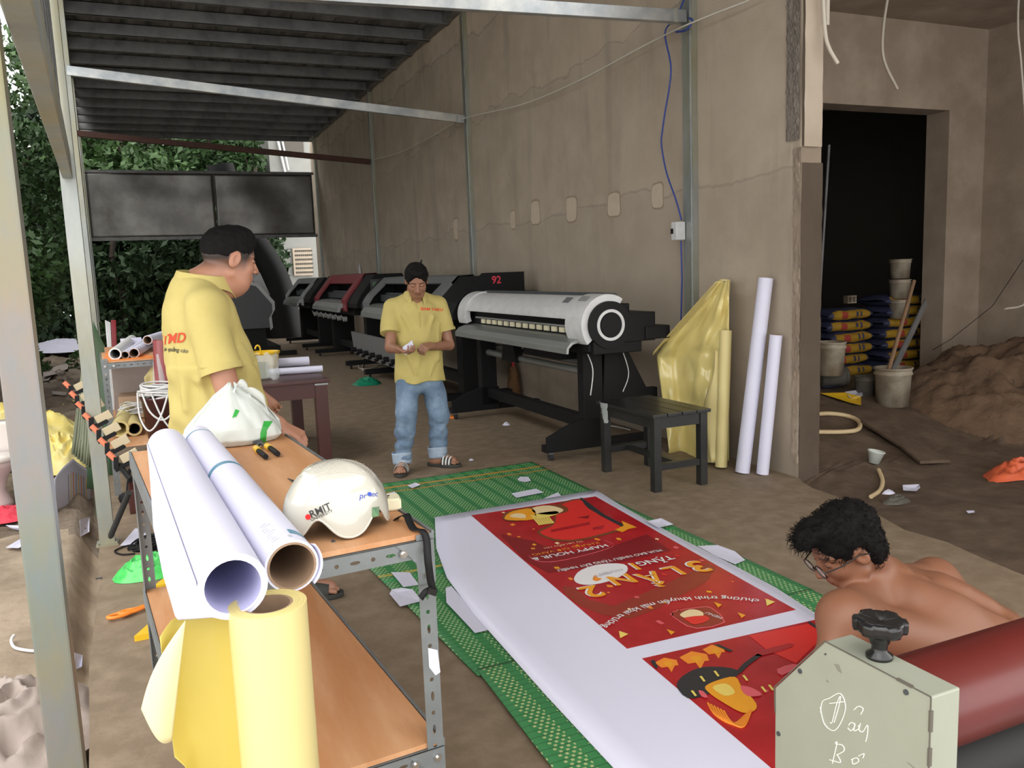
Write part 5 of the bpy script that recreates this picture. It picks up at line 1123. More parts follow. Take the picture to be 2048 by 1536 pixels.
# ================================================================ LAMINATOR
t = thing('laminator', 'pale grey-green roll laminator with a black knob and a dark red roller, lower right corner', 'machine', (1.6, 1.0, 0))
xL, xR, yN = 1.057, 1.122, .852
hp = [(yN, .10), (yN, .8), (1.073, .8), (1.201, .652), (1.201, .10)]
m_ = MB(); m_.prism([(xL, y, z) for y, z in hp], (xR-xL, 0, 0)); hs = m_.build('side_housing', 'lam', t, bevel=.003)
m_ = MB(); m_.prism([(2.1, y, z) for y, z in hp], (.065, 0, 0)); m_.build('side_housing', 'lam', t, bevel=.003, label='far side housing of the laminator')
e = [(1.199, .60), (1.2015, .653), (1.0735, .801), (yN-.0005, .801), (yN-.001, .55)]
m_ = MB()
for i in range(len(e)-1):
    (ya_, za_), (yb_, zb_) = e[i], e[i+1]; m_.bar((xL-.0008, ya_, za_), (xL-.0008, yb_, zb_), .0016, .0022, up=(1, 0, 0))
for y, z, l in ((yN+.0, .76, .035), (yN, .70, .03), (yN+.05, .8005, .03)): m_.box((xL+.001, y, z), (.006, .004 if z < .8 else l, l if z < .8 else .003))
m_.build('worn_edge', 'lam_worn', hs)
m_ = MB()
for px, py in ((1601, 1342), (1558, 1467), (1813, 1384), (1652, 1308)): p = PX(px, py, xL); m_.cyl(p+V(-.003, 0, 0), p+V(.002, 0, 0), .0045 if px != 1652 else .0015, n=12)
m_.build('screw', 'dgrey', hs)
m_ = MB()
def chalk(pts, w=.0016, n=5): m_.tube(catmull([PX(x, y, xL-.0006) for x, y in pts], n), w, 5)
c8 = lambda x, y: (x/2.763+1500, y/2.763+980)
for st in ([(465, 1285), (490, 1200), (500, 1140), (480, 1180), (455, 1280), (443, 1285)], [(440, 1180), (520, 1170)], [(390, 1230), (400, 1170), (440, 1150), (500, 1125), (528, 1200), (500, 1290), (460, 1330), (410, 1290), (388, 1200)],
           [(545, 1300), (560, 1285), (580, 1300), (560, 1330), (540, 1315)], [(580, 1290), (575, 1330), (600, 1320), (610, 1290)], [(600, 1300), (605, 1330), (625, 1335), (648, 1300), (650, 1340), (640, 1390)], [(575, 1215), (600, 1195), (625, 1210), (612, 1240)],
           [(470, 1400), (480, 1400), (455, 1510)], [(475, 1405), (510, 1410), (520, 1440), (480, 1465)], [(480, 1460), (500, 1505), (440, 1490)], [(560, 1490), (590, 1480), (600, 1500), (570, 1515), (565, 1490)], [(600, 1470), (630, 1458), (625, 1480)]):
    chalk([c8(*p) for p in st], .0010)
m_.build('chalk_writing', 'chalk', hs, label='handwritten white marks')
m_ = MB(); m_.add([PX(*c8(x, y), xL-.0005) for x, y in ((462, 960), (490, 965), (508, 1015), (485, 1000))], [(0, 1, 2, 3)]); m_.add([PX(*c8(x, y), xL-.0005) for x, y in ((418, 1045), (432, 1055), (435, 1068), (424, 1060))], [(0, 1, 2, 3)]); m_.add([PX(*c8(x, y), xL-.0005) for x, y in ((862, 1502), (880, 1510), (915, 1540), (905, 1540))], [(0, 1, 2, 3)]); m_.build('scratch', 'scratch', hs)
kx, ky = 1.093, .985; m_ = MB(); m_.lathe([(.0, .8), (.022, .8), (.022, .806), (.013, .812), (.013, .822), (.017, .83), (.017, .842), (.030, .846)], (kx, ky, 0), 28)
kp = [];
m_.grid(lambda u, v: (lambda a, r, z: (kx+r*math.cos(a), ky+r*math.sin(a), z))(u*2*PI, (.041+.0035*(1 if math.sin(u*2*PI*6) > 0 else -.6))*np.interp(v, [0, .15, .3, .75, .9, 1], [.6, .95, 1, 1, .9, .0]), np.interp(v, [0, .15, .3, .75, .9, 1], [.846, .848, .853, .866, .872, .866])), 120, 12)
m_.build('pressure_knob', 'black_gloss', t)
m_ = MB(); m_.cyl((xR, .955, .715), (2.1, .955, .715), .082, n=56); m_.build('top_roller', 'roller', t); m_ = MB(); m_.cyl((xR, .965, .545), (2.1, .965, .545), .078, n=40); m_.build('bottom_roller', 'rubber', t)
m_ = MB(); m_.prism([(xR, .80, .58), (xR, .84, .595), (xR, .84, .56), (xR, .50, .52), (xR, .50, .55)], (2.1-xR, 0, 0)); m_.build('feed_table', 'lgrey', t)
m_ = MB(); m_.bb(xL, 2.16, .82, 1.2, .03, .12)
m_.build('base', 'lam', t); m_ = MB()
for x in (1.1, 2.1):
    for y in (.86, 1.16): m_.cyl((x, y, 0), (x, y, .035), .025, n=12)
m_.build('foot', 'rubber', t)

# ================================================================ PEOPLE
def waves(seed, n=6, kx=(10, 40), ky=(10, 40), kz=(8, 40)):
    g = np.random.default_rng(seed); return [(g.uniform(*kx)*g.choice([-1, 1]), g.uniform(*ky)*g.choice([-1, 1]), g.uniform(*kz)*g.choice([-1, 1]), g.uniform(0, 6), g.uniform(.5, 1)/n*2) for _ in range(n)]
def P3(base, f, l): return lambda a, b, z: np.array([base[0]+f[0]*a+l[0]*b, base[1]+f[1]*a+l[1]*b, z])
def collar(name, c, R, r1, r2, h, k, parent, gap=.9, drop=.05, tilt=.0, thick=.004):
    """shirt collar: folded band around the neck (c centre, R columns forward,left,up)"""
    m_ = MB(); R = Matrix([list(q) for q in R])
    def f(u, v):
        a = gap/2+u*(2*PI-gap); w = v; e = abs(u-.5)*2
        r = (r1+(r2-r1)*w); z = h*(1-w)-(drop*.35+drop*(e**6)*1.2)*w
        return Vector(c)+R@Vector((r*math.cos(a)*1.08+(.012*w*e**4), r*math.sin(a), z+tilt*math.cos(a)))
    m_.grid(f, 40, 6); m_.grid(lambda u, v: (lambda a: Vector(c)+R@Vector((r1*math.cos(a)*1.06, r1*math.sin(a), h*v+tilt*math.cos(a)-.02*(1-v))))(gap/2+u*(2*PI-gap)), 36, 2)
    return m_.build(name, k, parent, solid=thick, sub=1)

# ---- man with the bag, in profile, behind the rack
ang = math.radians(14); F1 = np.array([math.cos(ang), math.sin(ang), 0]); L1 = np.array([-math.sin(ang), math.cos(ang), 0]); B1 = (.215, 3.56)
pm1 = thing('person', 'stout man in a yellow polo shirt in profile behind the rack', 'person', (B1[0], B1[1], 0), 'people')
Q = P3(B1, F1, L1)
HC1 = PY(459, 521, 3.56); HC1 = np.array([HC1.x, HC1.y, HC1.z+.002]); hf = F1*math.cos(math.radians(-13))+np.array([0, 0, math.sin(math.radians(-13))]); H1 = frame(hf, (0, 0, 1)); HS1 = 1.06
sk = SDF(); nb = HC1+H1@np.array([-.035, 0, -.05]); sk.cap(nb, Q(-.045, 0, 1.44), .062, .074, .03); sk.cap(Q(-.045, 0, 1.44), Q(-.03, 0, 1.36), .08, .11, .03)
head_ops(sk, HC1, H1, HS1); sk.cap(HC1+H1@np.array([.045, .03, -.075]), HC1+H1@np.array([.045, -.03, -.075]), .034, None, .03); sk.cap(HC1+H1@np.array([.02, 0, -.10]), HC1+H1@np.array([-.03, 0, -.12]), .05, .055, .03); sk.cap(HC1+H1@np.array([.03, 0, -.095]), Q(.0, 0, 1.46), .038, .05, .03)
shR = PY(405, 612, 3.36); shR = np.array([shR.x, 3.38, shR.z]); elR = np.array(PY(462, 800, 3.30)); wrR = np.array(PY(556, 848, 3.20)); 
sk.cap(shR, elR, .056, .046, .02); sk.cap(elR, wrR, .045, .031, .02); sk.cap(elR, elR+(wrR-elR)*.4, .046, .042, .02)
hd = nrm(np.array(PY(592, 868, 3.175))-wrR); hand_ops(sk, wrR+hd*.01, hd, (-.1, .25, -1), sg=-1, s=1.0, curl=(.75, .7, .7, .75), thumb=.35)
shL = Q(-.02, .19, 1.40); elL = Q(.05, .25, 1.12); wrL = Q(.24, .16, .98); sk.cap(shL, elL, .055, .044, .02); sk.cap(elL, wrL, .044, .03, .02); hand_ops(sk, wrL, (.6, -.4, -.7), (0, -1, 0), sg=1)
SK1 = (.40, .19, .12)
def c1(v):
    o = head_col(v, HC1, H1, HS1, SK1, stub=lambda x, y: -.045-.02*np.clip(-x/.08, 0, 1)+1.6*np.clip(x-.040, 0, .06))
    return o
lo_h = HC1-np.array([.16, .15, .20]); hi_h = HC1+np.array([.16, .15, .16])
np_mesh('body', [sk.mesh(lo_h, hi_h, .0035), sk.mesh([-.1, 3.35, 1.34], [.45, 3.85, 1.46], .007), sk.mesh([.05, 2.95, .82], [.66, 3.5, 1.36], .0035), sk.mesh([-.2, 3.5, .8], [.7, 4.0, 1.42], .007)], 'skin', pm1, colfn=c1)
h_ = SDF(); hp = lambda x, y, z: HC1+H1@np.array([x, y, z])*HS1
h_.ell(hp(-.014, 0, .040), np.array((.1010, .0805, .088))*HS1, H1, .01); h_.ell(hp(.02, 0, .085), np.array((.070, .062, .052))*HS1, H1, .012)
h_.ell(hp(.112, 0, .005), np.array((.058, .085, .072))*HS1, H1, .01, '-'); h_.ell(hp(.035, .0, -.050), np.array((.115, .12, .082))*HS1, H1, .02, '-'); h_.ell(hp(-.08, .0, -.085), np.array((.09, .12, .082))*HS1, H1, .02, '-')
h_.wob(HC1-.2, HC1+.2, .0022, waves(4, 8, (60, 180), (60, 180), (60, 180)))
np_mesh('hair', [h_.mesh(HC1-.17, HC1+.17, .0035)], 'hair', pm1)
s_ = SDF(); side = L1; sv = nrm(elR-shR); slE = shR+sv*.262
s_.cap(shR+np.array([0, .02, 0]), shR+sv*.30, .074, .080, .035); s_.cap(shL, shL+(elL-shL)*.8, .074, .072, .035)
s_.plane(slE, sv, slE-.16, slE+.16); e2 = shL+(elL-shL)*.72; s_.plane(e2, nrm(elL-shL), e2-.14, e2+.14)
s_.flat(Q(-.02, 0, 1.345), Q(-.005, 0, 1.16), (.20, .128), (.195, .158), side, .03); s_.flat(Q(-.005, 0, 1.16), Q(.015, 0, .96), (.195, .158), (.195, .178), side, .05); s_.flat(Q(.015, 0, .96), Q(.005, 0, .70), (.195, .178), (.19, .17), side, .05)
s_.flat(Q(-.05, 0, 1.43), Q(-.035, 0, 1.32), (.125, .082), (.19, .122), side, .05); s_.cap(Q(-.05, .0, 1.455), Q(-.04, .16, 1.39), .064, .065, .03); s_.cap(Q(-.05, .0, 1.455), Q(-.04, -.16, 1.39), .064, .065, .03)
s_.cap(HC1+H1@np.array([-.03, 0, -.10]), Q(-.03, 0, 1.52), .058, .056, .008, '-')
s_.plane(Q(.0, 0, .815), (0, 0, -1), [-.3, 3.0, .5], [.8, 4.2, .87])
for (a_, l_, z_), (b_, m2_, w_) in (((.02, -.19, 1.20), (.10, -.165, .98)), ((.06, -.18, 1.22), (.145, -.12, 1.05)), ((-.06, -.19, 1.18), (-.03, -.195, .90)), ((-.10, -.165, 1.10), (-.02, -.19, .86)), ((-.13, -.08, 1.30), (-.14, -.12, 1.0)), ((.13, -.10, 1.15), (.17, -.11, .92)), ((-.04, -.19, 1.0), (.10, -.17, .86))): s_.cap(Q(a_, l_, z_), Q(b_, m2_, w_), .014, .008, .028)
for q_, r_ in (): s_.cap(shR+sv*q_+F1*.06+np.array([0, -.03, 0]), shR+sv*(q_+.05)-F1*.07*(1 if r_ > 0 else -.6)+np.array([0, -.05, 0]), .012, .007, .026)
s_.wob([-.3, 3, .75], [.8, 4.2, 1.5], .009, waves(11, 7, (8, 26), (8, 26), (6, 22))); s_.wob([-.3, 3, .75], [.8, 4.2, 1.15], .006, waves(13, 5, (10, 30), (10, 30), (30, 60)))
sm1 = s_.mesh([-.15, 3.15, .77], [.62, 4.0, 1.53], .006); np_mesh('polo_shirt', [sm1], 'shirt', pm1)
sbv = BVHTree.FromPolygons([Vector(p) for p in sm1[0]], [list(map(int, q)) for q in sm1[1]])
m_ = MB(); sv_ = Vector(sv); m_.pipe(Vector(slE)-sv_*.022, Vector(slE)+sv_*.003, .0815, .074, 28); m_.build('sleeve_band', 'shirt', pm1)
nk = (nb+Q(-.045, 0, 1.44))/2; ax = nrm(nb-Q(-.045, 0, 1.44)); ax = nrm(ax*.55+np.array([0, 0, 1])*.45-F1*.10); Rc = frame(F1, ax)
collar('collar', nk+np.array([0, 0, .004])-F1*.012, Rc, .088, .106, .030, 'shirt', pm1, gap=.75, drop=.045, tilt=-.012)
m_ = MB(); dd = V(.15, 1, -.15).normalized()
put_text(m_, 'TMD', PY(341, 676, 3.4), (.94, .20, -.1), (.1, 0, 1), .052, 'shirt_print', .02, .2, sbv, dd, .004); put_text(m_, 'in quảng cáo', PY(346, 698, 3.4), (.94, .20, -.25), (.2, 0, 1), .022, 'tblack', .01, .2, sbv, dd, .004)
m_.build('back_print', None, pm1)
tr = SDF(); 
hipz = .80
tr.flat(Q(0, 0, .86), Q(0, 0, .74), (.17, .135), (.17, .13), L1, .05); an1 = G(643, 1190, .06); ftL = np.array([.56, 3.80, .1]); ftR = Q(.0, -.10, .1)
tr.cap(Q(0, -.09, .76), Q(.02, -.10, .42), .095, .065, .04); tr.cap(Q(.02, -.10, .42), ftR, .065, .055, .03); tr.cap(Q(.0, .09, .76), (np.array(Q(.0, .09, .76))+ftL)/2+F1*.05, .095, .068, .04); tr.cap((np.array(Q(.0, .09, .76))+ftL)/2+F1*.05, ftL, .068, .052, .03)
np_mesh('trousers', [tr.mesh([-.2, 3.2, .08], [.8, 4.1, .86], .009)], 'trouser', pm1)
def sandal(person, ank, f, stripes, k='sandal', skin=(.5, .3, .2), L_=.25, name='sandal', wide=.046):
    f = nrm(np.array([f[0], f[1], 0])); l = np.array([-f[1], f[0], 0]); a = np.array([ank[0], ank[1], 0]); p = lambda x, y, z: a+f*x+l*y+np.array([0, 0, z])
    fs = SDF(); fs.cap(p(-.03, 0, .10), p(-.02, 0, .055), .036, .038, .02); fs.cap(p(-.045, 0, .045), p(.12, .0, .045), .030, .028, .03); fs.cap(p(.02, 0, .07), p(.11, 0, .05), .03, .022, .03)
    for i, y in enumerate((-.034, -.018, -.001, .016, .033)): fs.cap(p(.10, y*.8, .042), p(.165-abs(y-.0)*.5-(.012 if i else 0), y*1.05, .036), .014, .0105, .004)
    fs.cap(p(-.05, 0, .045), p(-.04, 0, .045), .034, .034, .02)
    np_mesh('foot', [fs.mesh(a+np.array([-.22, -.22, .012]), a+np.array([.22, .22, .16]), .004)], 'skin', person, colfn=lambda v: np.tile(np.array(skin), (len(v), 1)))
    m_ = MB(); out = [(-.09, -.028), (-.09, .028), (.0, .042), (.10, wide+.006), (.155, .036), (.182, .0), (.155, -.038), (.10, -wide-.006), (.0, -.042)]
    o = [Vector((x, y, 0)) for x, y in out]; o = catmull(o, 4, True); vs = [Vector(p(q.x, q.y, .003)) for q in o]; m_.prism(vs, (0, 0, .022)); so = m_.build('sandal', k, person, bevel=.003)
    m_ = MB()
    def st(u, v): an = -.15+u*(PI+.3); return Vector(p(.035+v*.085, math.cos(an)*(.049-.003*v), .028+.062*(1-.28*v)*math.sin(an)))
    m_.grid(st, 20, 6); m_.build('strap', k, so, solid=.004)
    if stripes:
        for i in range(3):
            m_ = MB(); m_.grid(lambda u, v: Vector(p(.045+i*.026+v*.012, math.cos(-.1+u*(PI+.2))*(.053-.003*i*.3), .0295+.066*(1-.28*(i*.026+.01)/.085)*math.sin(-.1+u*(PI+.2)))), 18, 1); m_.build('stripe', 'stripe', so, solid=.001)
sandal(pm1, (.555, 3.80), (.85, -.35), False, skin=(.36, .18, .12)); sandal(pm1, (ftR[0], ftR[1]), (1, -.1), False, skin=(.36, .18, .12))

# ---- man standing in the middle, head bowed over something in his hands
a2 = math.radians(-97); F2 = np.array([math.cos(a2), math.sin(a2), 0]); L2 = np.array([-math.sin(a2), math.cos(a2), 0]); B2 = (1.835, 5.98); Q = P3(B2, F2, L2)
pm2 = thing('person', 'man in yellow polo shirt and rolled up jeans standing with bowed head', 'person', (B2[0], B2[1], 0), 'people')
HC2 = np.array(PY(833, 562, 5.87)); H2 = frame(F2*math.cos(.55)+np.array([-.10, 0, -math.sin(.55)]), (0, 0, 1)); HS2 = .98; SK2 = (.30, .145, .09)
sk = SDF(); nb = HC2+H2@np.array([-.045, 0, -.05]); sk.cap(nb, Q(-.03, 0, 1.31), .056, .064, .03); sk.flat(Q(-.03, 0, 1.31), Q(-.0, 0, 1.2), (.075, .05), (.15, .09), L2, .03); head_ops(sk, HC2, H2, HS2)
sk.cap(HC2+H2@np.array([.02, 0, -.09]), Q(.02, 0, 1.27), .035, .05, .03)
arms = []
for shp, ep, wp, dr, nmv, sg, cu in ((Q(-.02, -.18, 1.245), (781, 695, 5.90), (799, 700, 5.74), None, (.6, -.4, .5), 1, (.9, .8, .8, .9)), (Q(-.02, .18, 1.245), (898, 690, 5.93), (862, 694, 5.76), None, (-.4, .3, .7), -1, (.8, .9, 1.0, 1.0))):
    e_, w_ = np.array(PY(*ep)), np.array(PY(*wp)); arms.append((shp, e_)); sk.cap(shp, e_, .047, .039, .02); sk.cap(e_, w_, .039, .027, .015)
hL = np.array(PY(817, 706, 5.66)); wl = np.array(PY(797, 697, 5.74)); hand_ops(sk, wl, hL-wl, (.4, -.2, .8), sg=-1, s=.98, curl=(.8, .7, .7, .8), thumb=.5)
hR = np.array(PY(836, 698, 5.68)); wr = np.array(PY(864, 690, 5.76)); hand_ops(sk, wr, hR-wr, (-.3, .2, -.6), sg=-1, s=.98, curl=(.8, .9, .9, .9), thumb=.7)
c2 = lambda v: head_col(v, HC2, H2, HS2, SK2)
np_mesh('body', [sk.mesh(HC2-np.array([.14, .16, .19]), HC2+np.array([.14, .16, .15]), .004), sk.mesh([1.6, 5.8, 1.15], [2.06, 6.15, 1.37], .006), sk.mesh([1.5, 5.5, .8], [2.18, 6.1, 1.16], .004)], 'skin', pm2, colfn=c2)
h_ = SDF(); hp = lambda x, y, z: HC2+H2@np.array([x, y, z])*HS2
h_.ell(hp(-.016, 0, .045), np.array((.108, .088, .090))*HS2, H2, .01); h_.ell(hp(.035, .0, .10), np.array((.06, .06, .028))*HS2, H2, .012); h_.ell(hp(.115, 0, .008), np.array((.062, .078, .078))*HS2, H2, .01, '-'); h_.ell(hp(.03, 0, -.05), np.array((.13, .12, .06))*HS2, H2, .01, '-')
h_.cap(hp(-.01, .02, .12), hp(-.04, .045, .155), .012, .003, .01); h_.wob(HC2-.2, HC2+.2, .004, waves(8, 8, (50, 140), (50, 140), (50, 140)))
np_mesh('hair', [h_.mesh(HC2-.17, HC2+.19, .0045)], 'hair', pm2)
s_ = SDF()
for shp, e_ in arms:
    v_ = nrm(e_-shp); le = np.linalg.norm(e_-shp); s_.cap(shp, shp+v_*le*.85, .062, .078, .03)
    q = shp+v_*le*.66; s_.plane(q, v_, q-.14, q+.14)
s_.flat(Q(.0, 0, 1.19), Q(.01, 0, 1.0), (.175, .115), (.170, .122), L2, .03); s_.flat(Q(.01, 0, 1.0), Q(.01, 0, .62), (.170, .122), (.188, .13), L2, .05)
s_.flat(Q(-.02, 0, 1.275), Q(-.01, 0, 1.19), (.10, .066), (.168, .102), L2, .05); s_.cap(Q(-.03, 0, 1.315), Q(-.02, .15, 1.25), .052, .055, .03); s_.cap(Q(-.03, 0, 1.315), Q(-.02, -.15, 1.25), .052, .055, .03)
s_.cap(HC2+H2@np.array([-.03, 0, -.08]), Q(.02, 0, 1.33), .062, .06, .008, '-'); s_.cap(Q(.08, 0, 1.31), Q(.135, 0, 1.22), .032, .016, .01, '-')
s_.plane(Q(0, 0, .675), (0, 0, -1), [1.4, 5.6, .4], [2.3, 6.4, .74])
for (a_, l_, z_), (b_, m2_, w_) in (((.10, -.11, 1.18), (.125, -.02, .95)), ((.10, .11, 1.16), (.125, .03, .98)), ((.10, .03, 1.15), (.13, -.03, .80)), ((.09, -.13, 1.0), (.13, -.05, .76)), ((.09, .13, .98), (.13, .06, .72)), ((.07, .15, 1.1), (.11, .12, .85))): s_.cap(Q(a_, l_, z_), Q(b_, m2_, w_), .014, .008, .028)
s_.wob([1.4, 5.6, .6], [2.3, 6.4, 1.35], .010, waves(21, 7, (10, 28), (8, 20), (6, 20))); s_.wob([1.4, 5.6, .66], [2.3, 6.4, 1.0], .006, waves(23, 5, (25, 45), (10, 20), (8, 18)))
sm2 = s_.mesh([1.48, 5.7, .64], [2.2, 6.25, 1.38], .006); np_mesh('polo_shirt', [sm2], 'shirt', pm2)
sbv = BVHTree.FromPolygons([Vector(p) for p in sm2[0]], [list(map(int, q)) for q in sm2[1]])
for shp, e_ in arms: v_ = Vector(nrm(e_-shp)); q = Vector(shp+np.array(v_)*np.linalg.norm(e_-shp)*.66); m_ = MB(); m_.pipe(q-v_*.02, q+v_*.001, .0785, .072, 24); m_.build('sleeve_band', 'shirt', pm2)
Rc = frame(F2, nrm(np.array([0, 0, 1])+F2*.35)); collar('collar', Q(-.010, 0, 1.333), Rc, .070, .098, .022, 'shirt', pm2, gap=1.0, drop=.06)
m_ = MB(); dd = V(.1, .99, -.1).normalized(); m_.tube([sbv.ray_cast(Vector(Q(.4, .0, z)), V(*(-F2)))[0]+V(*F2)*.001 for z in (1.20, 1.17, 1.13, 1.09)], .005, 6); m_.build('placket', 'shirt', pm2)
m_ = MB(); put_text(m_, 'SIAM TAKU', PY(866, 618, 5.84), (1, -.02, -.08), (.05, 0, 1), .030, 'shirt_print', .02, 0, sbv, dd, .003, 1.2); m_.build('chest_print', None, pm2)
j_ = SDF(); feetz = {-1: PY(800, 925, 5.9), 1: PY(884, 915, 5.95)}
j_.flat(Q(0, 0, .80), Q(0, 0, .68), (.16, .105), (.165, .11), L2, .04)
ank = {}
for sg, (kx, ky), (axx, ay) in ((-1, (1.70, 5.93), (1.66, 5.955)), (1, (1.965, 5.95), (1.955, 5.99))):
    hip = Q(0, sg*.085, .72); kn = np.array([kx, ky, .40]); ak = np.array([axx, ay, .10]); ank[sg] = ak
    j_.cap(hip, kn, .095, .076, .03); j_.cap(kn, ak, .076, .062, .03)
j_.wob([1.4, 5.6, .05], [2.3, 6.4, .72], .010, waves(31, 7, (8, 24), (8, 24), (14, 40))); j_.wob([1.4, 5.6, .05], [2.3, 6.4, .35], .009, waves(33, 4, (8, 20), (8, 20), (50, 90)))
np_mesh('jeans', [j_.mesh([1.5, 5.75, .09], [2.2, 6.2, .74], .006)], 'jeans', pm2)
for sg in (-1, 1):
    a = Vector(ank[sg]); m_ = MB(); m_.grid(lambda u, v: a+V(math.cos(u*2*PI)*(.073-.006*v+.004*math.sin(u*19)), math.sin(u*2*PI)*(.073-.006*v+.004*math.cos(u*13)), .055-.085*v+.006*math.sin(u*11)), 36, 5); m_.build('rolled_cuff', 'cuff', pm2, solid=.006)
sandal(pm2, (1.655, 5.94), (-.42, -.9), True, skin=SK2); sandal(pm2, (1.96, 5.98), (.62, -.62), True, skin=SK2)
m_ = MB(); c = Vector((np.array(PY(818, 696, 5.68)))); m_.grid(lambda u, v: c+V((u-.5)*.075-.01*v, -.02+.02*v+.006*math.sin(u*9), (v-.5)*.05+(u-.5)*.045+.006*math.sin(v*8)), 10, 8); single('folded_paper', 'small crumpled pale paper held by the bowed man', 'paper', m_, 'paper', tuple(c), solid=.004)

# ---- shirtless man bending over the banner
f3 = nrm((-.52, .85, 0)); r3 = np.array([f3[1], -f3[0], 0]); l3 = -r3
pv = np.array([2.33, 1.50, .14]); neck = np.array([2.03, 1.90, .50]); 
pm3 = thing('person', 'shirtless man with dark wavy hair and glasses crouching over the banner', 'person', (2.33, 1.50, 0), 'people')
HC3 = np.array(PY(1690, 1098, 1.86)); hf3 = nrm((-.86, .22, -.50)); H3 = frame(hf3, nrm((-.35, .12, .93))); HS3 = 1.04; SK3 = (.24, .10, .054)
sk = SDF(); nbk = HC3+H3@np.array([-.05, 0, -.05]); nr = np.array(PY(1760, 1160, 1.90))
sk.cap(nbk, nr, .056, .068, .03)
shN = np.array(PY(1692, 1232, 1.70)); shF = np.array(PY(1868, 1158, 2.0)); mid = (shN+shF)/2
sd3 = nrm(shF-shN); bk = np.array(PY(1965, 1292, 1.72)); lo3 = np.array(PY(2070, 1440, 1.56))
sk.flat(mid+np.array([.02, 0, -.02]), (mid+bk)/2+np.array([0, 0, .0]), (.195, .09), (.205, .115), sd3, .06); sk.flat((mid+bk)/2, bk, (.205, .115), (.20, .125), sd3, .06); sk.flat(bk, lo3, (.20, .125), (.18, .13), sd3, .06)
sk.cap(nr, mid, .07, .08, .05); sk.cap(shF-np.array([0, 0, .02]), bk+sd3*.12, .075, .09, .06); sk.cap(shN-np.array([0, 0, .02]), bk-sd3*.12, .07, .09, .06); sk.cap(nr, shN, .052, .056, .05); sk.cap(nr, shF, .052, .056, .05)
upn = nrm(np.cross(bk-mid, sd3)); upn = upn if upn[2] > 0 else -upn
for sh, sg in ((shN, 1), (shF, -1)): sk.ell(sh, (.068, .068, .06), None, .05); sk.cap(mid+(bk-mid)*.22-sd3*sg*.10+upn*.060, mid+(bk-mid)*.62-sd3*sg*.085+upn*.072, .045, .038, .07)
for q in np.linspace(-.1, .25, 3): p = mid*(1-q)+bk*q+upn*(.088+.03*q); sk.ell(p, (.016, .016, .012), None, .03)
sk.cap(mid*.75+bk*.25+upn*.135, mid*.1+bk*.9+upn*.150, .022, .022, .03, '-')
elN = np.array(PY(1650, 1350, 1.66)); haN = np.array(G(1625, 1450, .075)); sk.cap(shN, elN, .055, .044, .03); sk.cap(elN, haN, .043, .028, .02); hand_ops(sk, haN, (-.5, .5, -.35), (0, 0, -1), sg=-1)
elF = shF+np.array([-.10, .10, -.26]); haF = np.array([2.13, 1.93, .085]); sk.cap(shF, elF, .052, .042, .03); sk.cap(elF, haF, .042, .028, .02); hand_ops(sk, haF, (-.5, -.3, -.2), (0, 0, -1), sg=1)
head_ops(sk, HC3, H3, HS3); sk.cap(HC3+H3@np.array([.02, 0, -.09]), nr+np.array([-.03, .0, -.05]), .035, .05, .03)
c3 = lambda v: head_col(v, HC3, H3, HS3, SK3, stub=None)
np_mesh('body', [sk.mesh([1.62, 1.25, .03], [2.75, 2.3, .82], .006)], 'skin', pm3, colfn=c3)
h_ = SDF(); hp = lambda x, y, z: HC3+H3@np.array([x, y, z])*HS3
h_.ell(hp(-.022, 0, .045), np.array((.108, .092, .094))*HS3, H3, .01); h_.ell(hp(.05, .0, .10), np.array((.062, .065, .038))*HS3, H3, .015); h_.ell(hp(.098, 0, .095), np.array((.028, .045, .025))*HS3, H3, .015); h_.ell(hp(-.06, 0, -.02), np.array((.06, .072, .07))*HS3, H3, .015)
h_.ell(hp(.118, 0, .005), np.array((.064, .095, .072))*HS3, H3, .01, '-'); h_.ell(hp(.035, 0, -.06), np.array((.075, .12, .075))*HS3, H3, .01, '-'); h_.wob(HC3-.2, HC3+.2, .006, waves(9, 9, (40, 110), (40, 110), (40, 110)))
[h_.ell(hp(-.004, sg_*.086, -.004), np.array((.026, .026, .036))*HS3, H3, .006, '-') for sg_ in (1, -1)]
hm3 = h_.mesh(HC3-.19, HC3+.19, .0045); hair3 = np_mesh('hair', [hm3], 'hair', pm3)
m_ = MB(); g_ = np.random.default_rng(5); hv = hm3[0]
for i in g_.choice(len(hv), 1500):
    p = Vector(hv[i]); n_ = (p-Vector(hp(-.02, 0, .03))).normalized(); tn = n_.orthogonal(); tn.rotate(Matrix.Rotation(g_.uniform(0, 6), 3, n_)); fw = V(*hf3)
    q1 = p+n_*.008+(tn*.4+fw*.5)*.010; q2 = q1+(tn*.7+fw*.6-n_*.2)*.014; m_.tube([p-n_*.003, q1, q2], lambda t_: .0013*(1-.7*t_), 3)
m_.build('hair_locks', 'hair', hair3); hair3['kind'] = 'part' if False else 'hair'; del hair3['kind']
def ring(m_, c, a, b, ra, rb, r): m_.tube([Vector(c)+Vector(a)*ra*math.cos(t_)+Vector(b)*rb*math.sin(t_) for t_ in np.linspace(0, 2*PI, 24, endpoint=False)], r, 6, closed=True)
m_ = MB(); lft = H3[:, 1]; upv = H3[:, 2]
for sg in (1, -1): ring(m_, hp(.108, sg*.034, .002), lft, upv, .028, .020, .0022); m_.tube([hp(.105, sg*.062, .008), hp(.06, sg*.084, .010), hp(-.0, sg*.088, .012), hp(-.03, sg*.084, -.005)], .0022, 6)
m_.tube([hp(.110, .006, .004), hp(.114, 0, .007), hp(.110, -.006, .004)], .002, 6); gl = m_.build('eyeglasses', 'black_gloss', pm3)
for sg in (1, -1):
    m_ = MB(); m_.add([Vector(hp(.108, sg*.034+.026*math.cos(t_), .002+.018*math.sin(t_))) for t_ in np.linspace(0, 2*PI, 16, endpoint=False)], [list(range(16))]); m_.build('lens', 'glass_l', gl)
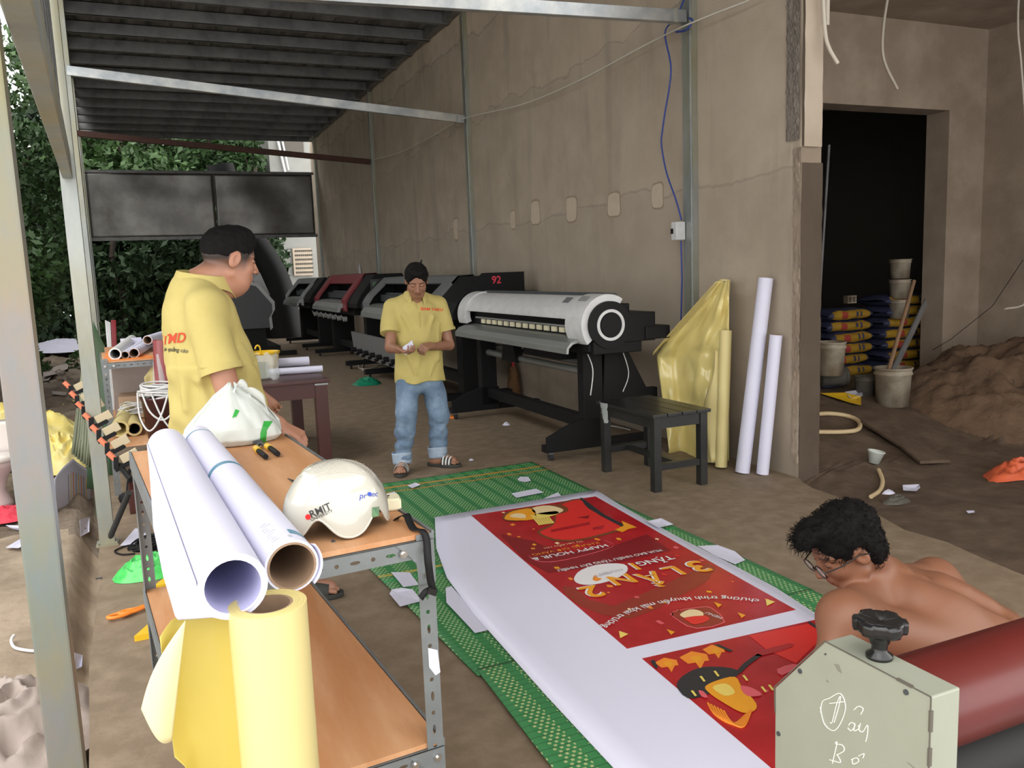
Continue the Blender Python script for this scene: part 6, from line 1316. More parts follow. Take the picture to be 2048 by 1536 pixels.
tr = SDF(); tr.flat(lo3+np.array([.03, -.02, -.03]), pv+np.array([.10, -.08, .0]), (.17, .125), (.18, .13), sd3, .05)
for sg in (-1, 1): kn = np.array([2.35, 1.55, .2])+r3*sg*.28+f3*.42; hpn = np.array([2.48, 1.40, .14])+r3*sg*.10; tr.cap(hpn, kn, .095, .07, .03); tr.cap(kn, kn-f3*.34-r3*sg*.16+np.array([0, 0, -.12]), .06, .05, .03)
tr.plane((0, 0, .005), (0, 0, -1), [1.5, .8, -.2], [3.2, 2.4, .03])
np_mesh('shorts', [tr.mesh([1.85, 1.0, .002], [3.1, 2.2, .42], .01)], 'trouser', pm3)

# ================================================================ SECOND RACK, TABLE AND THEIR THINGS
r2_, P2_, _, _ = rack('second steel rack behind the first, crowded with rolls and cable', -.115, 7.15, .25, .75, math.radians(3), (.40, .945), .975)
def roll2(label, a, b, r, k='paper', kin='core', grp='rolls on the second rack', name='paper_roll'): return roll(label, a, b, r, r*.78, k, k, kin, name, 'roll', grp)
Z9 = .958
def R9(px, py, r, z=Z9): return G(px, py, z+r)
roll2('open end white roll, leftmost on top of the second rack', R9(230, 708, .042), R9(262, 688, .042)+V(0, .55, 0), .042, 'white', 'white')
roll2('white roll with the smallest end on top of the second rack', R9(250, 710, .028), R9(285, 690, .028)+V(.02, .5, 0), .028)
roll2('white roll third from the left on top of the second rack', R9(268, 706, .036), R9(305, 684, .036)+V(.05, .5, 0), .036)
roll2('dark grey roll lying behind the white ones on the second rack', V(-.02, 6.95, Z9+.09), V(.10, 7.7, Z9+.04), .03, 'dgrey')
roll2('long white roll crossing over the others toward the man', V(-.02, 6.75, Z9+.107), V(.12, 7.3, Z9+.112), .034)
m_ = MB(); p = R9(215, 712, .0); m_.prism([tuple(P2_(x, y, .9585)) for x, y in ((-.24, -.74), (.1, -.74), (.02, -.2), (.12, .2), (-.2, .3))], (0, 0, .003)); single('orange_board', 'bright orange board lying on top of the second rack', 'board', m_, 'orange', tuple(P2_(-.1, -.4, .959)))
m_ = MB(); m_.box(PY(262, 682, 7.6), (.16, .02, .05), Matrix.Rotation(.2, 3, 'Z')); m_.mats = ['paper']; single('paper_box', 'little pale box at the back of the second rack top', 'box', m_, 'paper', tuple(PY(262, 684, 7.6)))
m_ = MB(); m_.prism([(-.33, 5.98, .413), (.20, 6.0, .413), (.16, 6.95, .413), (-.33, 6.9, .413)], (0, 0, .012)); single('plywood_board', 'orange plywood board on the lower shelf of the second rack, jutting toward the camera', 'board', m_, 'ply', (-.1, 6.4, .41))
# red wrapped roll and bucket with cable on the lower shelf
rr = roll('dark red vinyl roll wrapped in clear film standing on the second rack', (.045, 6.33, .427), (.075, 6.34, 1.085), .062, .03, 'mred', 'mred', 'core')
m_ = MB(); m_.grid(lambda u, v: (lambda a, r: V(.045+.03*v+r*math.cos(a), 6.33+.01*v+r*math.sin(a), .43+v*.56))(u*2*PI, .078+.012*math.sin(u*31+v*7)-.02*v), 48, 14); m_.build('film_wrap', 'clear', rr)
bx, by = .02, 6.18
bxp = PY(326, 835, 6.1); t = thing('bucket', 'dark maroon bucket under a coil of white cable on the second rack', 'bucket', (bxp.x, 6.14, .426)); m_ = MB(); m_.lathe([(0, .002), (.105, .002), (.128, .27), (.134, .275), (.134, .29), (.125, .29), (.10, .02), (0, .02)], (bxp.x, 6.14, .426), 32); m_.build('pail_body', 'maroon', t)
t = thing('cable_coil', 'fat coil of white cable hanging over the maroon bucket', 'cable', (bxp.x, 6.14, .72)); m_ = MB(); g_ = np.random.default_rng(2); zt = .72
for i in range(12):
    a0 = g_.uniform(0, 6); rx = g_.uniform(.11, .15); sx, sy = g_.uniform(-.02, .02, 2); tl = g_.uniform(-.12, .12)
    m_.tube([(bxp.x+sx+rx*math.cos(a), 6.14+sy+rx*.95*math.sin(a), zt+.008*i*.7+.02*math.sin(a+a0)+tl*.06*math.cos(a)) for a in np.linspace(0, 2*PI, 30, endpoint=False)], .0065, 6, closed=True)
m_.build('coil', 'white', t); m_ = MB()
for ph, dr in ((4.1, .22), (4.7, .15), (5.2, .24)): m_.tube(catmull([(bxp.x+.145*math.cos(ph-.9), 6.14+.145*math.sin(ph-.9), zt+.03), (bxp.x+( .158)*math.cos(ph-.5), 6.14+( .158)*math.sin(ph-.5), zt-dr*.6), (bxp.x+( .158)*math.cos(ph), 6.14+( .158)*math.sin(ph), zt-dr), (bxp.x+( .158)*math.cos(ph+.5), 6.14+( .158)*math.sin(ph+.5), zt-dr*.6), (bxp.x+.145*math.cos(ph+.95), 6.14+.145*math.sin(ph+.95), zt+.03)], 6), .0065, 6)
m_.build('hanging_loops', 'white', t)
def coil(label, c, rx, ry, n, r, k, seed, dz=.05, cat='cable'):
    g = np.random.default_rng(seed); m_ = MB(); c = Vector(c)
    for i in range(n):
        a0 = g.uniform(0, 6); q = g.uniform(.6, 1.05); sx, sy = g.uniform(-.25, .25, 2); h = g.uniform(0, dz)
        m_.tube([(c.x+sx*rx+rx*q*math.cos(a), c.y+sy*ry+ry*q*math.sin(a+.3*math.sin(2*a+a0)), c.z+r+h*(.5+.5*math.sin(a+a0))) for a in np.linspace(0, 2*PI, 26, endpoint=False)], r, 5, closed=True)
    return single('cable_coil', label, cat, m_, k, tuple(c))
coil('loose tangle of white wire left of the red wrapped roll', P2_(-.02, -.5, .55), .14, .12, 12, .005, 'white', 5, .08)
m_ = MB(); m_.bb(P2_(0, 0, 0).x-.2, P2_(0, 0, 0).x+.24, 7.5, 7.52, .32, .86); single('cardboard_sheet', 'grey brown sheet standing inside the second rack', 'board', m_, 'tarp', tuple(P2_(0, .3, .4)))
m_ = MB(); m_.rbb(P2_(0, 0, 0).x-.16, P2_(0, 0, 0).x+.16, 7.2, 7.5, .42, .60, .01); single('carton', 'brown box inside the second rack under the white wire', 'box', m_, 'brown_card', tuple(P2_(0, .2, .42)))
ya = PY(268, 852, 6.30); ya.z = .426+.055; roll('yellow roll with a dark open end on the lower shelf of the second rack', ya, ya+V(-.03, .5, .03), .052, .036, 'yel_paper', 'yel_paper', 'black')
yb = PY(238, 838, 6.35); yb.z = .49; roll('wide yellow roll lying left of the open ended one', yb+V(0, -.05, 0), yb+V(.06, .5, .06), .06, .045, 'yel_paper', 'yel_paper', 'yel_paper')
m_ = MB(); a = PY(297, 748, 6.45); m_.grid(lambda u, v: (a.x-.03+u*.10, a.y+.02*math.sin(u*4), a.z-.02-.20*v+.12*u*(1-v)), 6, 6); single('vinyl_offcut', 'folded yellow vinyl piece behind the red wrapped roll', 'vinyl', m_, 'yel_paper', tuple(a), solid=.002)
# maroon table
t = thing('table', 'dark maroon painted table behind the man with the bag', 'table', (.8, 7.2, 0)); TX0, TX1, TY0, TY1, TH = .24, 1.24, 6.50, 7.85, .69
m_ = MB(); m_.rbb(TX0-.02, TX1+.02, TY0-.02, TY1+.02, TH-.025, TH, .004); m_.build('tabletop', 'maroon', t); m_ = MB()
m_.bb(TX0+.03, TX1-.03, TY0+.01, TY0+.035, TH-.145, TH-.025); m_.bb(TX0+.03, TX1-.03, TY1-.035, TY1-.01, TH-.145, TH-.025); m_.bb(TX1-.035, TX1-.01, TY0+.03, TY1-.03, TH-.145, TH-.025); m_.bb(TX0+.01, TX0+.035, TY0+.03, TY1-.03, TH-.145, TH-.025); m_.build('apron', 'maroon', t)
for x in (TX0, TX1-.095):
    for y in (TY0, TY1-.095): m_ = MB(); m_.rbb(x, x+.095, y, y+.095, 0, TH-.025, .004); m_.build('leg', 'maroon', t)
m_ = MB(); m_.bb(TX1-.10, TX1+.003, TY0-.006, TY0-.001, TH-.045, TH-.032); m_.build('edge_chip', 'lgrey', t)
ca = G(640, 718, TH+.035); roll('short white roll nearer the edge of the maroon table', G(618, 722, TH+.045), G(618, 722, TH+.045)+V(-.55, .05, 0), .042, .034, 'paper', 'paper', 'core_in')
roll('thin white roll behind, its end past the table corner', V(1.30, 6.98, TH+.030), V(.62, 7.06, TH+.030), .028, .022, 'paper', 'paper', 'core_in')
t = thing('bucket', 'bright yellow plastic basket on the maroon table', 'bucket', (.62, 7.5, TH)); p = G(528, 722, TH); p = V(p.x, p.y+.35, TH+.001); p = PY(530, 715, 7.45); p = V(p.x, 7.45, TH+.001)
m_ = MB(); m_.lathe([(0, .0), (.095, .0), (.122, .15), (.13, .152), (.13, .17), (.118, .17), (.09, .01), (0, .01)], p, 32); m_.build('basket_body', 'yel_pl', t)
m_ = MB(); q = p+V(-.05, -.12, .15); m_.tube(catmull([q, q+V(0, -.01, .06), q+V(-.015, -.01, .085), q+V(-.035, -.01, .075), q+V(-.04, -.01, .055)], 5), .007, 8); m_.build('hook', 'yel_pl', t)
m_ = MB(); p = G(535, 760, TH); m_.grid(lambda u, v: (p.x+.10*(u-.5)*2*(1-.2*v)*(1+.1*math.sin(v*9)), p.y+.02+.05*math.sin(u*PI*2)*1.0, TH+.004+v*.20+.02*math.sin(u*14)), 24, 10); m_.grid(lambda u, v: (p.x+.10*(u-.5)*2, p.y+.05, TH+.004+v*.19), 10, 6)
single('plastic_bag', 'clear plastic bag standing on the maroon table', 'bag', m_, 'clear', tuple(p)); m_ = MB(); q = p+V(-.03, .045, .002); m_.rbb(q.x-.05, q.x+.05, q.y-.02, q.y+.02, TH+.006, TH+.14, .01); single('container', 'pale green container inside the clear plastic bag', 'container', m_, 'bag_film' if 0 else 'lam', tuple(q))
m_ = MB(); p = G(570, 742, TH); m_.add([(p.x-.17, p.y-.16, TH+.0015), (p.x+.14, p.y-.12, TH+.0015), (p.x+.12, p.y+.10, TH+.0015), (p.x-.15, p.y+.12, TH+.0015)], [(0, 1, 2, 3)]); single('paper_sheet', 'white sheet of paper flat on the maroon table', 'paper', m_, 'paper', tuple(p), solid=.0006)
m_ = MB(); p = G(604, 737, TH+.012); m_.tube([p+V(-.07, 0, 0), p+V(.01, .01, .002)], .010, 8, 'tin_red'); m_.box(p+V(.03, .0, 0), (.04, .018, .012), None, 'black'); m_.tube([p+V(.04, 0, 0), p+V(.085, .03, 0)], .004, 6, 'black'); single('screwdriver', 'red and black hand tool at the corner of the maroon table', 'tool', m_, None, tuple(p))

# ================================================================ STUFF LEANING AND LYING AT THE LEFT
t = thing('folded_stand', 'row of tan bars with black clips and orange ends leaning by the second left post', 'stand', (-.45, 5.6, .6)); ST = []
A_, B_ = PY(152, 775, 5.75), PY(245, 918, 4.55)
for i in range(7):
    f = i/6; c = A_.lerp(B_, f); lx, lz = .085*(1-.25*f)*1.1, .03
    R = Matrix.Rotation(-.42, 3, 'Y'); m_ = MB(); m_.box(c+V(.035, 0, .012), (.085, .03, .045), R); m_.build('tan_bar', 'tan', t)
    m_ = MB(); m_.box(c+V(.008, -.004, -.030), (.10, .036, .022), R); m_.box(c+V(-.03, -.004, -.012), (.022, .04, .055), R@Matrix.Rotation(.5, 3, 'Y')); m_.build('clip', 'black', t)
    m_ = MB(); m_.cyl(c+V(-.035, 0, .005), c+V(-.062, 0, .040), .014, n=10); m_.build('end_cap', 'salmon', t)
m_ = MB(); m_.tube([PY(238, 930, 4.58), PY(262, 960, 4.4)], .014, 8); m_.build('black_arm', 'black', t)
m_ = MB(); m_.tube([G(218, 1080, .02), PY(258, 985, 4.95)], .017, 8); single('black_tube', 'black rubber covered leg beside the foot of the second left post', 'tube', m_, 'rubber', tuple(G(218, 1080, 0)))
def leaning(label, pts, th, k, group=None, name='metal_sheet', rib=0):
    m_ = MB(); P_ = [Vector(p) for p in pts]
    m_.grid(lambda u, v: P_[0].lerp(P_[1], u).lerp(P_[3].lerp(P_[2], u), v)+V(rib*math.sin(u*40), rib*math.cos(u*40)*.5, 0), 40 if rib else 6, 4); return single(name, label, 'sheet', m_, k, tuple(P_[0]), group, solid=th)
yy = 7.0
leaning('dark green sheet leaning on the left posts, topmost point behind the post', [PY(150, 745, 7.2)-V(0, .1, .9), PY(205, 760, 7.2)-V(0, .1, .88), PY(208, 690, 7.3), PY(186, 642, 7.35)], .006, 'gr_sheet')
leaning('narrow dark green folded sheet left of the second post', [PY(148, 730, 7.0)-V(0, 0, .95), PY(165, 745, 7.0)-V(0, 0, .9), PY(170, 665, 7.1), PY(165, 672, 7.1)], .006, 'gr_sheet')
leaning('olive green ribbed panel leaning upright behind the second left post', [PY(143, 905, 5.95), PY(178, 935, 5.95), PY(184, 770, 6.1), PY(163, 745, 6.15)], .02, 'olive', rib=.004)
leaning('grey green narrow panel next to the olive one', [PY(180, 925, 5.9)-V(0, 0, .35), PY(190, 930, 5.9)-V(0, 0, .35), PY(200, 850, 6.0), PY(185, 830, 6.0)], .015, 'gr_sheet')
leaning('white and maroon board leaning behind the left end of the second rack', [PY(209, 690, 8.8)-V(0, 0, 1.0), PY(220, 695, 8.8)-V(0, 0, 1.0), PY(232, 640, 8.9), PY(222, 640, 8.9)], .02, 'red_pl')
leaning('white card with a green mark in front of the maroon board', [PY(207, 672, 8.6)-V(0, 0, 1.05), PY(212, 688, 8.6)-V(0, 0, .98), PY(221, 645, 8.65), PY(210, 640, 8.65)], .01, 'white_pl')
def GL(px, py): return onleft(px, py)
# toilet
tp_ = GL(25, 1015); t = thing('toilet', 'pinkish white porcelain toilet bowl outside at the left edge', 'toilet', tuple(tp_)); c = tp_+V(-.13, .12, 0)
m_ = MB(); m_.lathe([(.0, 0), (.13, 0), (.12, .03), (.085, .12), (.11, .22), (.17, .30), (.185, .34), (.16, .35), (.12, .25), (0, .2)], c, 36); m_.build('bowl', 'pcl_pink', t)
m_ = MB(); m_.lathe([(.19, .345), (.20, .355), (.20, .375), (.185, .385), (.0, .395)], c, 36); m_.build('seat_lid', 'porcelain', t); m_ = MB(); m_.rbb(c.x-.2, c.x+.18, c.y+.2, c.y+.36, c.z+.3, c.z+.6, .02); m_.build('tank', 'porcelain', t)
crumple('cloth', 'crumpled bright red and pink cloth in front of the toilet', 'cloth', GL(10, 1040), .22, .15, .10, 'cloth_red', 11)
crumple('vinyl_heap', 'heap of crumpled bright yellow vinyl outside behind the nearest post', 'vinyl', GL(20, 905), .85, .85, .5, 'yel_sheet', 21, 50)
crumple('vinyl_heap', 'yellow vinyl sheet sloping down right of the nearest post', 'vinyl', GL(125, 930), .26, .50, .30, 'yel_sheet', 25, 30)
crumple('tarpaulin', 'crumpled pinkish brown tarpaulin in the lower left corner', 'tarp', GL(15, 1480), .30, .42, .19, 'tarp', 31, 50)
crumple('tarpaulin', 'pale bluish tarpaulin lying on the far rubble', 'tarp', GL(125, 700), .85, .9, .25, 'paper', 33, 40)
crumple('tarpaulin', 'small whitish plastic lump on top of the far rubble', 'tarp', GL(128, 660), .3, .3, .35, 'bag_film', 34, 20)
def gp(label, pts, k='paper', name='paper_scrap', curl=.03, cat='paper', grp='papers outside at the left'): return scrap(label, pts, 0, curl, name, k, grp, cat, zf=onleft, th=.001)
pb = [GL(108, 1032)+V(0, 0, .01), GL(186, 1003)+V(0, 0, .01)]; pt_ = [PY(108, 958, pb[0].y+.10), PY(186, 948, pb[1].y+.16)]; pk = PY(146, 915, (pb[0].y+pb[1].y)/2+.25)
def prt(u, v, o=0): q = pb[0].lerp(pb[1], u).lerp(pt_[0].lerp(pt_[1], u), v); return q+(pk-pt_[0].lerp(pt_[1], .5))*(1-abs(2*u-1))*v+V(0, -.03*math.sin(v*3)-o, .01*math.sin(u*8))
t = thing('paper_sheet', 'large white printed sheet with orange stripes propped outside by the trench', 'paper', tuple(pb[0])); m_ = MB(); m_.grid(lambda u, v: prt(u, v), 14, 12, 'paper'); m_.build('sheet', None, t, solid=.001)
for i_ in range(8): m_ = MB(); m_.grid(lambda u, v: prt(.36+i_*.065+u*.022, .12+v*.62, .003), 1, 8, 'b_orange' if i_ % 3 == 2 else 'b_yel' if i_ % 3 else 'lgrey'); m_.build('printed_stripe', None, t)
gp('white rectangular sheet on the ground beside the green panels', [(108, 868), (152, 858), (152, 868), (115, 885)])
gp('white scrap of paper on the sandy slab near the nearest post', [(12, 1102), (45, 1085), (52, 1100), (38, 1104)])
gp('torn beige board piece on the far rubble', [(85, 745), (115, 735), (138, 730), (136, 740), (112, 752), (88, 756)], 'tarp', 'board_scrap')
gp('smaller beige scrap under the torn beige board', [(85, 755), (103, 756), (98, 765), (86, 766)], 'tarp', 'board_scrap')
gp('long pale scrap in the middle of the rubble', [(104, 785), (135, 788), (132, 796), (106, 792)], 'tarp', 'board_scrap')
gp('small yellow scrap on the rubble left of the olive panel', [(125, 812), (152, 802), (152, 808), (128, 815)], 'yel_paper', 'vinyl_scrap')
gp('white paper tube in the trench beside the slab', [(160, 1046), (180, 1043), (180, 1075), (162, 1080)])
gp('white folded paper at the bottom of the trench', [(150, 1315), (166, 1322), (166, 1350), (152, 1350)])
gp('white stick on the ground below the red cloth', [(12, 1056), (45, 1060), (45, 1068), (20, 1062)])
m_ = MB(); m_.tube(catmull([GL(30, 1284)+V(0, 0, .03), GL(24, 1290)+V(0, 0, .02), GL(30, 1300)+V(0, 0, .012), GL(55, 1306)+V(0, 0, .012), GL(75, 1308)+V(0, 0, .012)], 5), .007, 8); single('conduit_pipe', 'bent white conduit piece on the sandy ground at the left', 'pipe', m_, 'white', tuple(GL(50, 1305)))
g_ = random.Random(9); i = 0
for i in range(60):
    x = g_.uniform(-2.6, -.9); y = g_.uniform(7.5, 19); z = hleft(x, y); m_ = MB(); r = g_.uniform(.025, .09)
    m_.grid(lambda u, v: (lambda a, b, q: (x+r*q*math.cos(a)*math.sin(b), y+r*q*math.sin(a)*math.sin(b), z+r*.3+r*.7*q*math.cos(b)))(u*2*PI, v*PI, 1+.3*mn.noise(Vector((math.cos(u*2*PI)*1.5, v*3, i)))), 7, 5, smooth=False)
    tag(m_.build('rubble_stone', g_.choice(['soil', 'mortar', 'tan', 'soil', 'tarp']), None, (x, y, z)), 'lump of broken rubble on the rough ground beyond the slab', 'stone', 'rubble on the ground outside')
# on the slab by the foreground rack
crumple('plastic_bag', 'bright green plastic bag on the floor behind the rack leg', 'bag', G(300, 1148, 0), .17, .12, .12, 'green_pl', 41, 30)
m_ = MB()
for k_, (x, y) in enumerate(((240, 1230), (262, 1222))):
    p = G(x, y, .018); m_.tube(catmull([p+V(.06, .04, 0), p+V(.02, .02, 0), p+V(-.02, .02, 0), p+V(-.05, 0, 0), p+V(-.03, -.02, 0), p+V(.02, -.01, 0), p+V(.06, .02, 0)], 4), .008, 6)
single('scissors', 'orange handled cutter tool on the floor at the left of the rack', 'tool', m_, 'orange', tuple(G(250, 1228, 0)))
m_ = MB(); p = G(285, 1275, 0); m_.prism([p+V(-.03, -.03, 0), p+V(.05, -.03, 0), p+V(.03, .09, 0)], (0, 0, .025)); single('scraper', 'yellow wedge shaped scraper on the floor beside the rack', 'tool', m_, 'yel_pl', tuple(p))
m_ = MB(); p = G(325, 1165, .0); m_.prism([G(305, 1182, 0), G(345, 1172, 0), G(345, 1150, 0)], (0, 0, .02)); single('foam_wedge', 'orange yellow wedge on the floor under the rack near the green bag', 'wedge', m_, 'yel_pl', tuple(p))
scrap('white paper on the floor behind the slotted rack leg', [(240, 1092), (270, 1058), (300, 1056), (300, 1085), (275, 1090)], .004)
coil('tangle of black cable on the floor beside the green bag', G(300, 1092, .0), .10, .13, 10, .006, 'black', 8, .06)
m_ = MB(); m_.tube(catmull([G(290, 1092, .008), G(262, 1090, .008), G(236, 1098, .008), G(230, 1104, .008), G(245, 1109, .008), G(270, 1107, .008)], 5), .005, 6); single('black_cable', 'thin black cable loop on the floor left of the rack leg', 'cable', m_, 'black', tuple(G(240, 1100, 0)))
m_ = MB(); p = G(290, 1025, 0); m_.rbb(p.x-.09, p.x+.15, p.y, p.y+.25, 0, .16, .01); single('box', 'dark maroon box on the floor under the far end of the rack', 'box', m_, 'maroon', tuple(p))
m_ = MB(); p = G(252, 972, .12); m_.lathe([(.05, 0), (.06, .03), (.05, .05), (.02, .055)], p+V(0, .05, -.12), 20, caps=(True, True)); m_.tube([p+V(0, .05, -.07), p+V(.03, .06, .1)], .01, 8); single('gadget', 'small black and white gadget on the floor behind the rack leg', 'gadget', m_, 'black', tuple(p))
m_ = MB(); p = G(198, 1158, 0); m_.box(p+V(0, 0, .004), (.03, .008, .006)); single('screw', 'little dark screw on the slab left of the rack', 'screw', m_, 'dgrey', tuple(p))

# ================================================================ INSIDE AND IN FRONT OF THE DOORWAY AT THE RIGHT
def sack(c, L_, Wd, H_, rz, seed, protok=[0]):
    m_ = MB(); c = Vector(c); R = Matrix.Rotation(rz, 3, 'Z')
    def f(u, v):
        a = u*2*PI; t_ = (v-.5)*2; e = (1-abs(t_)**5)**.5 if abs(t_) < 1 else 0; e = max(e, .12)
        q = Vector((t_*L_/2, math.copysign(abs(math.cos(a))**.7, math.cos(a))*Wd/2*(.9+.1*e), math.copysign(abs(math.sin(a))**.8, math.sin(a))*H_/2*e))
        q += Vector((0, 0, 1))*.012*mn.noise(Vector((t_*3+seed, math.cos(a)*2, math.sin(a)*2)))+Vector((0, .01, 0))*mn.noise(Vector((t_*5, a, seed)))
        return c+R@q
    nu, nv = 28, 22; m_.grid(f, nu, nv, 'cem_blue'); m_.m('cem_yel'); m_.m('cem_red')
    # front (camera) side: printed yellow field with red emblem
    for idx, fc in enumerate(m_.f):
        i, j = idx//nv, idx % nv; a = (i+.5)/nu*2*PI; t_ = abs(((j+.5)/nv-.5)*2)
        if math.cos(a) < -.35 and -.62 < math.sin(a) < .70 and t_ < .86: m_.mi[idx] = 1
        if math.cos(a) < -.35 and abs(math.sin(a)) < .5 and -.45 < ((j+.5)/nv-.5)*2 < -.2: m_.mi[idx] = 2
        if math.cos(a) < -.35 and -.2 < math.sin(a) < .35 and .05 < ((j+.5)/nv-.5)*2 < .45 and (j % 2): m_.mi[idx] = 0
    return m_
def sackrow(xc, ybase, zs, n, L_, side, ):
    for i in range(n):
        z = zs+.055+i*.112; jx = rng.uniform(-.03, .03); m_ = sack((xc+jx, ybase+rng.uniform(-.02, .02), z), L_, .42, .128, rng.uniform(-.06, .06), i*3.1+xc)
        pos = ['bottom', 'second', 'third', 'fourth', 'fifth', 'sixth', 'seventh', 'eighth'][i]+(' up' if i else '')
        o = single('cement_bag', f'blue and yellow printed bag in the {side} stack inside the doorway, {pos}', 'bag', m_, None, (xc+jx, ybase, z), 'bags stacked inside the doorway')
S1, S2 = PY(1790, 740, 6.3), PY(1685, 740, 6.3)
sackrow(S1.x, 6.32, .30, 7, .74, 'right'); sackrow(S2.x-.03, 6.36, .30, 6, .60, 'left')
m_ = MB(); p = PY(1702, 572, 6.3); 
for dx in (-.05, 0, .05): m_.bb(p.x+dx-.006, p.x+dx+.006, 6.28, 6.34, 1.03, 1.09)
m_.bb(p.x-.06, p.x+.06, 6.28, 6.34, 1.02, 1.03); m_.bb(p.x-.06, p.x+.06, 6.28, 6.34, 1.085, 1.097); single('plastic_crate', 'tiny pale crate on top of the left bag stack', 'crate', m_, 'pail', tuple(p))
def pail(label, c, r, h, k, tilt=None, filled='mud', grp='pails by the doorway'):
    t = thing('pail', label, 'bucket', tuple(c), grp); ax = tilt
    m_ = MB(); pr = [(0, 0), (r*.86, 0), (r*.97, h*.80), (r*1.04, h*.82), (r*1.04, h*.86), (r, h*.87), (r*1.0, h*.95), (r*1.06, h*.96), (r*1.06, h), (r*.95, h), (r*.84, .03), (0, .03)]
    m_.lathe(pr, c, 30, None, ax); m_.build('pail_body', k, t)
    if not tilt: m_ = MB(); m_.lathe([(0, 0), (r*.94, 0)], Vector(c)+V(0, 0, h*.9), 24); m_.build('contents', filled, t)
    return t
def GRd(px, py): return ongr(px, py)
pp = GRd(1802, 815); sc = ((.394*pp.x+.909*pp.y))/1657; pR = 36*sc; pH = 80*sc
pail('largest dirty cream pail with a shovel handle and straightedge standing in it', pp+V(0, pR*.6, .005), pR, pH, 'pail')
m_ = MB(); m_.tube([pp+V(-.06, pR*.6, pH*.9), PY(1828, 562, pp.y+.5)], .018, 8); single('shovel_handle', 'thin wooden handle rising out of the largest pail', 'handle', m_, 'wood', tuple(pp))
a, b = pp+V(.04, pR*.9, pH*.85), PY(1852, 604, pp.y+.45); m_ = MB(); m_.bar(a, b, .075, .012, up=(0, 1, .2)); single('straightedge', 'grey metal straightedge bar leaning in the largest pail', 'bar', m_, 'galv', tuple(a))
p = PY(1664, 752, 5.62); p = V(p.x, 5.55, hright(p.x, 5.5)); p_ = PY(1664, 750, 5.5); sc = (.394*p_.x+.909*5.5)/1657; pail('dirty white pail standing at the left edge of the doorway', V(p_.x, 5.52, p_.z), 29*sc, 68*sc, 'pail')
p_ = GRd(1755, 800); sc = (.394*p_.x+.909*p_.y)/1657; pail('dark mud stained pot between the lying bucket and the largest pail', p_+V(0, .14, .0), 21*sc, 46*sc, 'pail_dark')
p_ = GRd(1700, 785); sc = (.394*p_.x+.909*p_.y)/1657; pail('dark bucket lying on its side with its rim to the right', p_+V(-.17, .18, .12), 19*sc, 56*sc, 'pail_dark', tilt=(.95, -.25, .05))
crumple('cement_bag', 'torn empty yellow and blue bag on the ground left of the doorway', 'bag', GRd(1650, 770), .22, .16, .2, 'cem_blue', 51); scrap('flattened yellow and white bag on the ground under the lying bucket', [(1640, 790), (1690, 790), (1722, 800), (1722, 815), (1700, 812)], 0, .02, 'torn_bag', 'yel_pl', None, 'bag', zf=ongr)
scrap('pale torn paper edge right of the flattened bag', [(1690, 788), (1722, 786), (1726, 800), (1700, 802)], 0, .03, 'torn_bag', 'paper', None, 'bag', zf=ongr)
m_ = MB(); H_ = [GRd(x, y)+V(0, 0, .02) for x, y in ((1636, 870), (1680, 870), (1712, 866), (1720, 856), (1712, 844), (1690, 836), (1660, 832), (1630, 834))]; m_.tube(catmull(H_, 6), .018, 8); single('hose', 'pale ribbed hose loop on the muddy ground by the wall end', 'hose', m_, 'pvc_y', tuple(H_[0]))
m_ = MB(); H_ = [GRd(x, y)+V(0, 0, .014) for x, y in ((1757, 945), (1765, 965), (1760, 985), (1742, 998))]; m_.tube(catmull(H_, 6), .014, 8); single('conduit_pipe', 'short curved yellowish conduit on the muddy ground', 'pipe', m_, 'pvc_y', tuple(H_[0]))
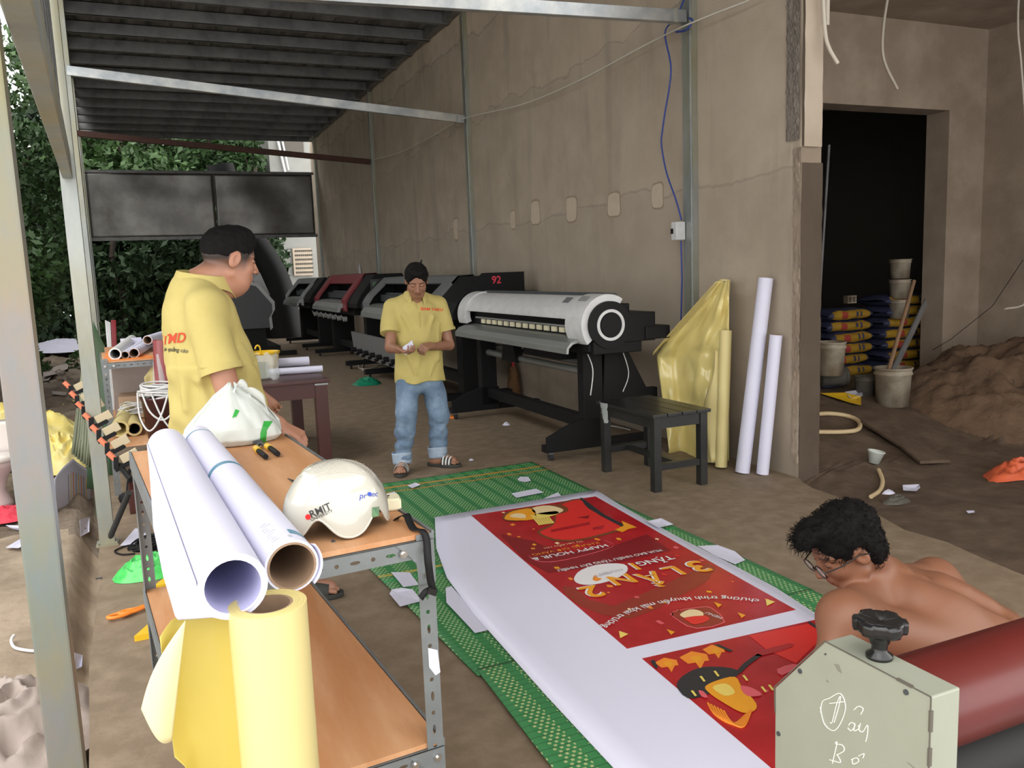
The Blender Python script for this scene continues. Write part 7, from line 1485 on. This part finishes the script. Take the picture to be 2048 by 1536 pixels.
t_ = GRd(1757, 930); m_ = MB(); m_.lathe([(0, .0), (.035, 0), (.055, .08), (.06, .083), (.06, .09), (.052, .088), (.033, .004)], t_+V(0, .04, .005), 24, None, (.15, -.1, 1)); single('plastic_cup', 'clear plastic cup lying on the muddy ground', 'cup', m_, 'bag_film', tuple(t_))
c9 = [GRd(x, y) for x, y in ((1722, 855), (1765, 855), (1900, 935), (1840, 938), (1800, 905))]; m_ = MB(); zz = [V(q.x, q.y, q.z+.035) for q in c9]; m_.prism(zz, (0, 0, .02)); single('plank', 'thin mud covered board on the ground before the sand', 'board', m_, 'mud', tuple(c9[0]))
crumple('sack', 'torn orange net sack at the right edge', 'sack', GRd(2020, 952)+V(.1, 0, 0), .34, .14, .12, 'tin_red', 61)
scrap('folded white paper on the mud', [(1805, 978), (1838, 980), (1840, 990), (1806, 990)], 0, .04, zf=ongr, group=None); crumple('paper_scrap', 'small white crumpled tissue on the muddy ground', 'paper', GRd(1776, 988), .05, .03, .03, 'paper', 63, 12)
crumple('cloth', 'dark muddy rag with white threads at the slab edge', 'cloth', GRd(1792, 1005), .11, .06, .05, 'pail_dark', 65, 16); scrap('tiny white paper fleck on the mud nearer the camera', [(1932, 1026), (1948, 1027), (1950, 1031), (1936, 1031)], 0, .01, zf=ongr, group=None)
m_ = MB(); m_.tube([PX(1865, 700, 6.9), PX(1900, 680, 7.1), PX(1985, 612, 7.4), PX(2046, 520, 7.45)], .003, 5); single('wire', 'thin bent wire sticking up from the sand by the side wall', 'wire', m_, 'black', tuple(GRd(1900, 700)))
m_ = MB(); m_.bb(6.95, 7.0, 6.1, 6.15, .3, 2.5); m_ = MB(); a = PY(1655, 600, 6.05); m_.tube([V(a.x-.15, 6.05, .31), PY(1658, 290, 6.1)], .014, 8); single('metal_rod', 'dim metal rod standing just inside the doorway at its left', 'rod', m_, 'galv_dark', (a.x, 6.05, .3))
for i in range(3): z = .72+i*.24; p_ = PY(1832, 560, 6.15); pail(['upside pale pail in the stack', 'middle pale pail in the stack', 'top pale pail in the stack'][i]+' at the right inside the doorway', V(6.93, 6.10, .85+i*.20), .10, .19, 'pail', filled='dark_in')
